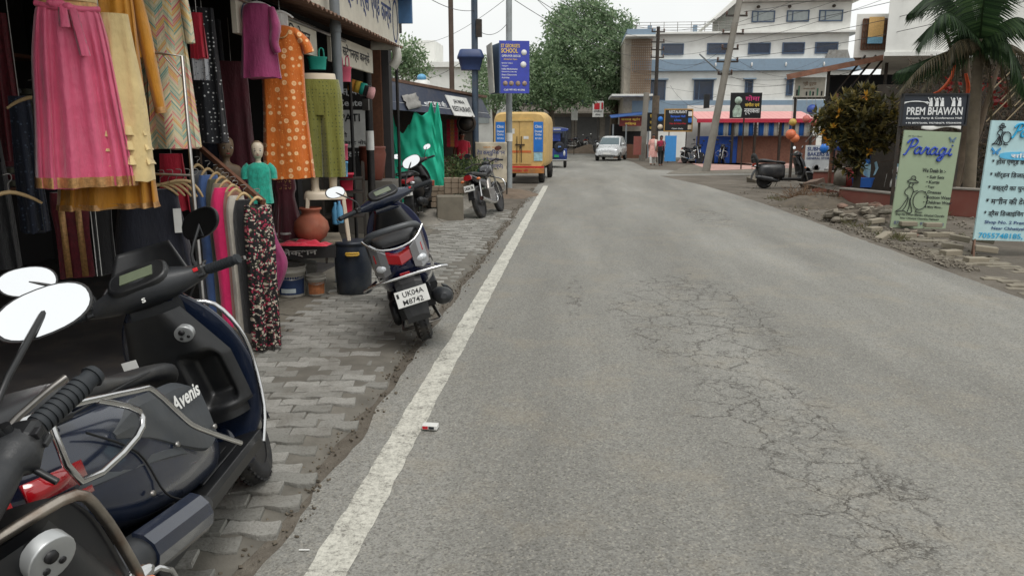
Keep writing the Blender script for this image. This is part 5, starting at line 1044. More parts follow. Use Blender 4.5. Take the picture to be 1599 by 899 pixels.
# school board and the stacked boards behind it
s0 = at(803, 146, 19.2); W = .76; H_ = at(803, 64, 19.2).z-s0.z
t = thing('advert_board', 'blue school admission board with yellow lettering on the pale pole', 'board', s0, R(12)); q = MB(); q.box((0, 0, H_/2), (W, .03, H_)); po = q.build('panel', mat('royal_blue_print', (58, 70, 168), .5), t)
lettering(po, [INK_YEL, INK_WHITE], [('ST GEORGE\'S', -.10, H_*.87, H_*.07, W*.62, 0), ('SCHOOL', -.12, H_*.77, H_*.085, W*.55, 0), ('OPEN FOR 2025-26', -.08, H_*.69, H_*.045, W*.62, 1), ('Admission Open', -.1, H_*.63, H_*.035, W*.45, 0)]+[(s_, -W*.42, H_*(.56-.055*i), H_*.03, None, 1, 'L') for i, s_ in enumerate(('Spacious Campus', 'Transport', 'Indian Mathematics', 'Education in a new way', 'Smart Classrooms', 'Activities'))]+[('Call 97192 41586', 0, H_*.05, H_*.035, W*.7, 1)], -.02)
q = MB()
for cx, cz, r_, k in ((W*.32, H_*.78, .07, 0), (W*.30, H_*.55, .075, 0), (-W*.3, H_*.19, .06, 1), (-W*.1, H_*.19, .06, 1), (W*.12, H_*.19, .06, 1), (W*.34, H_*.19, .06, 1)):
    q.k = k; q.lathe([(0, -.022), (r_, -.022), (r_, -.016)], 18, 'y', (cx, 0, cz))
q.build('round_pictures', [M_WHITE, mat('photo_print', (150, 128, 110), .6, var=.5, scale=30)], po)
for i in range(4):
    a = at(768+6*i, 146, 19.4+.05*i); q = MB(); q.box((0, 0, .60), (.025, .75, 1.2)); o = tag(q.build('old_board', (M_OFFB if 'M_OFFB' in globals() else mat('faded_board', (172, 172, 164), .8, dirt=.5)) if i != 1 else mat('blue_faded_board', (70, 92, 120), .7), loc=a), 'faded edge-on board clustered behind the blue school board' if i != 1 else 'bluish edge-on board clustered behind the blue school board', 'board', 'old boards behind the school board'); o.rotation_euler = (0, R(-3+3*i), R(16+7*i))
# cream cloth banner between the poles
s0 = at(767, 285, 18.7); a, W, H, rz = fr(742, 791, 221, 284, 18.7); t = thing('banner', 'sagging cream cloth banner with Hindi lettering behind the motorcycle', 'banner', (s0.x, s0.y, s0.z), R(4))
q = MB(); q.grid(lambda u, v: ((u-.5)*W, .02*math.sin(u*7+v*3)+.03*mnoise.noise((u*3, v*4, 1)), v*H-.03*math.sin(u*PI)*(1-v)), 30, 30); q.build('cloth', mat('cream_banner', (186, 176, 156), .85, var=.08, dirt=.35), t, solid=.003, recalc=False)
lettering(t, [INK_BLUE, mat('orange_ink', (190, 130, 60), .6)], [('फोटो स्टेट', 0, H*.84, H*.06, W*.5, 1), ('टेप कम्यूिनकेशन', 0, H*.66, H*.16, W*.88, 0), ('स्टेशनर्स', 0, H*.50, H*.14, W*.5, 0), ('एण्ड (कान्फे)', 0, H*.33, H*.15, W*.76, 0)], -.055)
for sx in (-.5, .5): q = MB(); q.cyl((sx*W, .04, -s0.z), (sx*W, .04, H+.02), .016, n=8); q.build('banner_pole', M_IRON, t)
# dirt heap round the pale pole
def heap(name, label, c, rx, ry, h, m, seed, cat='heap', n=48):
    q = MB()
    def f(u, v):
        a = u*2*PI; r_ = v*(1+.25*mnoise.noise((math.cos(a)*1.3, math.sin(a)*1.3, seed)))
        return (rx*r_*math.cos(a), ry*r_*math.sin(a), h*max(0, (1-v**1.6))*(1+.7*mnoise.noise((math.cos(a)*r_*2.4, math.sin(a)*r_*2.4, seed+3)))+.05*h*mnoise.noise((math.cos(a)*r_*12, math.sin(a)*r_*12, seed))-.01)
    q.grid(f, n, 16); return tag(q.build(name, m, loc=c, recalc=False), label, cat)
heap('dirt_heap', 'low heap of brown dirt round the pale pole', (-1.62, 19.6, 0), .75, 1.2, .16, mat('brown_dirt', (104, 90, 76), .95, var=.3, scale=5, bump=.8, bscale=22), 3)
# ---- motorcycle
def motorcycle(label, loc, heading, lean, tank=(34, 34, 38), plate='UK04 7R', group=None):
    t = thing('motorcycle', label, 'motorcycle', loc, heading, group, rx=-R(lean)); tm = mat('bike_paint_%d' % tank[2], tank, .25, .2, coat=.6)
    wheel(t, -.62, .30, .10); wheel(t, .66, .30, .085)
    q = MB(); loft_x(q, [(.02, .08, .76, .88), (.12, .13, .74, .96), (.30, .14, .73, .99), (.42, .10, .74, .95), (.48, .05, .76, .88)], 4, 20, 2.5); q.build('fuel_tank', tm, t)
    q = MB(); loft_x(q, [(-.78, .06, .82, .88), (-.70, .11, .80, .885), (-.4, .13, .78, .85), (-.1, .12, .76, .83), (.06, .07, .76, .86)], 4, 18, 3); q.build('seat', M_SEAT, t)
    q = MB(); loft_x(q, [(-.92, .05, .80, .86), (-.8, .09, .72, .84), (-.5, .11, .62, .78), (-.2, .10, .56, .74), (-.05, .07, .58, .72)], 4, 18, 2.6); q.build('side_panel', tm, t)
    q = MB(); q.loft([[(x+.01, y, z) for y, z in spl(.075, .05, 18, 2.6, 0, .79)] for x in (-.90, -.955)]); q.build('tail_lamp', M_REDL, t)
    q = MB(); q.loft([[(x, y, z+dz) for y, dz in ((-.07, -.02), (-.05, .01), (.05, .01), (.07, -.02))] for x, z in ((-.5, .62), (-.78, .60), (-.93, .52), (-.97, .40))], smooth=False); q.build('mudguard', M_BLACKP, t)
    q = MB(); q.M = Matrix.Translation((-.985, 0, .60)) @ Matrix.Rotation(R(-90), 4, 'Z') @ Matrix.Rotation(R(-10), 4, 'X'); q.box((0, 0, 0), (.2, .006, .11)); po = q.build('number_plate', M_WHITE, t); q2 = MB(); q2.M = q.M; put_text(q2, plate, 0, -.03, .055, .17, -.005, bold=.03); q2.build('plate_lettering', M_BLACKINK, po)
    q = MB(); q.tube([(.66, .075, .30), (.40, .075, .92)], .02, 8); q.tube([(.66, -.075, .30), (.40, -.075, .92)], .02, 8); q.tube([(.40, -.09, .92), (.40, .09, .92)], .022, 8); q.build('fork', M_CHROME, t)
    q = MB(); q.tube([(.28, .36, 1.0), (.36, .22, 1.04), (.40, 0, 1.0), (.36, -.22, 1.04), (.28, -.36, 1.0)], .013, 8, 4); ho = q.build('handlebar', M_IRON, t)
    for sy in (-1, 1):
        q = MB(); q.tube([(.31, sy*.28, 1.02), (.26, sy*.40, .995)], .018, 8); q.build('grip', M_RUB, ho)
        q = MB(); q.tube([(.35, sy*.24, 1.03), (.37, sy*.30, 1.20)], .006, 6); mo = q.build('mirror_stem', M_BLACKP, ho); q = MB(); q.ell((.37, sy*.33, 1.24), (.02, .075, .045)); m2 = q.build('mirror', M_BLACKP, mo); q = MB(); r_ = [(.349, sy*.33+y, 1.24+z) for y, z in spl(.068, .040, 20, 2)]; q.add(r_, [tuple(range(20))]); q.build('mirror_glass', M_MIRROR, mo, recalc=False)
        q = MB(); q.ell((-.80, sy*.16, .74), (.03, .04, .025)); q.build('indicator', M_AMBER, t)
    q = MB(); q.ell((.50, 0, .90), (.10, .10, .11)); q.ell((.40, 0, 1.0), (.06, .09, .06)); q.build('headlamp', M_BLACKP, t)
    q = MB(); q.loft([[(.66+.33*math.cos(a), y, .30+.33*math.sin(a)) for y in (-.05, 0, .05)] for a in [R(10+12*i) for i in range(12)]], closed=False, caps=False); q.build('front_fender', tm, t, solid=.006)
    q = MB(); q.box((.06, 0, .40), (.34, .22, .26)); q.cyl((.12, 0, .48), (.22, 0, .70), .075, n=12); q.build('engine', M_STEEL, t, bevel=.02)
    q = MB(); q.tube([(.2, -.08, .5), (.32, -.10, .32), (.1, -.13, .24), (-.3, -.14, .27), (-.85, -.15, .38)], [.02, .02, .022, .045, .04], 10, 3); q.build('exhaust', M_CHROME, t)
    q = MB(); q.tube([(.28, -.05, .36), (.30, -.28, .42), (.30, -.30, .62), (.36, -.04, .74)], .013, 8, 3); q.build('leg_guard', M_CHROME, t); q = MB(); q.tube([(.28, .05, .36), (.30, .28, .42), (.30, .30, .62), (.36, .04, .74)], .013, 8, 3); q.build('leg_guard', M_CHROME, t)
    q = MB(); q.tube([(-.62, .07, .34), (-.56, .09, .74)], .022, 8); q.build('shock_absorber', M_CHROME, t); q = MB(); q.tube([(-.62, -.07, .34), (-.56, -.09, .74)], .022, 8); q.build('shock_absorber', M_CHROME, t)
    q = MB(); q.tube([(0, .1, .26), (-.02, .2, .1), (-.02, .24, .02)], .012, 8); q.build('side_stand', M_STEEL, t); return t
motorcycle('black motorcycle with red tail lamp leaning beside the pale pole', (-1.60, 14.42, .02), R(80), 14)
# ---- yellow delivery van seen from behind
M_VYEL = mat('van_yellow', (206, 172, 108), .55, var=.14, scale=2, dirt=.55, dirtcol=lin(136, 112, 80)); M_VBLUE = mat('van_blue_sticker', (34, 112, 196), .5, var=.15, scale=3)
t = thing('delivery_van', 'boxy yellow delivery van with blue stickers parked at the left kerb', 'van', (-1.78, 24.05, 0), R(-3))
def vring(y, hw, zb, zt, e=7): return [(x, y, z) for x, z in spl(hw, (zt-zb)/2, 40, e, 0, (zt+zb)/2)]
q = MB(); q.loft([vring(0, .80, .50, 2.20), vring(.06, .83, .46, 2.26), (vring(1.7, .84, .46, 2.30)), vring(3.0, .82, .46, 2.24), vring(3.1, .80, .5, 2.2)]); q.build('cargo_body', M_VYEL, t)
q = MB(); q.loft([vring(3.05, .74, .40, 1.75, 5), vring(3.7, .74, .40, 1.72, 5), vring(4.2, .72, .40, 1.25, 5), vring(4.4, .68, .45, 1.1, 5)]); q.build('cab', M_VYEL, t)
for i, (x0, x1) in enumerate(((-.40, -.002), (.002, .40))):
    q = MB(); q.box(((x0+x1)/2, -.012, 1.30), (x1-x0-.01, .03, 1.36)); d = q.build('rear_door', M_VYEL, t, bevel=.008)
    q = MB(); q.box(((x0+x1)/2, -.030, 1.02), (x1-x0-.02, .006, .07)); q.build('orange_stripe', mat('orange_band', (200, 104, 52), .6, dirt=.4), d)
    q = MB(); q.bar(((x0+x1)/2*.35, -.045, .68), ((x0+x1)/2*.35, -.045, 1.5), .02, .02); q.build('lock_bar', M_IRON, d)
q = MB(); q.box((.03, -.05, 1.24), (.30, .03, .03)); q.box((.05, -.055, 1.17), (.05, .03, .10)); q.build('latch', M_IRON, t)
q = MB(); q.box((0, -.03, 2.0), (.90, .05, .05)); q.build('gutter', mat('van_cream', (206, 176, 112), .5), t)
for sx in (-1, 1):
    q = MB(); q.box((sx*.61, -.012, 1.48), (.30, .012, .94)); so_ = q.build('blue_sticker', M_VBLUE, t)
    lettering(so_, [INK_WHITE], [('Clinic', sx*.61, 1.76, .09, .22, 0), ('Dental', sx*.61, 1.62, .07, .22, 0), ('Ortho', sx*.61, 1.52, .07, .2, 0), ('97193', sx*.61, 1.40, .06, .2, 0)], -.024)
    q = MB(); q.box((sx*.61, -.014, .86), (.28, .012, .26)); q.build('pale_sticker', mat('pale_print', (150, 186, 196), .6, var=.3, scale=12), t)
    q = MB(); q.box((sx*.64, -.03, .50), (.24, .04, .10)); q.build('tail_lamp', M_REDL, t, bevel=.01)
q = MB(); q.box((-.22, -.032, 1.66), (.14, .004, .16)); q.build('paper_note', M_WHITE, t); q = MB(); q.box((.22, -.032, 1.46), (.16, .004, .09)); q.build('paper_note', M_WHITE, t)
q = MB(); q.box((0, -.05, .42), (1.62, .12, .16)); bo = q.build('bumper', mat('van_bumper', (178, 118, 60), .6, var=.2, dirt=.5), t, bevel=.01); q = MB(); q.box((0, -.03, .535), (1.60, .05, .05)); q.build('red_strip', INK_RED, t)
lettering(bo, [INK_RED], [('जय माता दी', -.1, .38, .09, .8, 0)], -.12)
q = MB(); q.box((0, 1.9, .38), (.5, 3.6, .12)); q.build('chassis', M_IRON, t)
for y in (.55, 3.6):
    for sx in (-1, 1):
        q = MB(); q.lathe([(.14, -.08), (.27, -.085), (.30, -.05), (.30, .05), (.27, .085), (.14, .08)], 28, 'x', (sx*.68, y, .30), caps=False); wo = q.build('wheel', M_TYRE, t); q = MB(); q.lathe([(0, -.05), (.15, -.07), (.15, .07), (0, .05)], 20, 'x', (sx*.68, y, .30)); q.build('rim', M_STEEL, wo)
# ---- blue electric rickshaw
M_RBLUE = mat('rickshaw_blue', (34, 58, 128), .4, var=.12, coat=.3); M_RCANV = mat('dark_canvas', (30, 32, 40), .7)
t = thing('electric_rickshaw', 'blue electric rickshaw driving away beyond the yellow van', 'rickshaw', (-.86, 35.3, 0), R(8))
q = MB(); q.loft([[(x, y, z) for x, z in spl(hw, .07, 28, 3.2, 0, zc)] for y, hw, zc in ((-.08, .50, 1.76), (.0, .55, 1.78), (1.2, .55, 1.80), (2.2, .5, 1.76), (2.35, .44, 1.70))]); q.build('roof', M_RBLUE, t)
q = MB(); q.box((0, -.085, 1.78), (.34, .012, .05)); q.build('roof_lamp', M_CLEAR, t)
q = MB(); q.box((0, .05, .62), (1.0, .10, .56)); q.build('tail_panel', M_RBLUE, t, bevel=.03)
q = MB(); q.box((0, 1.1, .45), (.96, 2.2, .14)); q.build('floor', M_RCANV, t)
q = MB(); q.lathe([(.12, -.06), (.21, -.065), (.235, -.03), (.235, .03), (.21, .065), (.12, .06)], 28, 'y', (.12, -.06, .98), caps=False); q.lathe([(0, -.05), (.17, -.055), (.17, .05), (0, .05)], 20, 'y', (.12, -.06, .98)); so2 = q.build('spare_wheel', M_RCANV, t); lettering(so2, [mat('light_blue_ink', (110, 150, 220), .6)], [('JSR', .12, .94, .08, .16, 0)], -.13)
for sx in (-1, 1):
    q = MB(); q.bar((sx*.50, .02, .8), (sx*.52, .0, 1.76), .035, .035); q.build('pillar', M_RCANV, t); q = MB(); q.bar((sx*.50, 1.9, .5), (sx*.50, 2.0, 1.76), .035, .035); q.build('pillar', M_RCANV, t)
    q = MB(); q.ell((sx*.36, -.01, .68), (.055, .03, .12)); q.build('tail_lamp', M_CLEAR, t)
    q = MB(); q.lathe([(.1, -.05), (.19, -.055), (.21, -.03), (.21, .03), (.19, .055), (.1, .05)], 24, 'x', (sx*.46, .45, .21), caps=False); wo = q.build('wheel', M_TYRE, t); q = MB(); q.lathe([(0, -.03), (.12, -.04), (.12, .04), (0, .03)], 16, 'x', (sx*.46, .45, .21)); q.build('rim', M_STEEL, wo)
    q = MB(); q.loft([[(sx*.47, y, z) for y, z in ((.06, .35), (.06, .86))], [(sx*.5, 1.0, z) for z in (.35, .86)]], closed=False, caps=False); q.build('side_panel', M_RBLUE, t, solid=.03)
q = MB(); q.box((0, -.03, .37), (1.02, .06, .06)); q.build('bumper', M_CHROME, t, bevel=.01); q = MB(); q.box((0, -.012, .56), (.22, .02, .11)); q.build('number_plate', mat('green_plate', (40, 150, 90), .5), t)
q = MB(); q.box((0, .55, 1.15), (.92, .12, .5)); q.build('seat_back', M_RCANV, t, bevel=.03); q = MB(); q.box((0, .34, 1.42), (.42, .02, .36)); q.build('blue_window', mat('blue_print', (50, 80, 170), .5, var=.4, scale=14), t); q = MB(); q.box((0, 1.6, 1.1), (.9, .1, 1.0)); q.build('windscreen', M_RCANV, t)
# ================================================================== people
M_SK = mat('brown_skin', (132, 88, 66), .55, var=.08); M_HAIRB = mat('black_hair', (22, 19, 18), .5)
def person(label, loc, rz, h=1.56, top=None, bottom=None, dupatta=None, long=True, carry=None, seated=False, group=None, stride=.12):
    """faces local -y. body is one skinned surface with hands; clothes and hair are parts"""
    t = thing('person', label, 'person', loc, rz, group); s = h/1.6
    me = bpy.data.meshes.new('body'); V = []; E = []; Rd = []
    def add(p, r, par=None):
        V.append(Vector(p)*s); Rd.append(r*s)
        if par is not None: E.append((par, len(V)-1))
        return len(V)-1
    pel = add((0, 0, .88), .125); wa = add((0, 0, 1.03), .11, pel); ch = add((0, .005, 1.20), .125, wa); nb = add((0, .01, 1.31), .075, ch); nk = add((0, .0, 1.37), .045, nb); hd = add((0, -.015, 1.455), .078, nk); hd2 = add((0, -.01, 1.53), .07, hd)
    for sx in (-1, 1):
        hp = add((sx*.09, 0, .82), .095, pel); kn = add((sx*.095, -.02+sx*stride*.4, .46), .06, hp); an = add((sx*.09, .01+sx*stride, .09), .036, kn); ft = add((sx*.10, -.12+sx*stride, .035), .035, an)
        sh = add((sx*.155, .01, 1.27), .058, ch); 
        el = (sx*.21, .03-sx*stride*.3, 1.02) if not (carry and sx == 1) else (sx*.20, -.02, 1.04); wr = (sx*.20, -.05-sx*stride*.6, .80) if not (carry and sx == 1) else (sx*.06, -.17, 1.06)
        e = add(el, .042, sh); w_ = add(wr, .028, e); d = (Vector(wr)-Vector(el)).normalized(); pm = Vector(wr)+d*.06; hnd = add(pm, .03, w_)
        for k in range(4):
            f = pm+d*(.055+.012*(1-abs(k-1.4)))+Vector((0, (k-1.5)*.018, 0)); add(f, .0095, hnd)
        add(Vector(wr)+d*.05+Vector((-sx*.015, -.05, 0)), .010, w_)
    me.from_pydata([tuple(v) for v in V], E, []); o = bpy.data.objects.new('body', me); COL.objects.link(o); o.parent = t
    m = o.modifiers.new('skin', 'SKIN'); sv = me.skin_vertices[0].data
    for i, r in enumerate(Rd): sv[i].radius = (r, r); sv[i].use_root = (i == 0)
    m.use_smooth_shade = True; o.modifiers.new('sub', 'SUBSURF').levels = 1; o.modifiers['sub'].render_levels = 2; me.materials.append(M_SK)
    # face
    q = MB(); q.ell((0, -.105*s, 1.465*s), (.014*s, .02*s, .02*s)); q.build('nose', M_SK, t)
    for sx in (-1, 1):
        q = MB(); q.ell((sx*.03*s, -.088*s, 1.485*s), (.012*s, .008*s, .007*s)); q.build('eye', M_WHITE, t); q = MB(); q.ell((sx*.075*s, -.005*s, 1.46*s), (.012*s, .02*s, .03*s)); q.build('ear', M_SK, t)
    q = MB(); q.ell((0, -.088*s, 1.42*s), (.022*s, .008*s, .007*s)); q.build('mouth', INK_RED, t)
    q = MB(); q.loft([[(x, y, z*s) for x, y in spl(a*s, b*s, 20, 2.1, 0, cy*s)] for z, a, b, cy in catmull([(1.36, .06, .04, .055), (1.42, .08, .06, .04), (1.50, .086, .085, .012), (1.56, .078, .082, .0), (1.60, .03, .035, .0)], 3)]); q.build('hair', M_HAIRB, t)
    if long:
        q = MB(); tubecloth(q, [(1.335*s, 0, .075*s, .06*s, 0), (1.28*s, 0, .165*s, .10*s, 0), (1.15*s, 0, .165*s, .13*s, 0), (1.0*s, 0, .15*s, .125*s, .004), (.8*s, 0, .19*s, .155*s, .008), (.42*s, 0, .23*s, .19*s, .02)], 40, 6, 1); q.build('kurta', top, t)
        for sx in (-1, 1):
            q = MB(); q.tube([Vector(p)*s for p in ((sx*.15, .01, 1.28), (sx*.19, .02, 1.15), (sx*.205, .02, 1.04))], [.068*s, .062*s, .055*s], 12, 2); q.build('sleeve', top, t)
            q = MB(); q.tube([Vector(p)*s for p in ((sx*.09, 0, .75), (sx*.095, -.02+sx*stride*.4, .46), (sx*.09, .01+sx*stride, .10))], [.10*s, .085*s, .065*s], 14, 3); q.build('trouser_leg', bottom, t)
    else:
        q = MB(); tubecloth(q, [(1.335*s, 0, .075*s, .06*s, 0), (1.28*s, 0, .17*s, .10*s, 0), (1.1*s, 0, .165*s, .12*s, .003), (.82*s, 0, .165*s, .13*s, .008)], 40, 5, 2); q.build('shirt', top, t)
        for sx in (-1, 1): q = MB(); q.tube([Vector(p)*s for p in ((sx*.15, .01, 1.28), (sx*.19, .02, 1.13))], [.068*s, .065*s], 12, 2); q.build('sleeve', top, t); q = MB(); q.tube([Vector(p)*s for p in ((sx*.09, 0, .86), (sx*.095, -.02+sx*stride*.4, .46), (sx*.09, .01+sx*stride, .08))], [.11*s, .085*s, .065*s], 14, 3); q.build('trouser_leg', bottom, t)
    for sx in (-1, 1): q = MB(); q.ell((sx*.095*s, (-.05+sx*stride)*s, .022*s), (.042*s, .11*s, .022*s)); q.build('sandal', M_BLACKP, t)
    if dupatta:
        q = MB(); q.loft([[(x*s, y*s, z*s), (x2*s, y2*s, z2*s), (x3*s, y3*s, z3*s)] for (x, y, z), (x2, y2, z2), (x3, y3, z3) in (((.17, -.12, .75), (.12, -.17, .76), (.07, -.16, .75)), ((.17, -.13, 1.1), (.11, -.155, 1.1), (.06, -.15, 1.1)), ((.16, -.05, 1.31), (.10, -.09, 1.31), (.05, -.10, 1.30)), ((.15, .08, 1.30), (.10, .10, 1.32), (.04, .11, 1.3)), ((.16, .17, .9), (.10, .19, .9), (.04, .18, .9)))], caps=False, closed=False); q.build('scarf', dupatta, t, solid=.006)
    return t
person('shopkeeper in a red shirt behind the restaurant counter', at(722, 262, 20.2)-Vector((0, 0, at(722, 262, 20.2).z-.12)), R(20), 1.55, C_RED, C_NAVY, None, False)
W_PINK = m_dots('pale_pink_print', (214, 158, 150), (230, 200, 180), 22, .3, .8)
wp1 = G(1019, 258); person('woman in long pale pink kurta with white scarf, walking at the roadside', (wp1.x, wp1.y, 0), R(-4), 1.58, W_PINK, C_WHITE, C_OFF, True, None, False, 'women walking at the roadside')
wp2 = G(1031, 259); person('woman in crimson kurta and dark trousers carrying a bag, beside the pink-clad woman', (wp2.x+.02, wp2.y+.1, 0), R(10), 1.5, mat('crimson_print', (150, 36, 66), .8, var=.3, scale=20), C_BLACK, C_MAROON, False, True, False, 'women walking at the roadside')
q = MB(); q.loft([[(x, y, z) for x, y in spl(w_, .06, 16, 3)] for z, w_ in ((0, .10), (.05, .13), (.22, .12), (.24, .10))]); q.tube([(-.08, 0, .23), (-.05, 0, .36), (.05, 0, .36), (.08, 0, .23)], .008, 6, 3); tag(q.build('handbag', C_BLACK, loc=(wp2.x-.06, wp2.y-.16, .72)), 'dark handbag carried by the woman in crimson', 'handbag')
# ================================================================== far end of the street
M_WWALL = mat('white_wall_paint', (222, 222, 217), .85, var=.05, scale=1.2, dirt=.25, dirtcol=lin(150, 148, 140)); M_BLUEW = mat('blue_grey_paint', (128, 148, 166), .8, var=.06, dirt=.15)
M_WINB = mat('dark_blue_glass', (46, 56, 74), .15, var=.15, coat=.3); M_WING = mat('pale_glass', (150, 158, 158), .15, var=.1, coat=.3); M_FRAME = mat('blue_window_frame', (70, 88, 112), .5)
FY = 52.0
def X_(px, py=100): return at(px, py, FY).x
def Z_(py, px=1150): return at(px, py, FY).z
hx0, hx1 = X_(990), X_(1333)
t = thing('hotel_building', 'big white and blue-grey three-storey building at the bend', 'building', (hx0, FY, 0))
def hb_(name, x0, x1, z0, z1, y0, y1, m, par=None, **k):
    q = MB(); q.box(((x0+x1)/2-hx0, (y0+y1)/2-FY, (z0+z1)/2), (x1-x0, y1-y0, z1-z0)); return q.build(name, m, par or t, **k)
hb_('lower_wall', hx0, hx1-.1, 0, Z_(111), FY, FY+9, M_WWALL); hb_('base_band', hx0-.05, hx1, Z_(180), Z_(157), FY-.12, FY, M_BLUEW); hb_('blue_band', hx0-.1, X_(1347), Z_(111), Z_(93), FY-.35, FY+9, M_BLUEW)
hb_('upper_wall', hx0+.1, hx1-.4, Z_(93), Z_(53), FY+.1, FY+9, M_WWALL); hb_('ledge', hx0, X_(1340), Z_(53), Z_(50), FY-.35, FY+9, M_WWALL)
tb0, tb1 = X_(1146), X_(1324); hb_('top_storey', tb0, tb1, Z_(50), Z_(4), FY+.2, FY+9, M_WWALL)
q = MB(); zz = Z_(3); q.add([(X_(1112)-hx0, -.6, Z_(33)), (X_(1146)-hx0, -.6, zz), (X_(1334)-hx0, -.6, zz), (X_(1334)-hx0, -.6, zz+.25), (X_(1143)-hx0, -.6, zz+.25), (X_(1108)-hx0, -.6, Z_(31))]+[(X_(1112)-hx0, 9, Z_(33)), (X_(1146)-hx0, 9, zz), (X_(1334)-hx0, 9, zz), (X_(1334)-hx0, 9, zz+.25), (X_(1143)-hx0, 9, zz+.25), (X_(1108)-hx0, 9, Z_(31))], [(0, 1, 4, 5), (1, 2, 3, 4), (6, 11, 10, 7), (7, 10, 9, 8), (0, 6, 7, 1), (1, 7, 8, 2), (2, 8, 9, 3), (3, 9, 10, 4), (4, 10, 11, 5), (5, 11, 6, 0)]); q.build('roof', M_WWALL, t)
def win(x0, x1, y0, y1, glass, Y=FY, sill=False, mull=True):
    q = MB(); a, b, c, d = X_(x0), X_(x1), Z_(y1), Z_(y0); w_ = .07; yo = Y-FY-.04
    for cx, cz, sx, sz in (((a+b)/2, c, b-a+w_, w_), ((a+b)/2, d, b-a+w_, w_), (a, (c+d)/2, w_, d-c-w_), (b, (c+d)/2, w_, d-c-w_)): q.box((cx-hx0, yo, cz), (sx, .1, sz))
    if mull: q.box((a+(b-a)*.25-hx0, yo, (c+d)/2), (w_*.8, .09, d-c-w_))
    o = q.build('window', M_FRAME, t); q = MB(); q.box(((a+b)/2-hx0, yo+.015, (c+d)/2), (b-a-w_, .03, d-c-w_)); q.build('pane', glass, o)
    if sill: q = MB(); q.box(((a+b)/2-hx0, yo-.12, d+.10), (b-a+.35, .32, .08)); q.build('ledge', M_BLUEW, o)
for a, b in ((1171, 1205), (1225, 1258), (1275, 1310)): win(a, b, 18, 34, M_WING, FY+.2)
for a, b in ((1033, 1066), (1104, 1139), (1168, 1201), (1221, 1254), (1272, 1306)): win(a, b, 68, 84, M_WINB, FY+.1, mull=False)
for a, b, y1 in ((1011, 1040, 156), (1086, 1115, 156), (1166, 1177, 149), (1231, 1240, 149)): win(a, b, 126, y1, M_WINB, FY, True)
q = MB()
for x in range(992, 1140, 21): q.bar((X_(x)-hx0, -.2, Z_(50)), (X_(x)-hx0, -.2, Z_(34)), .04, .04)
for y in (34.5, 39, 43, 47): q.bar((X_(990)-hx0, -.2, Z_(y)), (X_(1140)-hx0, -.2, Z_(y)), .03, .03)
q.build('terrace_railing', M_STEEL, t)
for x in (1014, 1085): hb_('terrace_pillar', X_(x-3), X_(x+3), Z_(50), Z_(37), FY+.5, FY+.9, M_BLUEW)
for i, x in enumerate((1178, 1226, 1294)): q = MB(); q.ell((X_(x)-hx0, -.55 if i < 0 else -.1, Z_(12)), (.12, .16, .10)); q.build('flood_lamp', M_IRON, t)
for x in (1116, 1172, 1225, 1284): q = MB(); q.ell((X_(x)-hx0, -.38, Z_(102)), (.06, .06, .14)); q.build('wall_lamp', M_WHITE, t)
q = MB(); q.loft([[(X_(1295)-hx0+dx, y, Z_(93)+z) for dx, z in ((-.3, 0), (-.1, .55), (1.1, .55), (1.3, 0))] for y in (0.0, 1.0)], smooth=False); q.build('roof_vent', M_STEEL, t)
# annexe with brown lattice
t = thing('annexe_building', 'narrow building with brown lattice screen beside the tree', 'building', (X_(985), FY-1, 0)); ax = X_(985)
def an(name, x0, x1, y0, y1, d0, d1, m):
    q = MB(); q.box(((X_(x0)+X_(x1))/2-ax, (d0+d1)/2, (Z_(y1)+Z_(y0))/2), (X_(x1)-X_(x0), d1-d0, Z_(y0)-Z_(y1))); return q.build(name, m, t)
an('wall', 975, 1017, 58, 205, .9, 8, mat('pale_plaster', (168, 160, 148), .9, dirt=.3)); an('top_slab', 976, 1019, 48, 57, -.3, 8, M_BLUEW); an('white_slab', 974, 1019, 57, 59.5, -.4, 8, M_WWALL); an('lower_slab', 955, 1018, 148, 151, -.5, 8, M_WWALL)
q = MB()
for x in range(985, 1018, 3): q.bar((X_(x)-ax, .3, Z_(147)), (X_(x)-ax, .3, Z_(63)), .045, .06)
for y in range(63, 148, 4): q.bar((X_(984)-ax, .36, Z_(y)), (X_(1016)-ax, .36, Z_(y)), .04, .05)
q.build('lattice_screen', mat('brown_lattice', (124, 104, 86), .8), t)
# grey buildings behind the trees
t = thing('grey_building', 'dim grey shop building with shutters behind the big tree', 'building', (-2.5, 66, 0)); q = MB(); q.box((3, 4, 3.2), (11, 8, 6.4)); q.build('wall', mat('grey_plaster', (138, 132, 124), .9, var=.12, dirt=.5), t)
for i in range(4): q = MB(); q.box((-1.2+2.4*i, -.03, 1.7), (1.9, .08, 2.6)); q.build('shutter', mat('grey_shutter', (92, 92, 92), .6, var=.15), t); q = MB(); q.box((-1.2+2.4*i, -.03, 4.7), (1.3, .08, 1.3)); q.build('window', M_WINB, t)
q = MB(); q.box((3, -.5, 3.35), (11.2, 1.2, .15)); q.build('canopy', M_PLAST, t)
t = thing('white_house', 'low white house with parapet seen above the navy awning', 'house', (-8.0, 46, 0)); q = MB(); q.box((0, 4, 2.75), (7, 8, 5.5)); q.build('wall', M_WWALL, t); q = MB(); q.box((0, 3.9, 5.65), (7.3, 8.4, .3)); q.build('parapet', M_WWALL, t); q = MB(); q.box((-1.9, 3, 6.5), (2.2, 3, 1.5)); q.build('stair_tower', M_WWALL, t); q = MB(); q.box((2.2, -.03, 2.9), (1.1, .1, 1.4)); q.build('window', M_WING, t)
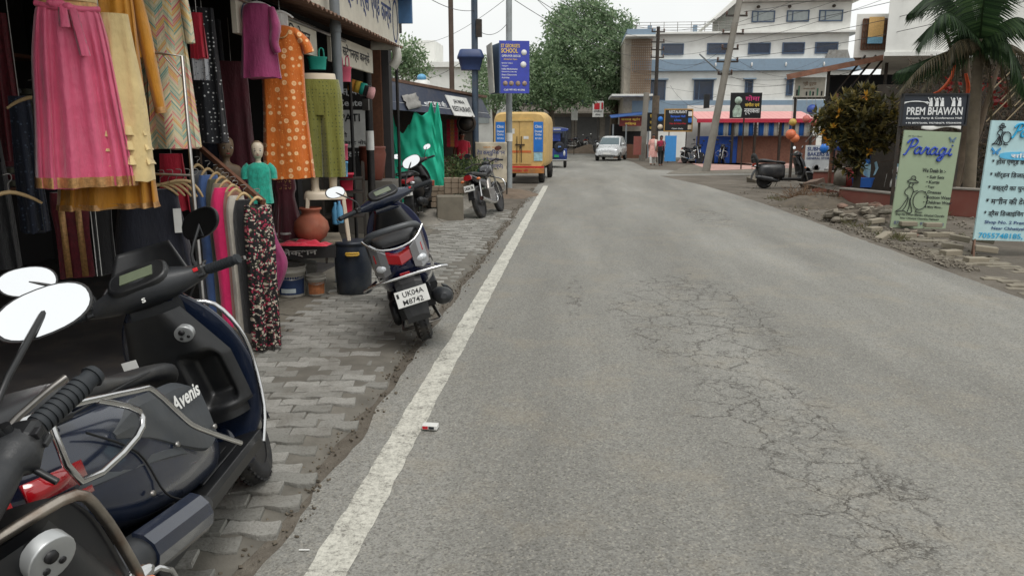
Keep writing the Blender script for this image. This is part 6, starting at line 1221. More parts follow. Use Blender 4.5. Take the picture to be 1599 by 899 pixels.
# ---- trees
def tree(name, label, base, trunk_h, blobs, lm, n, L, W, tr=.3, group=None, cl=.55):
    t = thing(name, label, 'tree', base, 0, group); q = MB(); q.tube([(0, 0, -.1), (.05, .05, trunk_h*.5), (-.05, .1, trunk_h)], [tr, tr*.75, tr*.6], 12, 3)
    for (c, r_) in blobs:
        q.tube([(-.05, .1, trunk_h*.85), (c[0]*.45, c[1]*.45, trunk_h+(c[2]-trunk_h)*.45), (c[0], c[1], c[2])], [tr*.45, tr*.25, tr*.06], 7, 3)
    q.build('trunk', M_BARK, t); q = MB(); tot = sum(r_**2 for c, r_ in blobs)
    for c, r_ in blobs:
        k = int(n*r_**2/tot/26)
        for _ in range(max(3, k)):
            d = rdir(); f = rnd_l.random()**.35; p = Vector(c)+Vector((d.x*r_, d.y*r_, d.z*r_*.85))*f
            clump(q, p, cl*rnd_l.uniform(.6, 1.3), 26, L, W, .6)
    q.build('crown', lm, t, recalc=False); return t
def tb(px, py, Y, r, b): p = at(px, py, Y); return ((p.x-b.x, p.y-b.y, p.z), r)
b = Vector((at(958, 200, 58).x, 58, 0))
tree('neem_tree', 'tallest green neem tree over the road bend, dark leaning trunk', b, 5.0, [tb(*a, b) for a in ((925, 30, 58, 1.9), (885, 45, 57, 1.9), (955, 45, 59, 1.8), (900, 75, 56, 2.3), (955, 85, 58, 2.0), (865, 85, 58, 1.7), (930, 115, 57, 2.2), (885, 120, 57, 2.0), (968, 125, 58, 1.3), (920, 12, 58, 1.0), (880, 22, 58, .9), (975, 70, 58, 1.2), (945, 150, 57, 1.3))], LF_MID, 27000, .26, .12, .42, 'trees along the bend')
b = Vector((at(862, 200, 50).x, 50, 0))
tree('tree', 'darker broad tree with pale straight trunk left of the rickshaw', b, 3.4, [tb(*a, b) for a in ((845, 120, 50, 1.4), (875, 140, 50, 1.4), (820, 130, 51, 1.3), (800, 150, 51, 1.2), (850, 150, 49, 1.2), (835, 98, 51, 1.0), (905, 150, 51, 1.0))], LF_DARK, 11000, .22, .10, .2, 'trees along the bend')
b = Vector((at(772, 200, 44).x, 44, 0))
tree('tree', 'green tree partly behind the school board', b, 3.0, [tb(*a, b) for a in ((765, 120, 44, 1.3), (790, 140, 44, 1.2), (770, 150, 43, 1.0), (810, 105, 44, .8))], LF_MID, 4500, .2, .09, .18, 'trees along the bend')
b = Vector((at(635, 150, 30).x, 30, 0))
tree('tree', 'small green tree peeping out beside the cream sign', b, 2.6, [tb(*a, b) for a in ((632, 85, 30, .6), (640, 105, 30, .5), (624, 100, 30, .6), (655, 112, 30, .35))], LF_MID, 2000, .16, .08, .12, 'trees along the bend')
b = Vector((at(905, 190, 78).x, 78, 0))
tree('tree', 'distant dark tree closing the view behind the rickshaw', b, 3, [tb(*a, b) for a in ((880, 165, 78, 2.2), (920, 160, 78, 2.4), (850, 165, 78, 2.2), (820, 165, 78, 2.2))], LF_DARK, 4000, .3, .14, .25, 'trees along the bend')
# parked dark van behind the rickshaw
t = thing('parked_van', 'dark parked van roof showing just behind the blue rickshaw', 'van', (at(872, 200, 44).x-.3, 44, 0), R(2)); q = MB(); q.loft([vring(0, .72, .35, 1.85, 5), vring(.1, .80, .3, 2.0, 5), vring(2.9, .80, .3, 2.0, 5), vring(3.2, .7, .35, 1.2, 5)]); q.build('body', mat('dark_van_paint', (34, 38, 44), .4), t); q = MB(); q.box((0, -.01, 1.5), (1.2, .04, .5)); q.build('rear_window', M_WINB, t)
for sx in (-1, 1):
    for y in (.5, 2.6): q = MB(); q.lathe([(0, -.08), (.28, -.08), (.29, 0), (.28, .08), (0, .08)], 20, 'x', (sx*.7, y, .29)); q.build('wheel', M_TYRE, t)
# ---- silver hatchback
M_SILV = mat('silver_car_paint', (204, 206, 207), .28, .3, coat=.6, var=.05); M_CGL = mat('car_glass', (74, 92, 98), .08, .2, coat=.5)
c0 = G(966, 252); t = thing('car', 'small silver hatchback facing the camera at the right road edge', 'car', (c0.x-.35, c0.y+1.7, 0), R(-102))
def cring(x, hw, zb, zt, e=4.5): return [(x, y, z) for y, z in spl(hw, (zt-zb)/2, 28, e, 0, (zt+zb)/2)]
q = MB(); q.loft([cring(*a) for a in catmull([(-1.70, .62, .34, .80), (-1.62, .70, .28, .92), (-1.0, .735, .22, .94), (.5, .735, .22, .93), (.9, .73, .22, .88), (1.45, .70, .24, .80), (1.66, .62, .30, .72), (1.71, .52, .36, .62)], 3)]); q.build('body', M_SILV, t)
q = MB(); q.loft([cring(*a) for a in catmull([(-1.62, .58, .80, 1.02), (-1.45, .60, .82, 1.38), (-1.0, .60, .86, 1.45), (-.1, .60, .86, 1.46), (.25, .60, .86, 1.36), (.62, .62, .84, 1.10), (.95, .64, .80, .90)], 4)]); q.build('cabin', M_SILV, t)
q = MB(); q.add([(.30, -.50, 1.345), (.30, .50, 1.345), (.86, .58, .955), (.86, -.58, .955)], [(0, 1, 2, 3)]); q.M = Matrix.Translation((.035, 0, .02)); q.build('windscreen', M_CGL, t, solid=.02)
for sy in (-1, 1):
    q = MB(); q.add([(.22, sy*.608, 1.33), (-.40, sy*.612, 1.40), (-.40, sy*.655, .96), (.62, sy*.66, .95)], [(0, 1, 2, 3)]); q.build('side_window', M_CGL, t, solid=.02); q = MB(); q.add([(-.48, sy*.612, 1.40), (-1.2, sy*.60, 1.36), (-1.35, sy*.655, .97), (-.48, sy*.655, .96)], [(0, 1, 2, 3)]); q.build('side_window', M_CGL, t, solid=.02)
    q = MB(); q.loft([[(1.56-.1*abs(y-.45), sy*y, z) for z in (.60, .62, .72, .74)] for y in (.30, .45, .62)], smooth=False, caps=True); q.M = Matrix(); q.build('headlight', M_CLEAR, t, loc=(.09, 0, .0), bevel=.01)
    q = MB(); q.ell((.62, sy*.76, .98), (.06, .09, .07)); q.build('door_mirror', M_SILV, t); q = MB(); q.box((-.2, sy*.742, .78), (.14, .02, .03)); q.build('door_handle', M_SILV, t)
    for x in (-1.08, 1.08):
        q = MB(); q.lathe([(.16, -.075), (.255, -.08), (.27, -.04), (.27, .04), (.255, .08), (.16, .075)], 28, 'y', (x, sy*.66, .27), caps=False); wo = q.build('wheel', M_TYRE, t); q = MB(); q.lathe([(0, -.06), (.17, -.07), (.17, .07), (0, .06)], 20, 'y', (x, sy*.665, .27)); q.build('rim', M_STEEL, wo)
q = MB(); q.box((1.66, 0, .66), (.06, .42, .07)); q.build('grille', M_BLACKP, t, bevel=.01); q = MB(); q.loft([[(x, y, z) for y, z in spl(.66, .09, 20, 5, 0, .42)] for x in (1.5, 1.70, 1.74)]); q.build('bumper', M_SILV, t); q = MB(); q.box((1.75, 0, .44), (.02, .46, .10)); q.build('number_plate', M_WHITE, t); q = MB(); q.box((1.72, 0, .34), (.04, 1.0, .06)); q.build('air_intake', M_BLACKP, t)
# ---- cafe with red roof and striped curtains
CY = 42.0
x0, x1 = at(1088, 200, CY).x, at(1262, 200, CY).x
def cz(y): return at(1150, y, CY).z
M_RTILE = NT('red_roof_tile'); v = M_RTILE.co(); xx, yy, zz2 = M_RTILE.sep(v); fr_ = M_RTILE.math('FRACT', M_RTILE.math('MULTIPLY', xx, 3.2)); M_RTILE.base(M_RTILE.mix(M_RTILE.ramp(fr_, (.0, .6), (.12, 0), (.88, 0), (1, .6)), lin(212, 154, 150), lin(186, 116, 114))); M_RTILE.set(Roughness=.6); M_RTILE = M_RTILE.m
t = thing('cafe', 'low cafe with pinkish red roof and blue-and-white striped curtains', 'cafe', (x0, CY, 0)); Wc = x1-x0
q = MB(); q.add([(-.1, -.9, cz(187)), (Wc+.3, -.9, cz(187)), (Wc+.3, 2.6, cz(172)), (-.1, 2.6, cz(172)), (-.1, -.9, cz(187)-.05), (Wc+.3, -.9, cz(187)-.05), (Wc+.3, 2.6, cz(172)-.05), (-.1, 2.6, cz(172)-.05)], [(0, 1, 2, 3), (4, 7, 6, 5), (0, 4, 5, 1), (1, 5, 6, 2), (2, 6, 7, 3), (3, 7, 4, 0)]); ro = q.build('roof', M_RTILE, t)
q = MB(); q.box((Wc/2+.1, -.93, cz(189)), (Wc+.5, .04, .20)); q.build('fascia', mat('crimson_trim', (176, 44, 66), .6), ro)
q = MB(); q.box((Wc/2, 3.2, 1.6), (Wc+.2, .2, 3.2)); q.build('back_wall', M_WWALL, t)
xb = at(1152, 200, CY).x-x0; q = MB(); q.box((xb/2, -.1, cz(213)/2), (xb, .12, cz(213))); q.build('blue_wall', mat('bright_blue_paint', (34, 84, 176), .6, var=.12, dirt=.2), t); q = MB(); q.box(((xb+Wc)/2+.2, -.1, cz(213)/2), (Wc-xb+.4, .2, cz(213))); q.build('brick_wall', mat('brown_brick', (116, 82, 68), .9, var=.25, scale=9, bump=.4), t); q = MB(); q.box(((xb+Wc)/2+.2, -.12, cz(213)+.04), (Wc-xb+.5, .3, .07)); q.build('coping', mat('grey_coping', (128, 122, 114), .9), t)
MS = NT('striped_curtain'); v = MS.co(); xx = MS.sep(v)[0]; fr_ = MS.math('FRACT', MS.math('MULTIPLY', xx, 1.9)); k = MS.math('GREATER_THAN', fr_, .5); MS.base(MS.mix(k, lin(40, 106, 190), lin(196, 204, 198))); MS.set(Roughness=.8); MS = MS.m
for a, b_ in ((.15, .30), (.31, .49), (.53, .71), (.73, .98)):
    q = MB(); q.grid(lambda u, v: (Wc*(a+(b_-a)*u), -.6+.03*math.sin(u*40), cz(212)+(cz(191)-cz(212))*v), 60, 2); q.build('striped_curtain', MS, t, solid=.01, recalc=False)
for f in (.0, .14, .30, .50, .72, .99): q = MB(); q.box((Wc*f, -.75, cz(190)/2), (.12, .12, cz(190))); q.build('post', M_IRON, t)
q = MB()
for y in (196, 201, 207): q.bar((xb, -.2, cz(y)), (Wc, -.2, cz(y)), .03, .03)
q.bar((xb, -.2, cz(192)), (xb, -.2, cz(213)), .03, .03); q.bar((Wc, -.2, cz(192)), (Wc, -.2, cz(213)), .03, .03); q.build('rail', M_IRON, t)
# pink tiled forecourt
q = MB(); q.poly([(*tuple(G(1062, 249)[:2]), .02), (*tuple(G(1110, 267)[:2]), .02), (*tuple(G(1260, 262)[:2]), .02), (14, 41.9, .02), (5.6, 41.9, .02)][::1]); struct(q.build('tiled_forecourt', mat('pink_paving', (178, 142, 132), .85, var=.12, scale=2, dirt=.3), recalc=False))
q = MB(); a, b_ = G(1040, 272), G(1262, 268); q.poly([(a.x, a.y, .012), (b_.x+4, b_.y, .012), (b_.x+4, G(1260, 262).y, .012), (G(1075, 258).x, G(1075, 258).y, .012)]); struct(q.build('concrete_apron', MC, recalc=False))
# boards by the cafe
def board(name, label, px0, px1, py0, py1, Y, m, lines=(), inks=(), cat='board', rz=0.0, thick=.05, group=None, posts=(), frame=None, pm=None, y=-.008):
    a = at((px0+px1)/2, py1, Y); b2 = at((px0+px1)/2, py0, Y); W = (at(px1, py1, Y)-at(px0, py1, Y)).length/max(.3, math.cos(rz)); H = b2.z-a.z
    t = thing(name, label, cat, a, rz, group); q = MB(); q.box((0, thick/2, H/2), (W, thick, H)); po = q.build('panel', m, t)
    if lines: lettering(po, list(inks), [(l[0], l[1]*W, l[2]*H, l[3]*H, (l[4]*W if l[4] else None), l[5], *(l[6:])) for l in lines], y)
    if frame:
        q = MB(); f_ = frame[1]
        for cx, cz_, sx, sz in ((0, f_/2, W, f_), (0, H-f_/2, W, f_), (-W/2+f_/2, H/2, f_, H-2*f_), (W/2-f_/2, H/2, f_, H-2*f_)): q.box((cx, -.01, cz_), (sx, .03, sz))
        q.build('frame', frame[0], t)
    for sx in posts: q = MB(); q.bar((sx*W, thick*1.6, -a.z), (sx*W, thick*1.6, H*.9), .05, .05); q.build('post', pm or M_IRON, t)
    return t, po, W, H
M_GOLDT = mat('gold_trim', (178, 138, 70), .5)
t, po, W, H = board('signboard', 'black and gold restaurant signboard above the blue wall', 1036, 1081, 170, 206, 42.5, M_BLACKB, [('RESTAURANT', -.02, .80, .13, .62, 0), ('Banquet Hall', -.02, .60, .12, .5, 1), ('& Rooms', -.02, .46, .10, .24, 1), ('Veg & Non-Veg', -.02, .30, .10, .58, 2), ('Open Daily', -.02, .10, .07, .4, 0)], (INK_WHITE, mat('bright_blue_ink', (60, 110, 220), .5), INK_RED), 'sign', posts=(-.3, .3), frame=(M_GOLDT, .06))
for x, z, m in ((.40, .78, M_WHITE), (.40, .5, M_VBLUE), (.40, .2, M_SKIN)): q = MB(); q.box((x*W, -.012, z*H), (W*.13, .01, H*.2)); q.build('picture', m, po)
t, po, W, H = board('signboard', 'small picture sign left of the restaurant sign', 1025, 1036, 178, 205, 42.4, M_BLACKB, (), (), 'sign'); q = MB(); q.lathe([(0, -.02), (W*.36, -.02), (W*.36, 0)], 20, 'y', (0, 0, H*.7)); q.build('picture', M_VBLUE, po); q = MB(); q.lathe([(0, -.02), (W*.36, -.02), (W*.36, 0)], 20, 'y', (0, 0, H*.25)); q.build('picture', M_SKIN, po)
t, po, W, H = board('signboard', 'black and yellow menu sign behind the two concrete poles', 1010, 1024, 176, 205, 44, M_BLACKB, [('चाय', .1, .7, .2, .6, 0), ('कॉफी', .1, .4, .2, .6, 0), ('थाली', .1, .1, .2, .6, 0)], (INK_YEL,), 'sign')
board('signboard', 'red and yellow shop sign under a blue sheet', 967, 1002, 182, 197, 50, mat('maroon_board', (110, 36, 34), .6), [('जनरल स्टोर', 0, .5, .36, .85, 0), ('किराना', 0, .12, .3, .5, 0)], (INK_YEL,), 'sign')
q = MB(); q.box((0, .5, 0), (2.3, 1.6, .05), rot(.12, -.1, 0)); tag(q.build('blue_sheet', mat('blue_sheet', (58, 92, 150), .6), loc=at(981, 179, 50)), 'blue tin sheet above the red and yellow sign', 'sheet')
t = thing('kiosk', 'open dim roadside kiosk below the red and yellow sign', 'kiosk', at(984, 232, 50)-Vector((0, 0, at(984, 232, 50).z))); 
for n_, c_, d_, m_ in (('back_wall', (0, 2, 1.1), (2.4, .1, 2.2), M_INT), ('counter', (0, .3, .45), (2.2, .5, .9), M_DKWOOD), ('post', (-1.15, 0, 1.1), (.1, .1, 2.2), M_GALV), ('post', (1.15, 0, 1.1), (.1, .1, 2.2), M_GALV), ('post', (-.3, 0, 1.1), (.1, .1, 2.2), M_GALV)): q = MB(); q.box(c_, d_); q.build(n_, m_, t)
board('panel', 'upright bright sky blue panel beside the walking women', 1038, 1055, 212, 252, 41.3, mat('sky_blue_paint', (62, 140, 206), .6, var=.06), cat='panel', thick=.3)
board('panel', 'leaning rusty red panel between the car and the concrete pole', 989, 1001, 213, 242, 44, mat('rust_red_paint', (136, 74, 66), .7, dirt=.4), cat='panel', thick=.2)
t, po, W, H = board('signboard', 'red and white poster sign on a post before the dark trunk', 925, 942, 158, 183, 54, M_WHITE, [('रामलीला', 0, .3, .14, .8, 0), ('मेला', 0, .1, .12, .5, 0)], (INK_DK,), 'sign', posts=(0,)); q = MB(); q.box((-.1*W, -.012, .68*H), (.5*W, .01, .4*H)); q.box((.38*W, -.012, .7*H), (.16*W, .01, .4*H)); q.build('picture', INK_RED, po)
board('signboard', 'plain white sign left of the red and white poster sign', 892, 902, 168, 188, 58, M_OFFB if 'M_OFFB' in globals() else M_WHITE, cat='sign', posts=(0,))
# earth bank, fences and parked two-wheelers at the bend
heap('earth_bank', 'low brown earth bank at the outside of the bend', (1.6, 63, 0), 3.4, 2.4, .6, mat('brown_dirt', (104, 90, 76)), 5)
for i, (px, Y) in enumerate(((895, 64), (905, 66), (918, 65), (935, 60))):
    p = at(px, 205, Y); motorcycle('tiny dark motorcycle parked far behind the car', (p.x, p.y, .3 if i < 3 else .1), R(20+30*i), 6, (40+i, 44, 56), group='far motorcycles by the grey building')
p = G(1058, 250); motorcycle('dark motorcycle against the blue wall, just right of the sky blue panel', (p.x, 41.2, 0), R(-60), 6, (30, 30, 33), group='motorcycles by the cafe'); p = G(1098, 250); motorcycle('dark motorcycle behind the leaning pole under the cafe roof', (p.x, 41.2, 0), R(-110), 6, (32, 34, 40), group='motorcycles by the cafe')
# poles on the right
def lean_pole(label, pxb, pyb, pxt, pyt, Y, h, r0, r1, m, cross=(), group='concrete poles on the right'):
    b = G(pxb, pyb) if Y is None else Vector((at(pxb, pyb, Y).x, Y, 0)); tp = at(pxt, pyt, b.y); k = (tp-b); lx = k.x/k.z
    return upole('utility_pole', label, b, h, r0, r1, m, group, (lx, 0), cross)
PC = lean_pole('tall leaning concrete pole before the cafe with several crossarms', 1102, 268, 1155, 0, None, 8.2, .17, .115, M_CONCP, ((6.3, .9, .1), (5.6, .9, .1), (5.0, .7, .1), (4.5, .9, .1), (4.0, .6, .1)))
q = MB(); q.box((-.14, -.16, 2.9), (.22, .16, .55)); q.build('meter_box', M_BLACKP, PC)
q = MB(); q.tube([(.45, 0, 4.05), (.1, -.4, 4.2), (-.6, -.6, 4.75)], .03, 8, 3); q.build('lamp_arm', M_GALV, PC)
PD = upole('utility_pole', 'dark pole with rows of insulators left of the white building', Vector((at(1024, 150, 46).x, 46, 0)), at(1027, 42, 46).z, .12, .10, M_IRON, 'concrete poles on the right', (0.0, 0), ((at(1027, 50, 46).z, .8, .2), (at(1027, 66, 46).z, .8, .2), (at(1027, 78, 46).z, .8, .2), (at(1027, 90, 46).z, .8, .2)))
upole('utility_pole', 'pale weathered concrete pole right of the silver car', Vector((at(1003, 240, 45).x, 45, 0)), at(1008, 145, 45).z, .20, .16, M_CONCP, 'concrete poles on the right', (.03, 0)); upole('utility_pole', 'short dark wrapped pole behind the two women', Vector((at(1021, 240, 43.5).x, 43.5, 0)), at(1020, 150, 43.5).z, .2, .2, M_BARK, 'concrete poles on the right')
q = MB(); q.lathe([(0, 0), (.22, .02), (.2, .12), (0, .16)], 16); tag(q.build('blue_tarp_bundle', M_VBLUE, loc=at(969, 156, 56)), 'small bright blue bundle hanging in the tree', 'bundle')
# goma sign on a post
t, po, W, H = board('signboard', 'black sign with pale portrait and pink Hindi word beside the leaning pole', 1139, 1188, 145, 185, 34.4, M_BLACKB, [('गोमा', .20, .68, .22, .46, 0), ('संगीत एवं', .20, .44, .17, .46, 1), ('नृत्यकला', .20, .14, .24, .5, 2)], (mat('pink_ink', (214, 70, 130), .5), INK_YEL, INK_WHITE), 'sign', rz=R(3), posts=(-.02,)); 
q = MB(); q.lathe([(0, -.014), (.16, -.014), (.16, -.008)], 20, 'y', (-.25*W, 0, .70*H)); q.prism([(-.40*W, .05*H), (-.14*W, .05*H), (-.12*W, .35*H), (-.2*W, .52*H), (-.33*W, .52*H), (-.42*W, .3*H)], -.016, -.006, 'xz'); q.build('portrait', mat('pale_portrait', (168, 186, 172), .6, var=.5, scale=8), po)
# ================================================================== right side of the street
# ---- white building with the projecting balcony
BY = 24.0
bl = at(1379, 88, BY); z0 = bl.z
t = thing('balcony_building', 'white building with a big plain projecting balcony at the upper right', 'building', (bl.x, BY, 0))
def bb(name, x0, x1, y0, y1, za, zb, m, par=None):
    q = MB(); q.box(((x0+x1)/2, (y0+y1)/2, (za+zb)/2), (x1-x0, y1-y0, zb-za)); return q.build(name, m, par or t)
W1 = at(1500, 72, BY).x-bl.x
q = MB(); KX = bl.x/BY; q.prism([(.05, 0), (W1*.72, 0), (W1, .7), (12, .7), (15, 9), (.05+KX*9, 9)], z0+.12, z0+2.4); bo = q.build('balcony_wall', M_WWALL, t)
q = MB(); q.prism([(.0, -.06), (W1*.73, -.06), (W1+.02, .64), (12.1, .64), (15.1, 9.1), (KX*9, 9.1)], z0, z0+.117); q.build('balcony_slab', M_WWALL, t)
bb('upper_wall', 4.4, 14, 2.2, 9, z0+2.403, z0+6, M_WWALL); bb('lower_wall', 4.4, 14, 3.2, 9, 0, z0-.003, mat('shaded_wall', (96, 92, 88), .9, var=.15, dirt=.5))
bb('dark_opening', 4.5, 6.2, 3.1, 3.19, .2, z0-.5, M_BLACKB); bb('blue_door', 6.4, 9.4, 3.1, 3.19, .2, 2.8, mat('deep_blue_paint', (30, 60, 120), .6))
# side wing with latticed window and poster
WY = 28.0; ww = lambda px: at(px, 60, WY).x-bl.x; wz = lambda py: at(1360, py, WY).z
q = MB(); q.prism([(ww(1335), WY-BY), (ww(1402), WY-BY), (ww(1402)+KX*5+.2, WY-BY+5), (ww(1335)+KX*5+.2, WY-BY+5)], wz(90), wz(22)); q.build('side_wing', M_WWALL, t)
wl, wr = at(1343, 78, WY), at(1384, 30, WY); xm = (wl.x+wr.x)/2-bl.x; wW = wr.x-wl.x
q = MB(); q.box((xm, WY-BY-.03, (wl.z+wr.z)/2), (wW, .06, wr.z-wl.z)); wo = q.build('window', mat('brown_grille', (104, 88, 74), .7, var=.3), t)
q = MB()
for i in range(9): q.bar((xm-wW/2+wW*i/8, WY-BY-.08, wl.z), (xm-wW/2+wW*i/8, WY-BY-.08, wr.z), .03, .03)
for i in range(6): q.bar((xm-wW/2, WY-BY-.08, wl.z+(wr.z-wl.z)*i/5), (xm+wW/2, WY-BY-.08, wl.z+(wr.z-wl.z)*i/5), .03, .03)
q.build('grille', M_DKWOOD, wo)
p0 = at(1366, 66, WY-.15); q = MB(); q.box((p0.x-bl.x, WY-BY-.15, p0.z+.50), (.50, .02, .66)); q.k = 1; q.box((p0.x-bl.x, WY-BY-.15, p0.z+.06), (.50, .02, .22)); q.build('poster', [mat('yellow_poster', (206, 168, 108), .7, var=.15, scale=20), mat('blue_poster', (120, 170, 196), .7, var=.2, scale=20)], t)
# ---- shed with rusty tin roof and hanging goods
SY = 26.0
e0, e1 = at(1222, 120, SY), at(1390, 86, SY)
t = thing('roadside_shed', 'roadside goods shed with a sloping rusty tin roof', 'shed', (e0.x, SY, 0)); Ws = e1.x-e0.x
q = MB(); n_ = 90
q.add([(Ws*1.1*i/n_+.28*(y+.5), y, e0.z+(e1.z-e0.z)*1.1*i/n_+.02*math.sin(i*1.9)+dz) for i in range(n_+1) for y, dz in ((-.5, 0), (3.4, .25))], [(2*i, 2*i+1, 2*i+3, 2*i+2) for i in range(n_)], True); q.build('tin_roof', M_RUST, t, solid=.012); q = MB(); q.bar((0, -.52, e0.z-.05), (Ws*1.1, -.52, e0.z+(e1.z-e0.z)*1.1-.05), .03, .17); q.build('fascia', mat('rusty_fascia', (132, 92, 74), .85, .1, var=.3, scale=6, dirt=.4), t)
for px in (1239, 1287): x = at(px, 200, SY).x-e0.x; q = MB(); q.bar((x, 0, 0), (x, 0, e0.z+(e1.z-e0.z)*x/Ws-.03), .08, .08); q.build('post', M_IRON, t)
x = Ws*1.0; q = MB(); q.bar((x, .2, 0), (x, .2, e1.z-.05), .08, .08); q.build('post', M_IRON, t)
q = MB(); xa = at(1239, 150, SY).x-e0.x; q.bar((xa, 0, at(1240, 153, SY).z), (Ws, 0, at(1240, 153, SY).z), .07, .09); q.build('beam', M_IRON, t)
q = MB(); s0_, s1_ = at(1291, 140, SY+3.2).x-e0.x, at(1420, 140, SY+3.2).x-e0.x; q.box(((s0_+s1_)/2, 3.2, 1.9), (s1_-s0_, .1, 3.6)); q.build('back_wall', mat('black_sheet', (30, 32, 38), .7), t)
q = MB()
for i in range(3): q.bar((Ws*(.36+.1*i), -.2, 2.25), (Ws*(.80+.1*i), .3, 4.1), .05, .05)
q.build('stair_rails', M_IRON, t)
for i in range(2): q = MB(); a, b2 = at(1258+10*i, 222, SY-1), at(1290+12*i, 186, SY-1); q.bar(a-Vector((e0.x, SY, 0)), b2-Vector((e0.x, SY, 0)), .03, .03); q.build('slanting_rod', M_STEEL, t)
t, po, W, H = board('signboard', 'faded white product sign under the rusty tin roof', 1240, 1287, 121, 152, SY-.12, mat('faded_white_sign', (186, 180, 166), .7, dirt=.4), [('श्री दुर्गा', -.02, .55, .24, .45, 0), ('जनरल स्टोर', -.02, .38, .10, .4, 0)], (mat('brown_ink', (120, 90, 62), .6),), 'sign')
q = MB()
for i, (x, h_) in enumerate(((-.42, .3), (-.36, .5), (-.1, .2), (.02, .24), (.12, .2), (.26, .36), (.40, .22))): q.k = i % 2; q.box((x*W, -.012, .08*H+h_*H/2), (.05*W, .01, h_*H))
q.build('product_pictures', [M_BLACKB, mat('green_print', (76, 120, 96), .6)], po)
# balls and toys hanging from the beam
for i, (px, py, r_, c_, lb) in enumerate(((1268, 171, .16, (58, 84, 160), 'blue'), (1272, 192, .13, (150, 80, 66), 'brownish red'), (1259, 186, .12, (196, 110, 100), 'pinkish'), (1235, 210, .17, (206, 110, 74), 'large orange'), (1241, 216, .15, (210, 120, 80), 'orange'), (1238, 191, .12, (190, 160, 80), 'yellowish'), (1281, 186, .12, (190, 150, 60), 'mustard yellow'))):
    p = at(px, py, SY-.35); t = thing('play_ball', lb+' play ball hanging in a net from the tin-roofed shed', 'ball', p, 0, 'play balls hanging from the shed'); q = MB(); q.ell((0, 0, 0), (r_, r_, r_), 20, 14); q.build('ball', mat('ball_%d' % i, c_, .5, var=.2, scale=10), t); q = MB(); q.tube([(0, 0, r_*.9), (0, .1, at(px, 153, SY).z-p.z)], .006, 5); q.build('string', M_STEEL, t)
# bakery sign board, brown post and pots of goods
t, po, W, H = board('signboard', 'standing bakery board reading SUBHASH BAKERS with bread pictures', 1254, 1296, 227, 288, 23.8, mat('pale_bakery_board', (198, 202, 204), .6, var=.05, dirt=.2), [('SUBHASH', -.02, .86, .10, .84, 0), ('BAKERS &', -.02, .73, .10, .80, 0), ('GENERAL STORE', 0, .64, .06, .9, 0)], (INK_BLUE,), 'sign')
q = MB(); q.box((0, -.012, .06*H), (W, .012, .13*H)); sp_ = q.build('red_strip', mat('faded_red', (188, 88, 92), .6), po); lettering(sp_, [INK_WHITE], [('Near Chhatiyal Chauraha', 0, .035*H, .05*H, .86*W, 0)], -.022)
q = MB(); rn = random.Random(9)
for i in range(8): q.lathe([(0, -.014), (.06+.04*rn.random(), -.014), (.06, -.006)], 14, 'y', (rn.uniform(-.4, .4)*W, 0, rn.uniform(.2, .52)*H))
q.build('bread_pictures', mat('bread_print', (160, 160, 158), .6, var=.4, scale=16), po)
p = G(1299, 292); q = MB(); q.box((0, 0, .62), (.16, .16, 1.24)); tag(q.build('brick_post', mat('brown_paint_wood', (112, 74, 62), .8, dirt=.4), loc=(p.x, 23.0, 0), bevel=.01), 'brown square post right of the bakery board', 'post')
# a low dark goods stall: shelves with strips, cans, cloth
GS = 20.5
g0 = at(1300, 290, GS)
t = thing('goods_stall', 'shaded goods stall behind the croton tree', 'stall', (g0.x, GS, 0)); Wg = at(1440, 290, GS).x-g0.x
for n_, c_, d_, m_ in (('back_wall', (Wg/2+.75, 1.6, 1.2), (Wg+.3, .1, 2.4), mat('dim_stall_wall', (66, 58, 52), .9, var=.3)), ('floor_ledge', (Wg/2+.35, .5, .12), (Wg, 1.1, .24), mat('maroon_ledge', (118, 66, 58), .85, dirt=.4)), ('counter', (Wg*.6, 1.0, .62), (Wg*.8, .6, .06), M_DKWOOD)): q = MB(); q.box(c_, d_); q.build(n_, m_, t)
for px in (1300, 1440): q = MB(); q.bar((at(px, 200, GS).x-g0.x, -.1, 0), (at(px, 200, GS).x-g0.x, -.1, 2.6), .07, .07); q.build('post', M_DKWOOD, t)
rn = random.Random(77)
for i in range(6):
    p = at(1370+5*i, 205, GS-.1); q = MB()
    for k in range(9): q.box((rn.uniform(-.01, .01), 0, -.09*k), (.075, .02, .075))
    q.box((0, .012, -.36), (.008, .004, .8)); tag(q.build('snack_strip', [mat('brown_packet', (120, 84, 60)), mat('tan_packet', (150, 112, 84), .5), mat('rust_packet', (134, 72, 52), .5)][i % 3], loc=p), 'brown strip of snack packets hanging in the stall behind the croton', 'snacks', 'snack strips hanging in the stall')
for i, (px, py, c_, r_, h_, lb) in enumerate(((1311, 290, (122, 116, 106), .16, .5, 'grey metal milk can beside the brown post'), (1325, 290, (150, 52, 54), .15, .42, 'red and white tin beside the milk can'))):
    p = at(px, py, GS-.25); q = MB(); q.lathe([(0, 0), (r_, 0), (r_, h_*.7), (r_*.7, h_*.8), (r_*.62, h_*.92), (r_*.75, h_*.95), (r_*.72, h_), (0, h_)], 20); tag(q.build('can', mat('can_%d' % i, c_, .5, .3, dirt=.3), loc=p), lb, 'can')
p = at(1344, 292, GS-.3); q = MB(); q.loft([[(x, y, z) for x, y in spl(w_, .16, 20, 5)] for z, w_ in ((0, .24), (.2, .28), (.22, .30), (.24, .30))]); tag(q.build('crate', mat('bright_blue_crate', (34, 92, 176), .5), loc=p), 'bright blue plastic crate at the foot of the croton', 'crate')
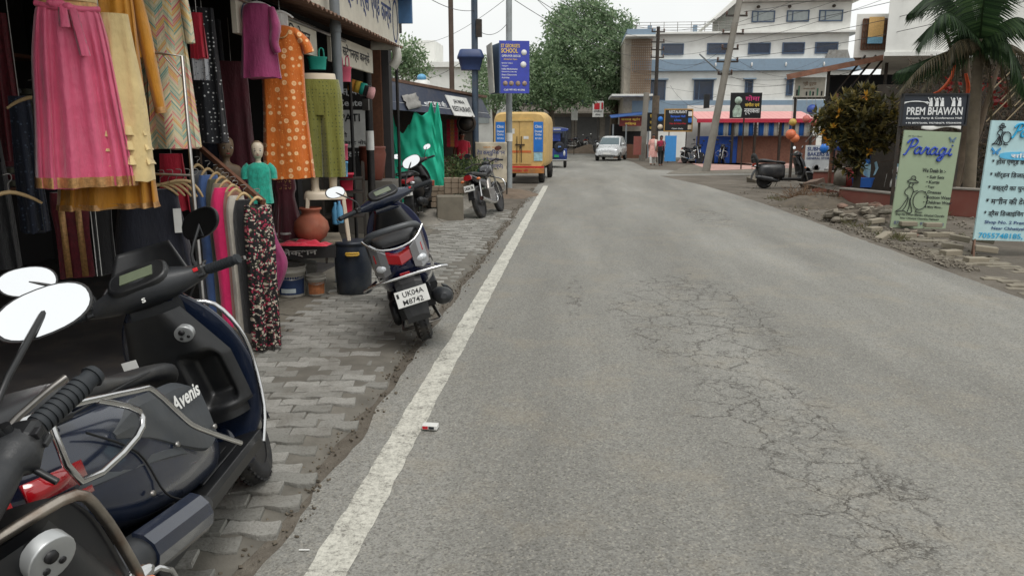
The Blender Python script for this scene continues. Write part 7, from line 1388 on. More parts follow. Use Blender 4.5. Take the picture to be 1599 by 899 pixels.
p = at(1392, 292, GS-.3); t = thing('white_cloth', 'white cloth hung over the stall ledge beside the green board', 'cloth', p); q = MB(); q.grid(lambda u, v: ((u-.5)*.42+.06*v, -.05+.04*math.sin(u*9)+.03*mnoise.noise((u*3, v*3, 1)), .52*v), 24, 16); q.build('fabric', C_WHITE, t, solid=.005, recalc=False)
p = at(1358, 262, GS-.35); q = MB(); q.grid(lambda u, v: ((u-.5)*.42*(1-.3*abs(2*v-1)), .03*math.sin(u*11), (v-.5)*.34-.08*math.sin(u*PI)), 16, 10); tag(q.build('blue_bag', mat('pale_blue_bag', (136, 172, 188), .7), loc=p), 'pale blue rounded bag hanging below the croton leaves', 'bag', 'blue bags at the stall'); p = at(1402, 265, GS-.35); q = MB(); q.grid(lambda u, v: ((u-.5)*.3, .03*math.sin(u*11), (v-.5)*.4-.05*math.sin(u*PI)), 16, 10); tag(q.build('blue_bag', mat('pale_blue_bag', (150, 190, 206)), loc=p), 'pale blue bag half behind the green board', 'bag', 'blue bags at the stall')
p = at(1352, 235, GS-.2); q = MB(); q.add([(-.3, 0, -.45), (.25, 0, -.45), (.3, 0, .5)], [(0, 1, 2)]); tag(q.build('blue_tarp', mat('grey_blue_tarp', (110, 136, 166), .7), loc=p, solid=.01, recalc=False), 'triangular grey-blue tarp seen through the croton stems', 'tarp')
for i, (px, py, c_, lb) in enumerate(((1287, 232, (44, 120, 210), 'bright blue plastic bag hanging at the bakery board'), (1310, 228, (50, 90, 190), 'blue plastic bag hanging left of the croton'), (1365, 245, (190, 60, 90), 'pinkish red packet hung in the stall'), (1386, 208, (60, 70, 140), 'blue toy hung at the top of the stall'), (1357, 252, (40, 110, 190), 'blue bottle pack on the stall counter'), (1398, 233, (180, 110, 60), 'orange packet hung in the stall'))):
    p = at(px, py, GS-.2 if px > 1300 else 23.5); q = MB(); q.ell((0, 0, 0), (.13, .09, .15), 10, 8); [None]; tag(q.build('hanging_bag', mat('bag_%d' % i, c_, .45, var=.25, scale=14), loc=p), lb, 'bag')
# ---- croton tree
M_CRO = leaf_mat('croton_leaf', (54, 58, 36), (92, 86, 50), (158, 140, 74)); 
cb = Vector((at(1336, 290, 18.6).x, 18.6, .3)); t = thing('croton_tree', 'round-headed croton with dark and yellowish leaves in a walled bed', 'tree', cb)
q = MB(); q.tube([(0, 0, -.3), (.02, 0, .3), (-.03, 0, .62)], [.10, .085, .075], 10, 3)
crown = [(a, at(a[0], a[1], a[2])-cb) for a in ((1300, 185, 18.4), (1320, 165, 18.6), (1345, 160, 18.8), (1372, 170, 18.7), (1380, 195, 18.5), (1300, 205, 18.5), (1345, 185, 18.3), (1325, 195, 18.4), (1360, 215, 18.6), (1340, 232, 18.5), (1330, 250, 18.5), (1318, 215, 18.4), (1388, 215, 18.7))]
for a, c in crown: q.tube([(-.02, 0, .5), (c.x*.4, c.y*.4, .5+(c.z-.5)*.45), tuple(c)], [.04, .028, .012], 6, 3)
q.build('trunk', mat('dark_bark', (58, 50, 42), .9, bump=.4), t); q = MB()
for a, c in crown:
    for _ in range(36):
        d = rdir(); p = c+Vector((d.x*.42, d.y*.42, d.z*.34))*rnd_l.random()**.4
        for k in range(7):
            e = (rdir()+Vector((0, -.1, .25))+d*.5).normalized(); leaf(q, p, e, rnd_l.uniform(.16, .27), rnd_l.uniform(.07, .115), up=(0, 0, 1), fold=.35)
q.build('crown', M_CRO, t, recalc=False); q = MB()
for px, py in ((1300, 200), (1282, 208), (1310, 178), (1357, 238), (1290, 220), (1352, 150)): 
    c = at(px, py, 18.1)-cb
    for k in range(9): leaf(q, c, (rdir()+Vector((0, -.4, .2))).normalized(), rnd_l.uniform(.12, .18), .07, up=(0, 0, 1))
q.build('yellow_leaves', leaf_mat('yellow_leaf', (190, 120, 30), (206, 150, 50), (176, 160, 70)), t, recalc=False)
# ---- red low walls
M_RWALL = mat('faded_red_wall', (128, 74, 64), .85, var=.16, scale=2, dirt=.5, bump=.2, dirtcol=lin(112, 92, 80))
def lowwall(label, a, b, z0_, z1_, th=.25):
    a, b = Vector((*a, 0)), Vector((*b, 0)); d = b-a; t = thing('low_wall', label, 'wall', a, math.atan2(d.y, d.x), 'low red walls along the right verge'); q = MB(); q.box((d.length/2, th/2, (z0_+z1_)/2), (d.length, th, z1_-z0_)); q.build('wall', M_RWALL, t, bevel=.012); q = MB(); q.box((d.length/2, th/2, z1_+.015), (d.length+.04, th+.05, .03)); q.build('coping', mat('grey_coping', (128, 122, 114)), t)
wa, wb = G(1308, 322), G(1425, 338); lowwall('low faded red wall in front of the croton', (wa.x, wa.y), (wb.x, wb.y), 0, .38)
wc = G(1300, 306); lowwall('upper red step wall just behind the croton bed', (wc.x-.1, wc.y+1.4), (wc.x+2.6, wc.y+.6), 0, .55); wd, we = G(1470, 336), G(1640, 350); lowwall('low faded red wall between the two tall boards', (wd.x, wd.y), (we.x, we.y), 0, .52)
q = MB(); q.add([(wa.x+.1, wa.y+.2, .3), (wb.x, wb.y+.25, .3), (wb.x, wb.y+4.5, .3), (wa.x+.1, wa.y+4.5, .3)], [(0, 1, 2, 3)]); struct(q.build('planting_bed', MG, recalc=False))
# ---- boards
t, po, W, H = board('signboard', 'black banquet hall board reading PREM BHAWAN with white party figures', 1405, 1508, 146, 197, 15.3, mat('slate_black_board', (36, 42, 52), .5, var=.1), [('PREM BHAWAN', .0, .34, .24, .84, 0), ('Banquet, Party & Conference Hall', 0, .20, .075, .84, 0), ('+ 91 8979756486, 9927484679, 9756440290', 0, .06, .06, .84, 0)], (INK_WHITE,), 'sign', posts=(-.48, .46), frame=(M_BLACKB, .03))
q = MB()
def arc(cx, cz_, rx, rz_, a0, a1, th=.008, n=14):
    pts = [(cx+rx*math.cos(R(a0+(a1-a0)*i/n)), -.012, cz_+rz_*math.sin(R(a0+(a1-a0)*i/n))) for i in range(n+1)]; q.tube(pts, th, 5)
arc(-.30*W, .64*H, .19*W, .12*H, 10, 180); arc(-.30*W, .70*H, .19*W, .05*H, 0, 180); arc(-.14*W, .60*H, .06*W, .14*H, 20, 90)
q.build('arch_drawing', INK_WHITE, po)
for cx in (-.07, .02, .10, .27, .36):
    q = MB(); q.ell((cx*W, -.012, .82*H), (.018*W, .006, .04*H)); q.prism([((cx-.03)*W, .60*H), ((cx+.03)*W, .60*H), ((cx+.02)*W, .78*H), ((cx-.02)*W, .78*H)], -.016, -.008, 'xz'); q.bar(((cx-.02)*W, -.012, .76*H), ((cx-.05)*W, -.012, .88*H), .012, .012); q.build('figure', INK_WHITE, po)
q = MB(); q.grid(lambda u, v: ((u-.3)*W*.6, -.02-.01*math.sin(u*9), -.05*v*(1+.6*math.sin(u*7))), 20, 3); q.build('torn_strip', M_WHITE, po, recalc=False, solid=.003)
def stroke(q, pts, r_, M=None): q.tube([(x, -.012, z) for x, z in pts], r_, 6, 4)
def paragi(q, x0, z0, s, r_):
    """brush-script word drawn as strokes, s = x-height"""
    S = lambda pts, dx: stroke(q, [(x0+(dx+x+.18*z)*s, z0+z*s) for x, z in pts], r_)
    S([(-.15, -.15), (.1, 0), (.35, .9), (.55, 1.85)], 0); S([(-.1, 1.35), (.2, 1.8), (.8, 1.95), (1.15, 1.6), (.9, 1.05), (.35, .85)], 0)
    A = [(.75, .75), (.45, .95), (.1, .55), (.2, .08), (.5, .1), (.75, .55), (.82, .9), (.78, .25), (.95, .02), (1.15, .2)]
    S(A, 1.05); S([(.0, .2), (.2, .7), (.25, .95), (.38, .75), (.62, .85), (.55, .3), (.72, .02), (.9, .2)], 2.2); S(A, 3.05)
    S([(.75, .75), (.45, .95), (.1, .55), (.2, .08), (.5, .1), (.75, .55), (.82, .9), (.7, -.3), (.4, -.75), (.1, -.55), (.5, -.1), (1.15, .25)], 4.2); S([(.05, .2), (.2, .6), (.25, .9), (.2, .25), (.38, .0), (.6, .2)], 5.35); S([(.30, 1.25), (.34, 1.32)], 5.35)
M_SAGE = mat('sage_green_print', (152, 168, 140), .55, var=.06, scale=1.5, dirt=.2); INK_PB = mat('royal_blue_ink', (44, 74, 170), .5)
M_ICE = mat('ice_blue_print', (176, 208, 212), .5, var=.04, dirt=.12); INK_CY = mat('cyan_ink', (38, 160, 206), .5)
def lady(q, W, H, x, z, s):
    S = lambda pts: stroke(q, [(x*W+a*s, z*H+b*s) for a, b in pts], .006)
    S([(-.12, .86), (.0, .92), (.18, .84), (.1, .82), (-.06, .83), (-.12, .86)]); S([(-.04, .93), (.0, 1.0), (.08, .98), (.09, .9)]); S([(-.02, .83), (-.06, .74), (.0, .70), (.05, .76), (.03, .83)])
    S([(-.05, .7), (-.14, .6), (-.12, .5), (-.04, .45), (-.1, .3), (-.2, .12), (-.32, .02), (-.12, .06), (.0, .0), (.12, .04), (.04, .3), (.05, .45), (.08, .6), (.03, .7)]); S([(-.02, .42), (-.06, .2), (-.14, .06)]); S([(.02, .40), (.03, .2), (.0, .03)])
    S([(.3+.19*math.cos(R(a)), .36+.25*math.sin(R(a))) for a in range(0, 375, 30)]); S([(.26, .12), (.22, .04), (.4, .03)]); S([(.08, .58), (.2, .62)])
t, po, W, H = board('advert_board', 'tall sage green boutique board with blue script heading, propped on bricks', 1389, 1477, 205, 357, 13.1, M_SAGE, [('WE DEALS IN', .02, .0, .001, None, 0)][:0], (), 'board', thick=.03)
t.rotation_euler = (0, R(2.5), R(2)); LN = [('We Deals In :-', .13, .585, .042, .42, 0)]+[(s_, .02, .525-.052*i, .032, None, 0, 'L') for i, s_ in enumerate(('• Suit Sets', '• Kurtis', '• Tops', '• Dresses', '• Bottom Wear', '• Children Wear'))]+[('& Many More...', .22, .215, .03, .32, 0), ('Shop No. 2 Prem Bhawan, Chhatiyal Chauraha', 0, .125, .03, .88, 0), ('Near Chhatiyal Chauraha, Haldwani', 0, .09, .026, .7, 0), ('8755375073, 9719871628', 0, .03, .042, .9, 1), ('Jai Shri Ram', -.3, .935, .014, .25, 0)]
lettering(po, [INK_DK, mat('grey_violet_ink', (92, 96, 124), .5)], [(l[0], l[1]*W, l[2]*H, l[3]*H, (l[4]*W if l[4] else None), l[5], *(l[6:])) for l in LN], -.008)
q = MB(); paragi(q, -.44*W, .765*H, .128, .016); q.build('script_heading', INK_PB, po); q = MB(); lady(q, W, H, -.24, .16, .62); q.build('lady_drawing', INK_DK, po)
def butterfly(po, x, z, s, m):
    q = MB()
    for sx in (-1, 1): q.prism([(x, z), (x+sx*.5*s, z+.55*s), (x+sx*.62*s, z+.3*s), (x+sx*.3*s, z)][::1], -.014, -.006, 'xz'); q.prism([(x, z-.02*s), (x+sx*.3*s, z-.02*s), (x+sx*.4*s, z-.3*s), (x+sx*.15*s, z-.35*s)], -.014, -.006, 'xz')
    q.build('butterfly', m, po)
butterfly(po, .36*W, .92*H, .10, mat('slate_ink', (92, 116, 140), .5))
a0, a1 = at(1518, 376, 10.1), at(1548, 190, 10.1); W = 1.25; H = a1.z-a0.z
t = thing('advert_board', 'pale blue boutique board with black Hindi list at the right edge', 'board', (a0.x+W/2+.01, 10.1, a0.z), R(1)); t.rotation_euler = (0, R(1.5), R(1)); q = MB(); q.box((0, .015, H/2), (W, .03, H)); po = q.build('panel', M_ICE, t)
LN = [('* '+s_, -.44, .63-.108*i, .062, None, 0, 'L') for i, s_ in enumerate(('होम एण्ड कॉमर्िशयल', 'मॉर्डन िडजाईन', 'वस्त्रों का चुनाव व रंगाई', 'मशीन की देखभाल', 'ड्रैस िडजाईिनंग'))]+[('Shop No. 2 Prem Bhawan Chhatiyal', -.42, .135, .036, .86, 1, 'L'), ('Near Chhatiyal Chauraha, Haldwani', -.34, .085, .034, .78, 1, 'L'), ('7055748185, 8755375073', -.46, .012, .052, .9, 2, 'L')]
lettering(po, [INK_DK, INK_BLUE, INK_CY], [(l[0], l[1]*W, l[2]*H, l[3]*H, (l[4]*W if l[4] else None), l[5], *(l[6:])) for l in LN], -.008)
q = MB(); paragi(q, -.28*W, .87*H, .085, .013); q.build('script_heading', INK_CY, po); q = MB(); lady(q, W, H, -.40, .80, .27); q.build('lady_drawing', INK_DK, po); butterfly(po, -.42*W, .745*H, .10, mat('blue_wing', (60, 140, 196), .5))
q = MB(); q.loft([[(x, -.012, z) for x, z in spl(.36*W, .035*H, 20, 3, -.02*W, .715*H)], [(x, -.004, z) for x, z in spl(.36*W, .035*H, 20, 3, -.02*W, .715*H)]], smooth=False); bn = q.build('blue_banner', mat('sky_ink', (90, 180, 220), .5), po); lettering(bn, [INK_WHITE], [('सिलाई सेंटर', -.02*W, .695*H, .045*H, .5*W, 0)], -.02)
q = MB(); q.tube([(-W*.48, .03, H*.9), (-W*.48, .03, -a0.z)], .014, 8); q.build('rear_leg', M_RUST, t); q = MB(); q.tube([(-W*.48, .02, .02), (-W*.56, -.2, -a0.z)], .012, 8); q.build('strut', M_RUST, t); q = MB(); q.tube([(W*.48, .03, H*.9), (W*.48, .03, -a0.z)], .014, 8); q.build('rear_leg', M_RUST, t)
# ---- loose bricks and pavers at the foot of the boards
M_LBR = mat('dusty_paver_brick', (142, 134, 118), .9, var=.18, scale=4, bump=.4, dirt=.5, dirtcol=lin(96, 86, 72))
def loose(px, py, dz, rz, tilt, s=(.26, .13, .075), lb=''):
    p = G(px, py); q = MB(); q.box((0, 0, 0), s); o = tag(q.build('loose_brick', M_LBR, loc=(p.x, p.y+s[1]/2, s[2]/2+dz), bevel=.01), lb, 'brick', 'loose bricks holding the boards'); o.rotation_euler = (0, tilt, rz)
for a in ((1367, 362, .0, .5, 0, 'loose brick flat at the left foot of the green board'), (1369, 356, .078, .3, -.1, 'loose brick lying on another left of the green board'), (1382, 374, .0, .6, -.35, 'tilted loose brick left of the green board'), (1418, 372, 0, .05, 0, 'flat loose brick before the middle of the green board'), (1420, 358, 0.05, .0, 0, 'long block pushed right under the green board'), (1460, 371, 0, .1, 0, 'loose brick at the right foot of the green board'), (1458, 363, .078, .0, 0, 'loose brick stacked at the right foot of the green board'), (1478, 371, 0, -.1, 0, 'loose brick just right of the green board'), (1490, 392, .02, -.3, .12, 'broken paver left of the pale blue board strut'), (1500, 388, .10, -.35, .15, 'slanting paver on top beside the pale blue board strut'), (1488, 400, 0, .3, 0, 'half paver near the pale blue board strut'), (1536, 398, .16, -.4, .1, 'top paver of the stack under the pale blue board'), (1542, 404, .08, -.3, .08, 'middle paver of the stack under the pale blue board'), (1528, 412, .0, .1, 0, 'bottom paver of the stack under the pale blue board')): loose(a[0], a[1], a[2], a[3], a[4], lb=a[5])
# paver strip still showing in the verge
pv2 = MB(); rr = random.Random(21)
for r in range(0, 48):
    for k in range(5):
        x = 4.62+k*.20+(.1 if r % 2 else 0)+rr.uniform(-.02, .02); y = 6.2+r*.125+rr.uniform(-.01, .01)
        if mnoise.noise((x*1.3, y*.8, 2.2)) > -.08+.03*k or rr.random() < .3: continue
        paver(pv2, x, y, .08+rr.uniform(-.1, .1), z=.016+rr.uniform(-.012, .01), tilt=(rr.uniform(-.06, .06), rr.uniform(-.07, .07)))
struct(pv2.build('verge_paving', mat('dusty_verge_paver', (122, 115, 101), .9, var=.25, scale=3, bump=.4, dirt=.8, dirtcol=lin(92, 84, 72))))
# rubble, stones, twigs
def stone(q, c, r_, seed, flat=.7):
    n, m = 10, 7; rings = []
    for i in range(m+1):
        th = PI*i/m; ring = []
        for j in range(n):
            ph = 2*PI*j/n; d = Vector((math.sin(th)*math.cos(ph), math.sin(th)*math.sin(ph), -math.cos(th))); k = r_*(1+.35*mnoise.noise(d*1.4+Vector((seed, seed*2, 0)))+.18*mnoise.noise(d*3+Vector((seed, 0, seed))))
            ring.append((c[0]+d.x*k*1.2, c[1]+d.y*k, c[2]+d.z*k*flat))
        rings.append(ring)
    q.loft(rings, False, smooth=False)
M_STONE = NT('rubble_stone'); oi_ = M_STONE.n('ShaderNodeObjectInfo'); M_STONE.base(M_STONE.mix(M_STONE.ramp(M_STONE.noise(M_STONE.co(), 9, 6, .7), (.35, .7), (.6, 0)), M_STONE.ramp(oi_.outputs['Random'], (0, lin(92, 86, 76)), (.4, lin(128, 121, 109)), (.75, lin(150, 142, 128)), (1, lin(128, 92, 78))), lin(82, 75, 65))); M_STONE.set(Roughness=.95); M_STONE.bump(M_STONE.noise(M_STONE.co(), 30, 4, .7), .5, .01); M_STONE = M_STONE.m
heap('earth_heap', 'heap of grey-brown earth by the bakery board and red wall', (G(1282, 322).x, G(1282, 322).y, 0), 1.1, .9, .26, mat('grey_earth', (88, 80, 69), .95, var=.35, scale=6, bump=1, bscale=26), 11)
heap('earth_heap', 'low earth mound along the foot of the red wall', (G(1370, 338).x, G(1370, 338).y-.15, 0), 1.1, .5, .2, mat('grey_earth', (88, 80, 69)), 14)
rn = random.Random(41)
rub = [(1185, 285, .30, 'large pale boulder beside the old black scooter')]+[(rn.uniform(1290, 1425), rn.uniform(312, 352), rn.uniform(.03, .11), 'broken grey stone in the rubble below the red wall') for _ in range(80)]+[(1270, 306, .2, 'dark flat stone on the earth heap by the bakery board'), (1288, 309, .18, 'second dark stone on the earth heap by the bakery board'), (1262, 320, .16, 'pale round stone at the left foot of the earth heap')]+[(rn.uniform(1150, 1460), rn.uniform(300, 372), rn.uniform(.02, .05), 'small pale stone scattered on the right verge') for _ in range(60)]
for i, (px, py, r_, lb) in enumerate(rub):
    p = G(px, py)
    if p.x < 4.7: p.x = 4.7+rn.random()*.8
    q = MB(); stone(q, (0, 0, 0), r_, i*1.37, rn.uniform(.35, .85)) if i % 3 else q.box((0, 0, 0), (r_*2.2, r_*1.5, r_*rn.uniform(.5, 1)), rot(rn.uniform(-.4, .4), rn.uniform(-.4, .4), rn.uniform(0, 3))); zz = r_*.45+(.16*rn.random() if 'rubble' in lb else 0)+(.22 if 'earth heap by' in lb and 'foot' not in lb else 0)
    tag(q.build('stone', M_STONE, loc=(p.x, p.y, zz)), lb, 'stone', 'stones of the right verge rubble' if 'small' in lb or 'broken' in lb else None)
q = MB()
for _ in range(900):
    p = G(rn.uniform(1120, 1520), rn.uniform(290, 420)); p.x = max(p.x, 4.5)+rn.random()*.3; r_ = rn.uniform(.006, .03); q.box((p.x, p.y, r_*.4), (r_*2, r_*1.4, r_), rot(rn.random(), rn.random(), rn.random()*3))
o = q.build('gravel_litter', M_STONE); o['kind'] = 'stuff'
q = MB()
for _ in range(1500):
    y = rn.uniform(1.5, 22); x = -1.19+mnoise.noise((y*.9, 1.3, 0))*.11+rn.gauss(0, .055); r_ = rn.uniform(.002, .009); q.box((x, y, .006+r_*.4), (r_*2, r_*1.4, r_), rot(rn.random(), rn.random(), rn.random()*3))
o = q.build('gravel_grit', mat('dark_grit', (96, 88, 76), .95, var=.4, scale=30)); o['kind'] = 'stuff'
for i, (px, py) in enumerate(((1255, 318), (1290, 322), (1240, 316))):
    p = G(px, py); t = thing('dry_twigs', 'tangle of dry brown twigs on the earth heap', 'twigs', (p.x, p.y, .1), i*2.0, 'dry twig tangles on the earth heap'); q = MB()
    for _ in range(45): d = rdir(); d.z = abs(d.z)*.8; q.tube([(0, 0, 0), tuple(d*.2+rdir()*.04), tuple(d*.42+rdir()*.1)], .005, 4)
    q.build('stems', mat('dry_twig', (112, 88, 66), .9), t)
q = MB()
for _ in range(160):
    p = G(rn.uniform(1150, 1560), rn.uniform(300, 375)); p.x = max(p.x, 4.9); r_ = rn.uniform(.05, .16)
    if mnoise.noise((p.x*.8, p.y*.5, 6)) < .05: continue
    for k in range(14): d = rdir(); d.z = abs(d.z)+.5; leaf(q, (p.x+rn.gauss(0, .07), p.y+rn.gauss(0, .07), 0), d, r_*rn.uniform(.6, 1.3), .012)
o = q.build('dry_grass', leaf_mat('dry_grass_blade', (92, 88, 58), (112, 104, 70), (86, 100, 60)), recalc=False); o['kind'] = 'stuff'
# ---- palm, tree trunks and the dim tangle behind the boards
M_PALM = leaf_mat('palm_leaf', (32, 50, 30), (48, 72, 42), (76, 100, 60)); M_DRYP = leaf_mat('dry_palm_leaf', (64, 62, 46), (92, 84, 62), (122, 110, 86))
pb = Vector((at(1512, 320, 16.2).x, 16.2, 0)); t = thing('palm_tree', 'palm with pale trunk and arching fronds above the right boards', 'tree', pb)
hd_ = at(1530, 62, 16.2)-pb; q = MB(); mid = at(1522, 170, 16.2)-pb; q.tube([(0, 0, -.1), tuple(mid.lerp(Vector((0, 0, 0)), .5)), tuple(mid), tuple(hd_)], [.13, .11, .105, .09], 14, 4)
for i in range(16): k = i/16; q.tube([tuple(mid.lerp(hd_, k)-Vector((0, 0, .012))), tuple(mid.lerp(hd_, k)+Vector((0, 0, .012)))], .112-.012*k, 14)
q.build('trunk', mat('palm_trunk', (108, 98, 82), .9, var=.25, scale=5, bump=.5, bscale=16, dirt=.4), t)
def frond(tipx, tipy, midx, midy, Y, m, droop=.22, n=60, L=.78, wd=.045):
    if m is M_DRYP: n, L = 40, .42
    a = hd_; b = at(midx, midy, Y)-pb; c = at(tipx, tipy, Y)-pb; pts = [Vector(p) for p in catmull([tuple(a), tuple(b), tuple(c)], 24)]; q = MB(); q.tube([tuple(p) for p in pts], [.022, .012, .004], 6)
    for i in range(2, n):
        k = i/n; f = k*(len(pts)-1); j = min(int(f), len(pts)-2); p = pts[j].lerp(pts[j+1], f-j); d = (pts[j+1]-pts[j]).normalized(); s_ = d.cross(Vector((0, 0, 1))); s_ = s_.normalized() if s_.length > .1 else Vector((0, 1, 0))
        for sg in (-1, 1):
            e = (d*.55+s_*sg*.6+Vector((0, 0, -.35-droop*1.6))).normalized(); ln = L*(math.sin(PI*min(1, k*.9+.12))*.75+.2)*rnd_l.uniform(.85, 1.1); nn = e.cross(d).normalized(); w2 = d*wd*.5
            q.add([p-w2, p+w2, p+e*ln*.55+w2*.8+Vector((0, 0, .02)), p+e*ln+Vector((0, 0, -.10*ln)), p+e*ln*.55-w2*.8+Vector((0, 0, .02))], [(0, 1, 2, 3, 4)])
    q.build('frond', m, t, recalc=False)
for a in ((1434, 72, 1478, 22, 15.6, M_PALM), (1500, -90, 1512, -10, 16.4, M_PALM), (1600, -60, 1560, -20, 16.2, M_PALM), (1640, 70, 1590, 28, 15.8, M_PALM), (1400, 112, 1466, 86, 15.8, M_PALM), (1398, 150, 1450, 96, 15.4, M_DRYP), (1430, 150, 1480, 92, 16.6, M_DRYP), (1640, 130, 1590, 76, 16.4, M_DRYP), (1580, 170, 1562, 90, 15.9, M_DRYP), (1470, -60, 1500, -20, 17.2, M_PALM), (1492, 150, 1500, 80, 15.9, M_DRYP), (1548, 190, 1545, 100, 16.0, M_DRYP), (1420, 20, 1470, -10, 16.8, M_PALM), (1600, 150, 1575, 70, 15.7, M_PALM), (1460, 130, 1490, 70, 15.6, M_DRYP), (1560, -80, 1540, -20, 15.6, M_PALM)): frond(*a)
tb_ = Vector((at(1478, 330, 17.2).x, 17.2, 0)); t = thing('tree', 'leaning bare-trunked tree hung with orange cloth strips behind the boards', 'tree', tb_); q = MB()
for pts, r_ in (([(1478, 330), (1500, 240), (1512, 180), (1508, 110), (1502, 20), (1506, -60)], [.14, .11, .09, .08, .06]), ([(1480, 320), (1520, 225), (1538, 170), (1560, 100)], [.09, .08, .06, .04]), ([(1498, 120), (1480, 60), (1460, 30)], [.05, .035, .02])): q.tube([tuple(at(x, y, 17.2)-tb_) for x, y in pts], r_, 10, 4)
q.build('trunk', mat('pale_bark', (88, 76, 62), .95, var=.3, scale=5, bump=.6, bscale=18), t); q = MB()
for pts in ([(1514, -40), (1508, 10), (1500, 50)], [(1512, 0), (1504, 40), (1512, 70)], [(1492, 90), (1486, 120), (1470, 140), (1458, 146)], [(1508, 115), (1512, 140), (1504, 165)]): q.tube([tuple(at(x, y, 16.9)-tb_) for x, y in pts], [.05, .07, .04], 8, 3, flat=.4)
q.build('orange_cloth', mat('saffron_cloth', (196, 78, 30), .8, var=.25, scale=9), t)
# vine tangle: dry creeper over a bamboo frame
v0 = Vector((at(1560, 300, 18.4).x, 18.4, 0)); t = thing('creeper', 'dark tangle of dry creeper hanging on a bamboo frame behind the pale blue board', 'plant', v0); q = MB()
for i in range(620):
    px, py = rnd_l.uniform(1415, 1690), rnd_l.uniform(85, 330); a = at(px, py, 18.4+rnd_l.uniform(-.5, .8))-v0; d = rdir(); d.z -= .7; q.tube([tuple(a), tuple(a+d*.25+rdir()*.1), tuple(a+d*.6+rdir()*.18)], .006, 4)
q.build('stems', mat('dry_vine', (86, 72, 58), .95), t); q = MB()
for i in range(240): px, py = rnd_l.uniform(1410, 1700), rnd_l.uniform(100, 330); clump(q, at(px, py, 18.6+rnd_l.uniform(-.4, .8))-v0, .28, 22, .10, .05)
q.build('foliage', leaf_mat('dim_creeper_leaf', (40, 44, 30), (66, 62, 44), (104, 90, 66)), t, recalc=False); q = MB()
for i in range(10): a, b2 = at(1540+22*(i % 5), 150+8*i, 17.8)-v0, at(1585+22*(i % 5), 105+8*i, 17.8)-v0; q.tube([tuple(a), tuple(b2)], .014, 6)
q.build('bamboo_sticks', mat('bamboo', (150, 134, 106), .7), t); q = MB()
for i in range(40): p = at(rnd_l.uniform(1470, 1580), rnd_l.uniform(120, 170), 18.0)-v0; [leaf(q, p, rdir(), .14, .09) for _ in range(3)]
q.build('red_leaves', leaf_mat('red_leaf', (120, 30, 34), (150, 44, 40), (110, 44, 36)), t, recalc=False)
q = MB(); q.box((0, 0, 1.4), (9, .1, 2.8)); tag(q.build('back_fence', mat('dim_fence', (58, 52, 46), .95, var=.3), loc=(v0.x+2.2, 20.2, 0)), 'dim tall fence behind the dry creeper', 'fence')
# sticks hanging between stair frame and posts at upper right
q = MB(); q.box((0, 0, 0), (.16, .13, .05)); q.build
# ---- litter on the road
p = G(672, 672); t = thing('cigarette_packet', 'small crushed white and red packet lying beside the road line', 'litter', (p.x, p.y, .012), R(-4)); q = MB(); q.box((0, 0, .014), (.085, .05, .026)); q.build('box', M_WHITE, t, bevel=.004); q = MB(); q.box((-.022, -.0262, .014), (.03, .002, .016)); q.build('red_print', INK_RED, t); q = MB(); q.box((.012, -.0262, .014), (.03, .002, .014)); q.build('dark_print', INK_DK, t)
p = G(475, 862); q = MB(); q.tube([(-.02, 0, .01), (.02, .004, .01)], .004, 6); tag(q.build('paper_scrap', M_WHITE, loc=(p.x, p.y, .0)), 'thin white paper sliver on the asphalt near the camera', 'litter')
# ---- cables
rc = random.Random(17)
def cable(a, b, sag, r_=.008, label='thin cable sagging between the street poles'):
    a, b = Vector(a), Vector(b); q = MB(); pts = [a.lerp(b, i/18)-Vector((0, 0, sag*4*(i/18)*(1-i/18))) for i in range(19)]; q.tube([tuple(p-a) for p in pts], r_, 5); tag(q.build('overhead_cable', mat('cable_black', (46, 46, 48), .6), loc=a), label, 'cable', 'overhead cables')
pc = lambda z: PC.location+Vector(((at(1155, 0, PC.location.y)-PC.location).x/(at(1155, 0, PC.location.y)-PC.location).z*z, 0, z)); pdz = lambda z: PD.location+Vector((0, 0, z))
for i, z in enumerate((6.3, 5.6, 5.0, 4.5)):
    cable(pc(z)+Vector((-.3, 0, .15)), pdz(7.6-.55*i), .35, label='cable from the leaning pole to the insulator pole')
    cable(pc(z)+Vector((.3, 0, .15)), (13.5, 12.5, 6.6-.35*i), .5, .009, 'cable from the leaning pole over the right-hand boards')
    cable(pdz(7.6-.5*i), PB.location+Vector((.0, 0, 6.2-.4*i)), .55, .009, 'cable crossing in front of the big tree')
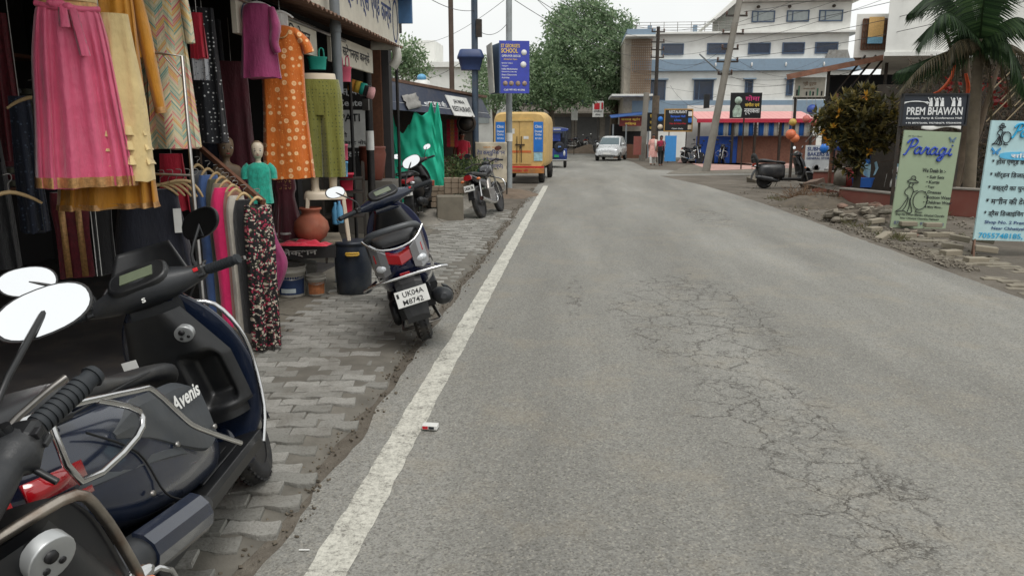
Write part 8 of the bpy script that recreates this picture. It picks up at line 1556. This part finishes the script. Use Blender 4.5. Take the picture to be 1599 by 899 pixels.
for i, (a, b, s_, lb) in enumerate(((PA.location+Vector((0, 0, 5.1)), (-3.0, 9, 5.4), .2, 'cable above the cream shop sign'), (PA.location+Vector((.2, 0, 5.1)), (-2.9, 7.5, 4.9), .3, 'cable above the cream shop sign'), (PA.location+Vector((0, 0, 4.6)), (-3.0, 10.5, 4.2), .3, 'cable above the cream shop sign'), (PB.location+Vector((0, 0, 6.4)), (-2.5, 9, 6.3), .2, 'cable above the cream shop sign'), (PA.location+Vector((0, 0, 3.6)), (-9, 40, 4.6), .4, 'cable over the low white house'), (PB.location+Vector((0, 0, 5.0)), (-9, 42, 6.5), .4, 'cable over the low white house'), (pc(4.0), (15, 51, 5.2), .5, 'cable across the white building front'), (pc(4.3), (17, 51.5, 7.2), .8, 'cable across the white building front'), (pc(5.2), (14, 24, 7.6), .4, 'cable from the leaning pole to the balcony building'), (pc(5.9), (12, 22, 7.4), .5, 'cable from the leaning pole to the balcony building'), (pc(3.6), (9.4, 26, 3.7), .3, 'cable from the leaning pole to the tin roof'), (pc(2.8), (5.2, 43, 4.2), .6, 'cable from the leaning pole to the short dark pole'), (pdz(4.4), (16, 51, 4.6), .6, 'cable across the white building front'), (pc(4.8), (15.5, 50, 6.0), .9, 'cable across the white building front'), (pc(3.9), (18, 50.5, 6.6), .7, 'cable across the white building front'), (pdz(5.4), pc(5.2), .5, 'cable from the leaning pole to the insulator pole'), (pdz(3.6), pc(3.2), .4, 'cable from the leaning pole to the insulator pole'), (PA.location+Vector((0, 0, 4.2)), PB.location+Vector((0, 0, 4.4)), .25, 'cable between the two left poles'), (PA.location+Vector((0, 0, 6.4)), (-3, 6, 7.4), .4, 'cable above the cream shop sign'), (PB.location+Vector((0, 0, 5.6)), pdz(5.0), .7, 'cable crossing in front of the big tree'), (PB.location+Vector((0, 0, 3.9)), (-1, 70, 4.2), .5, 'cable crossing in front of the big tree'), (pc(6.0), (9.5, 9, 7.2), .5, 'cable from the leaning pole over the right-hand boards'))): cable(a, b, s_, .007, lb)
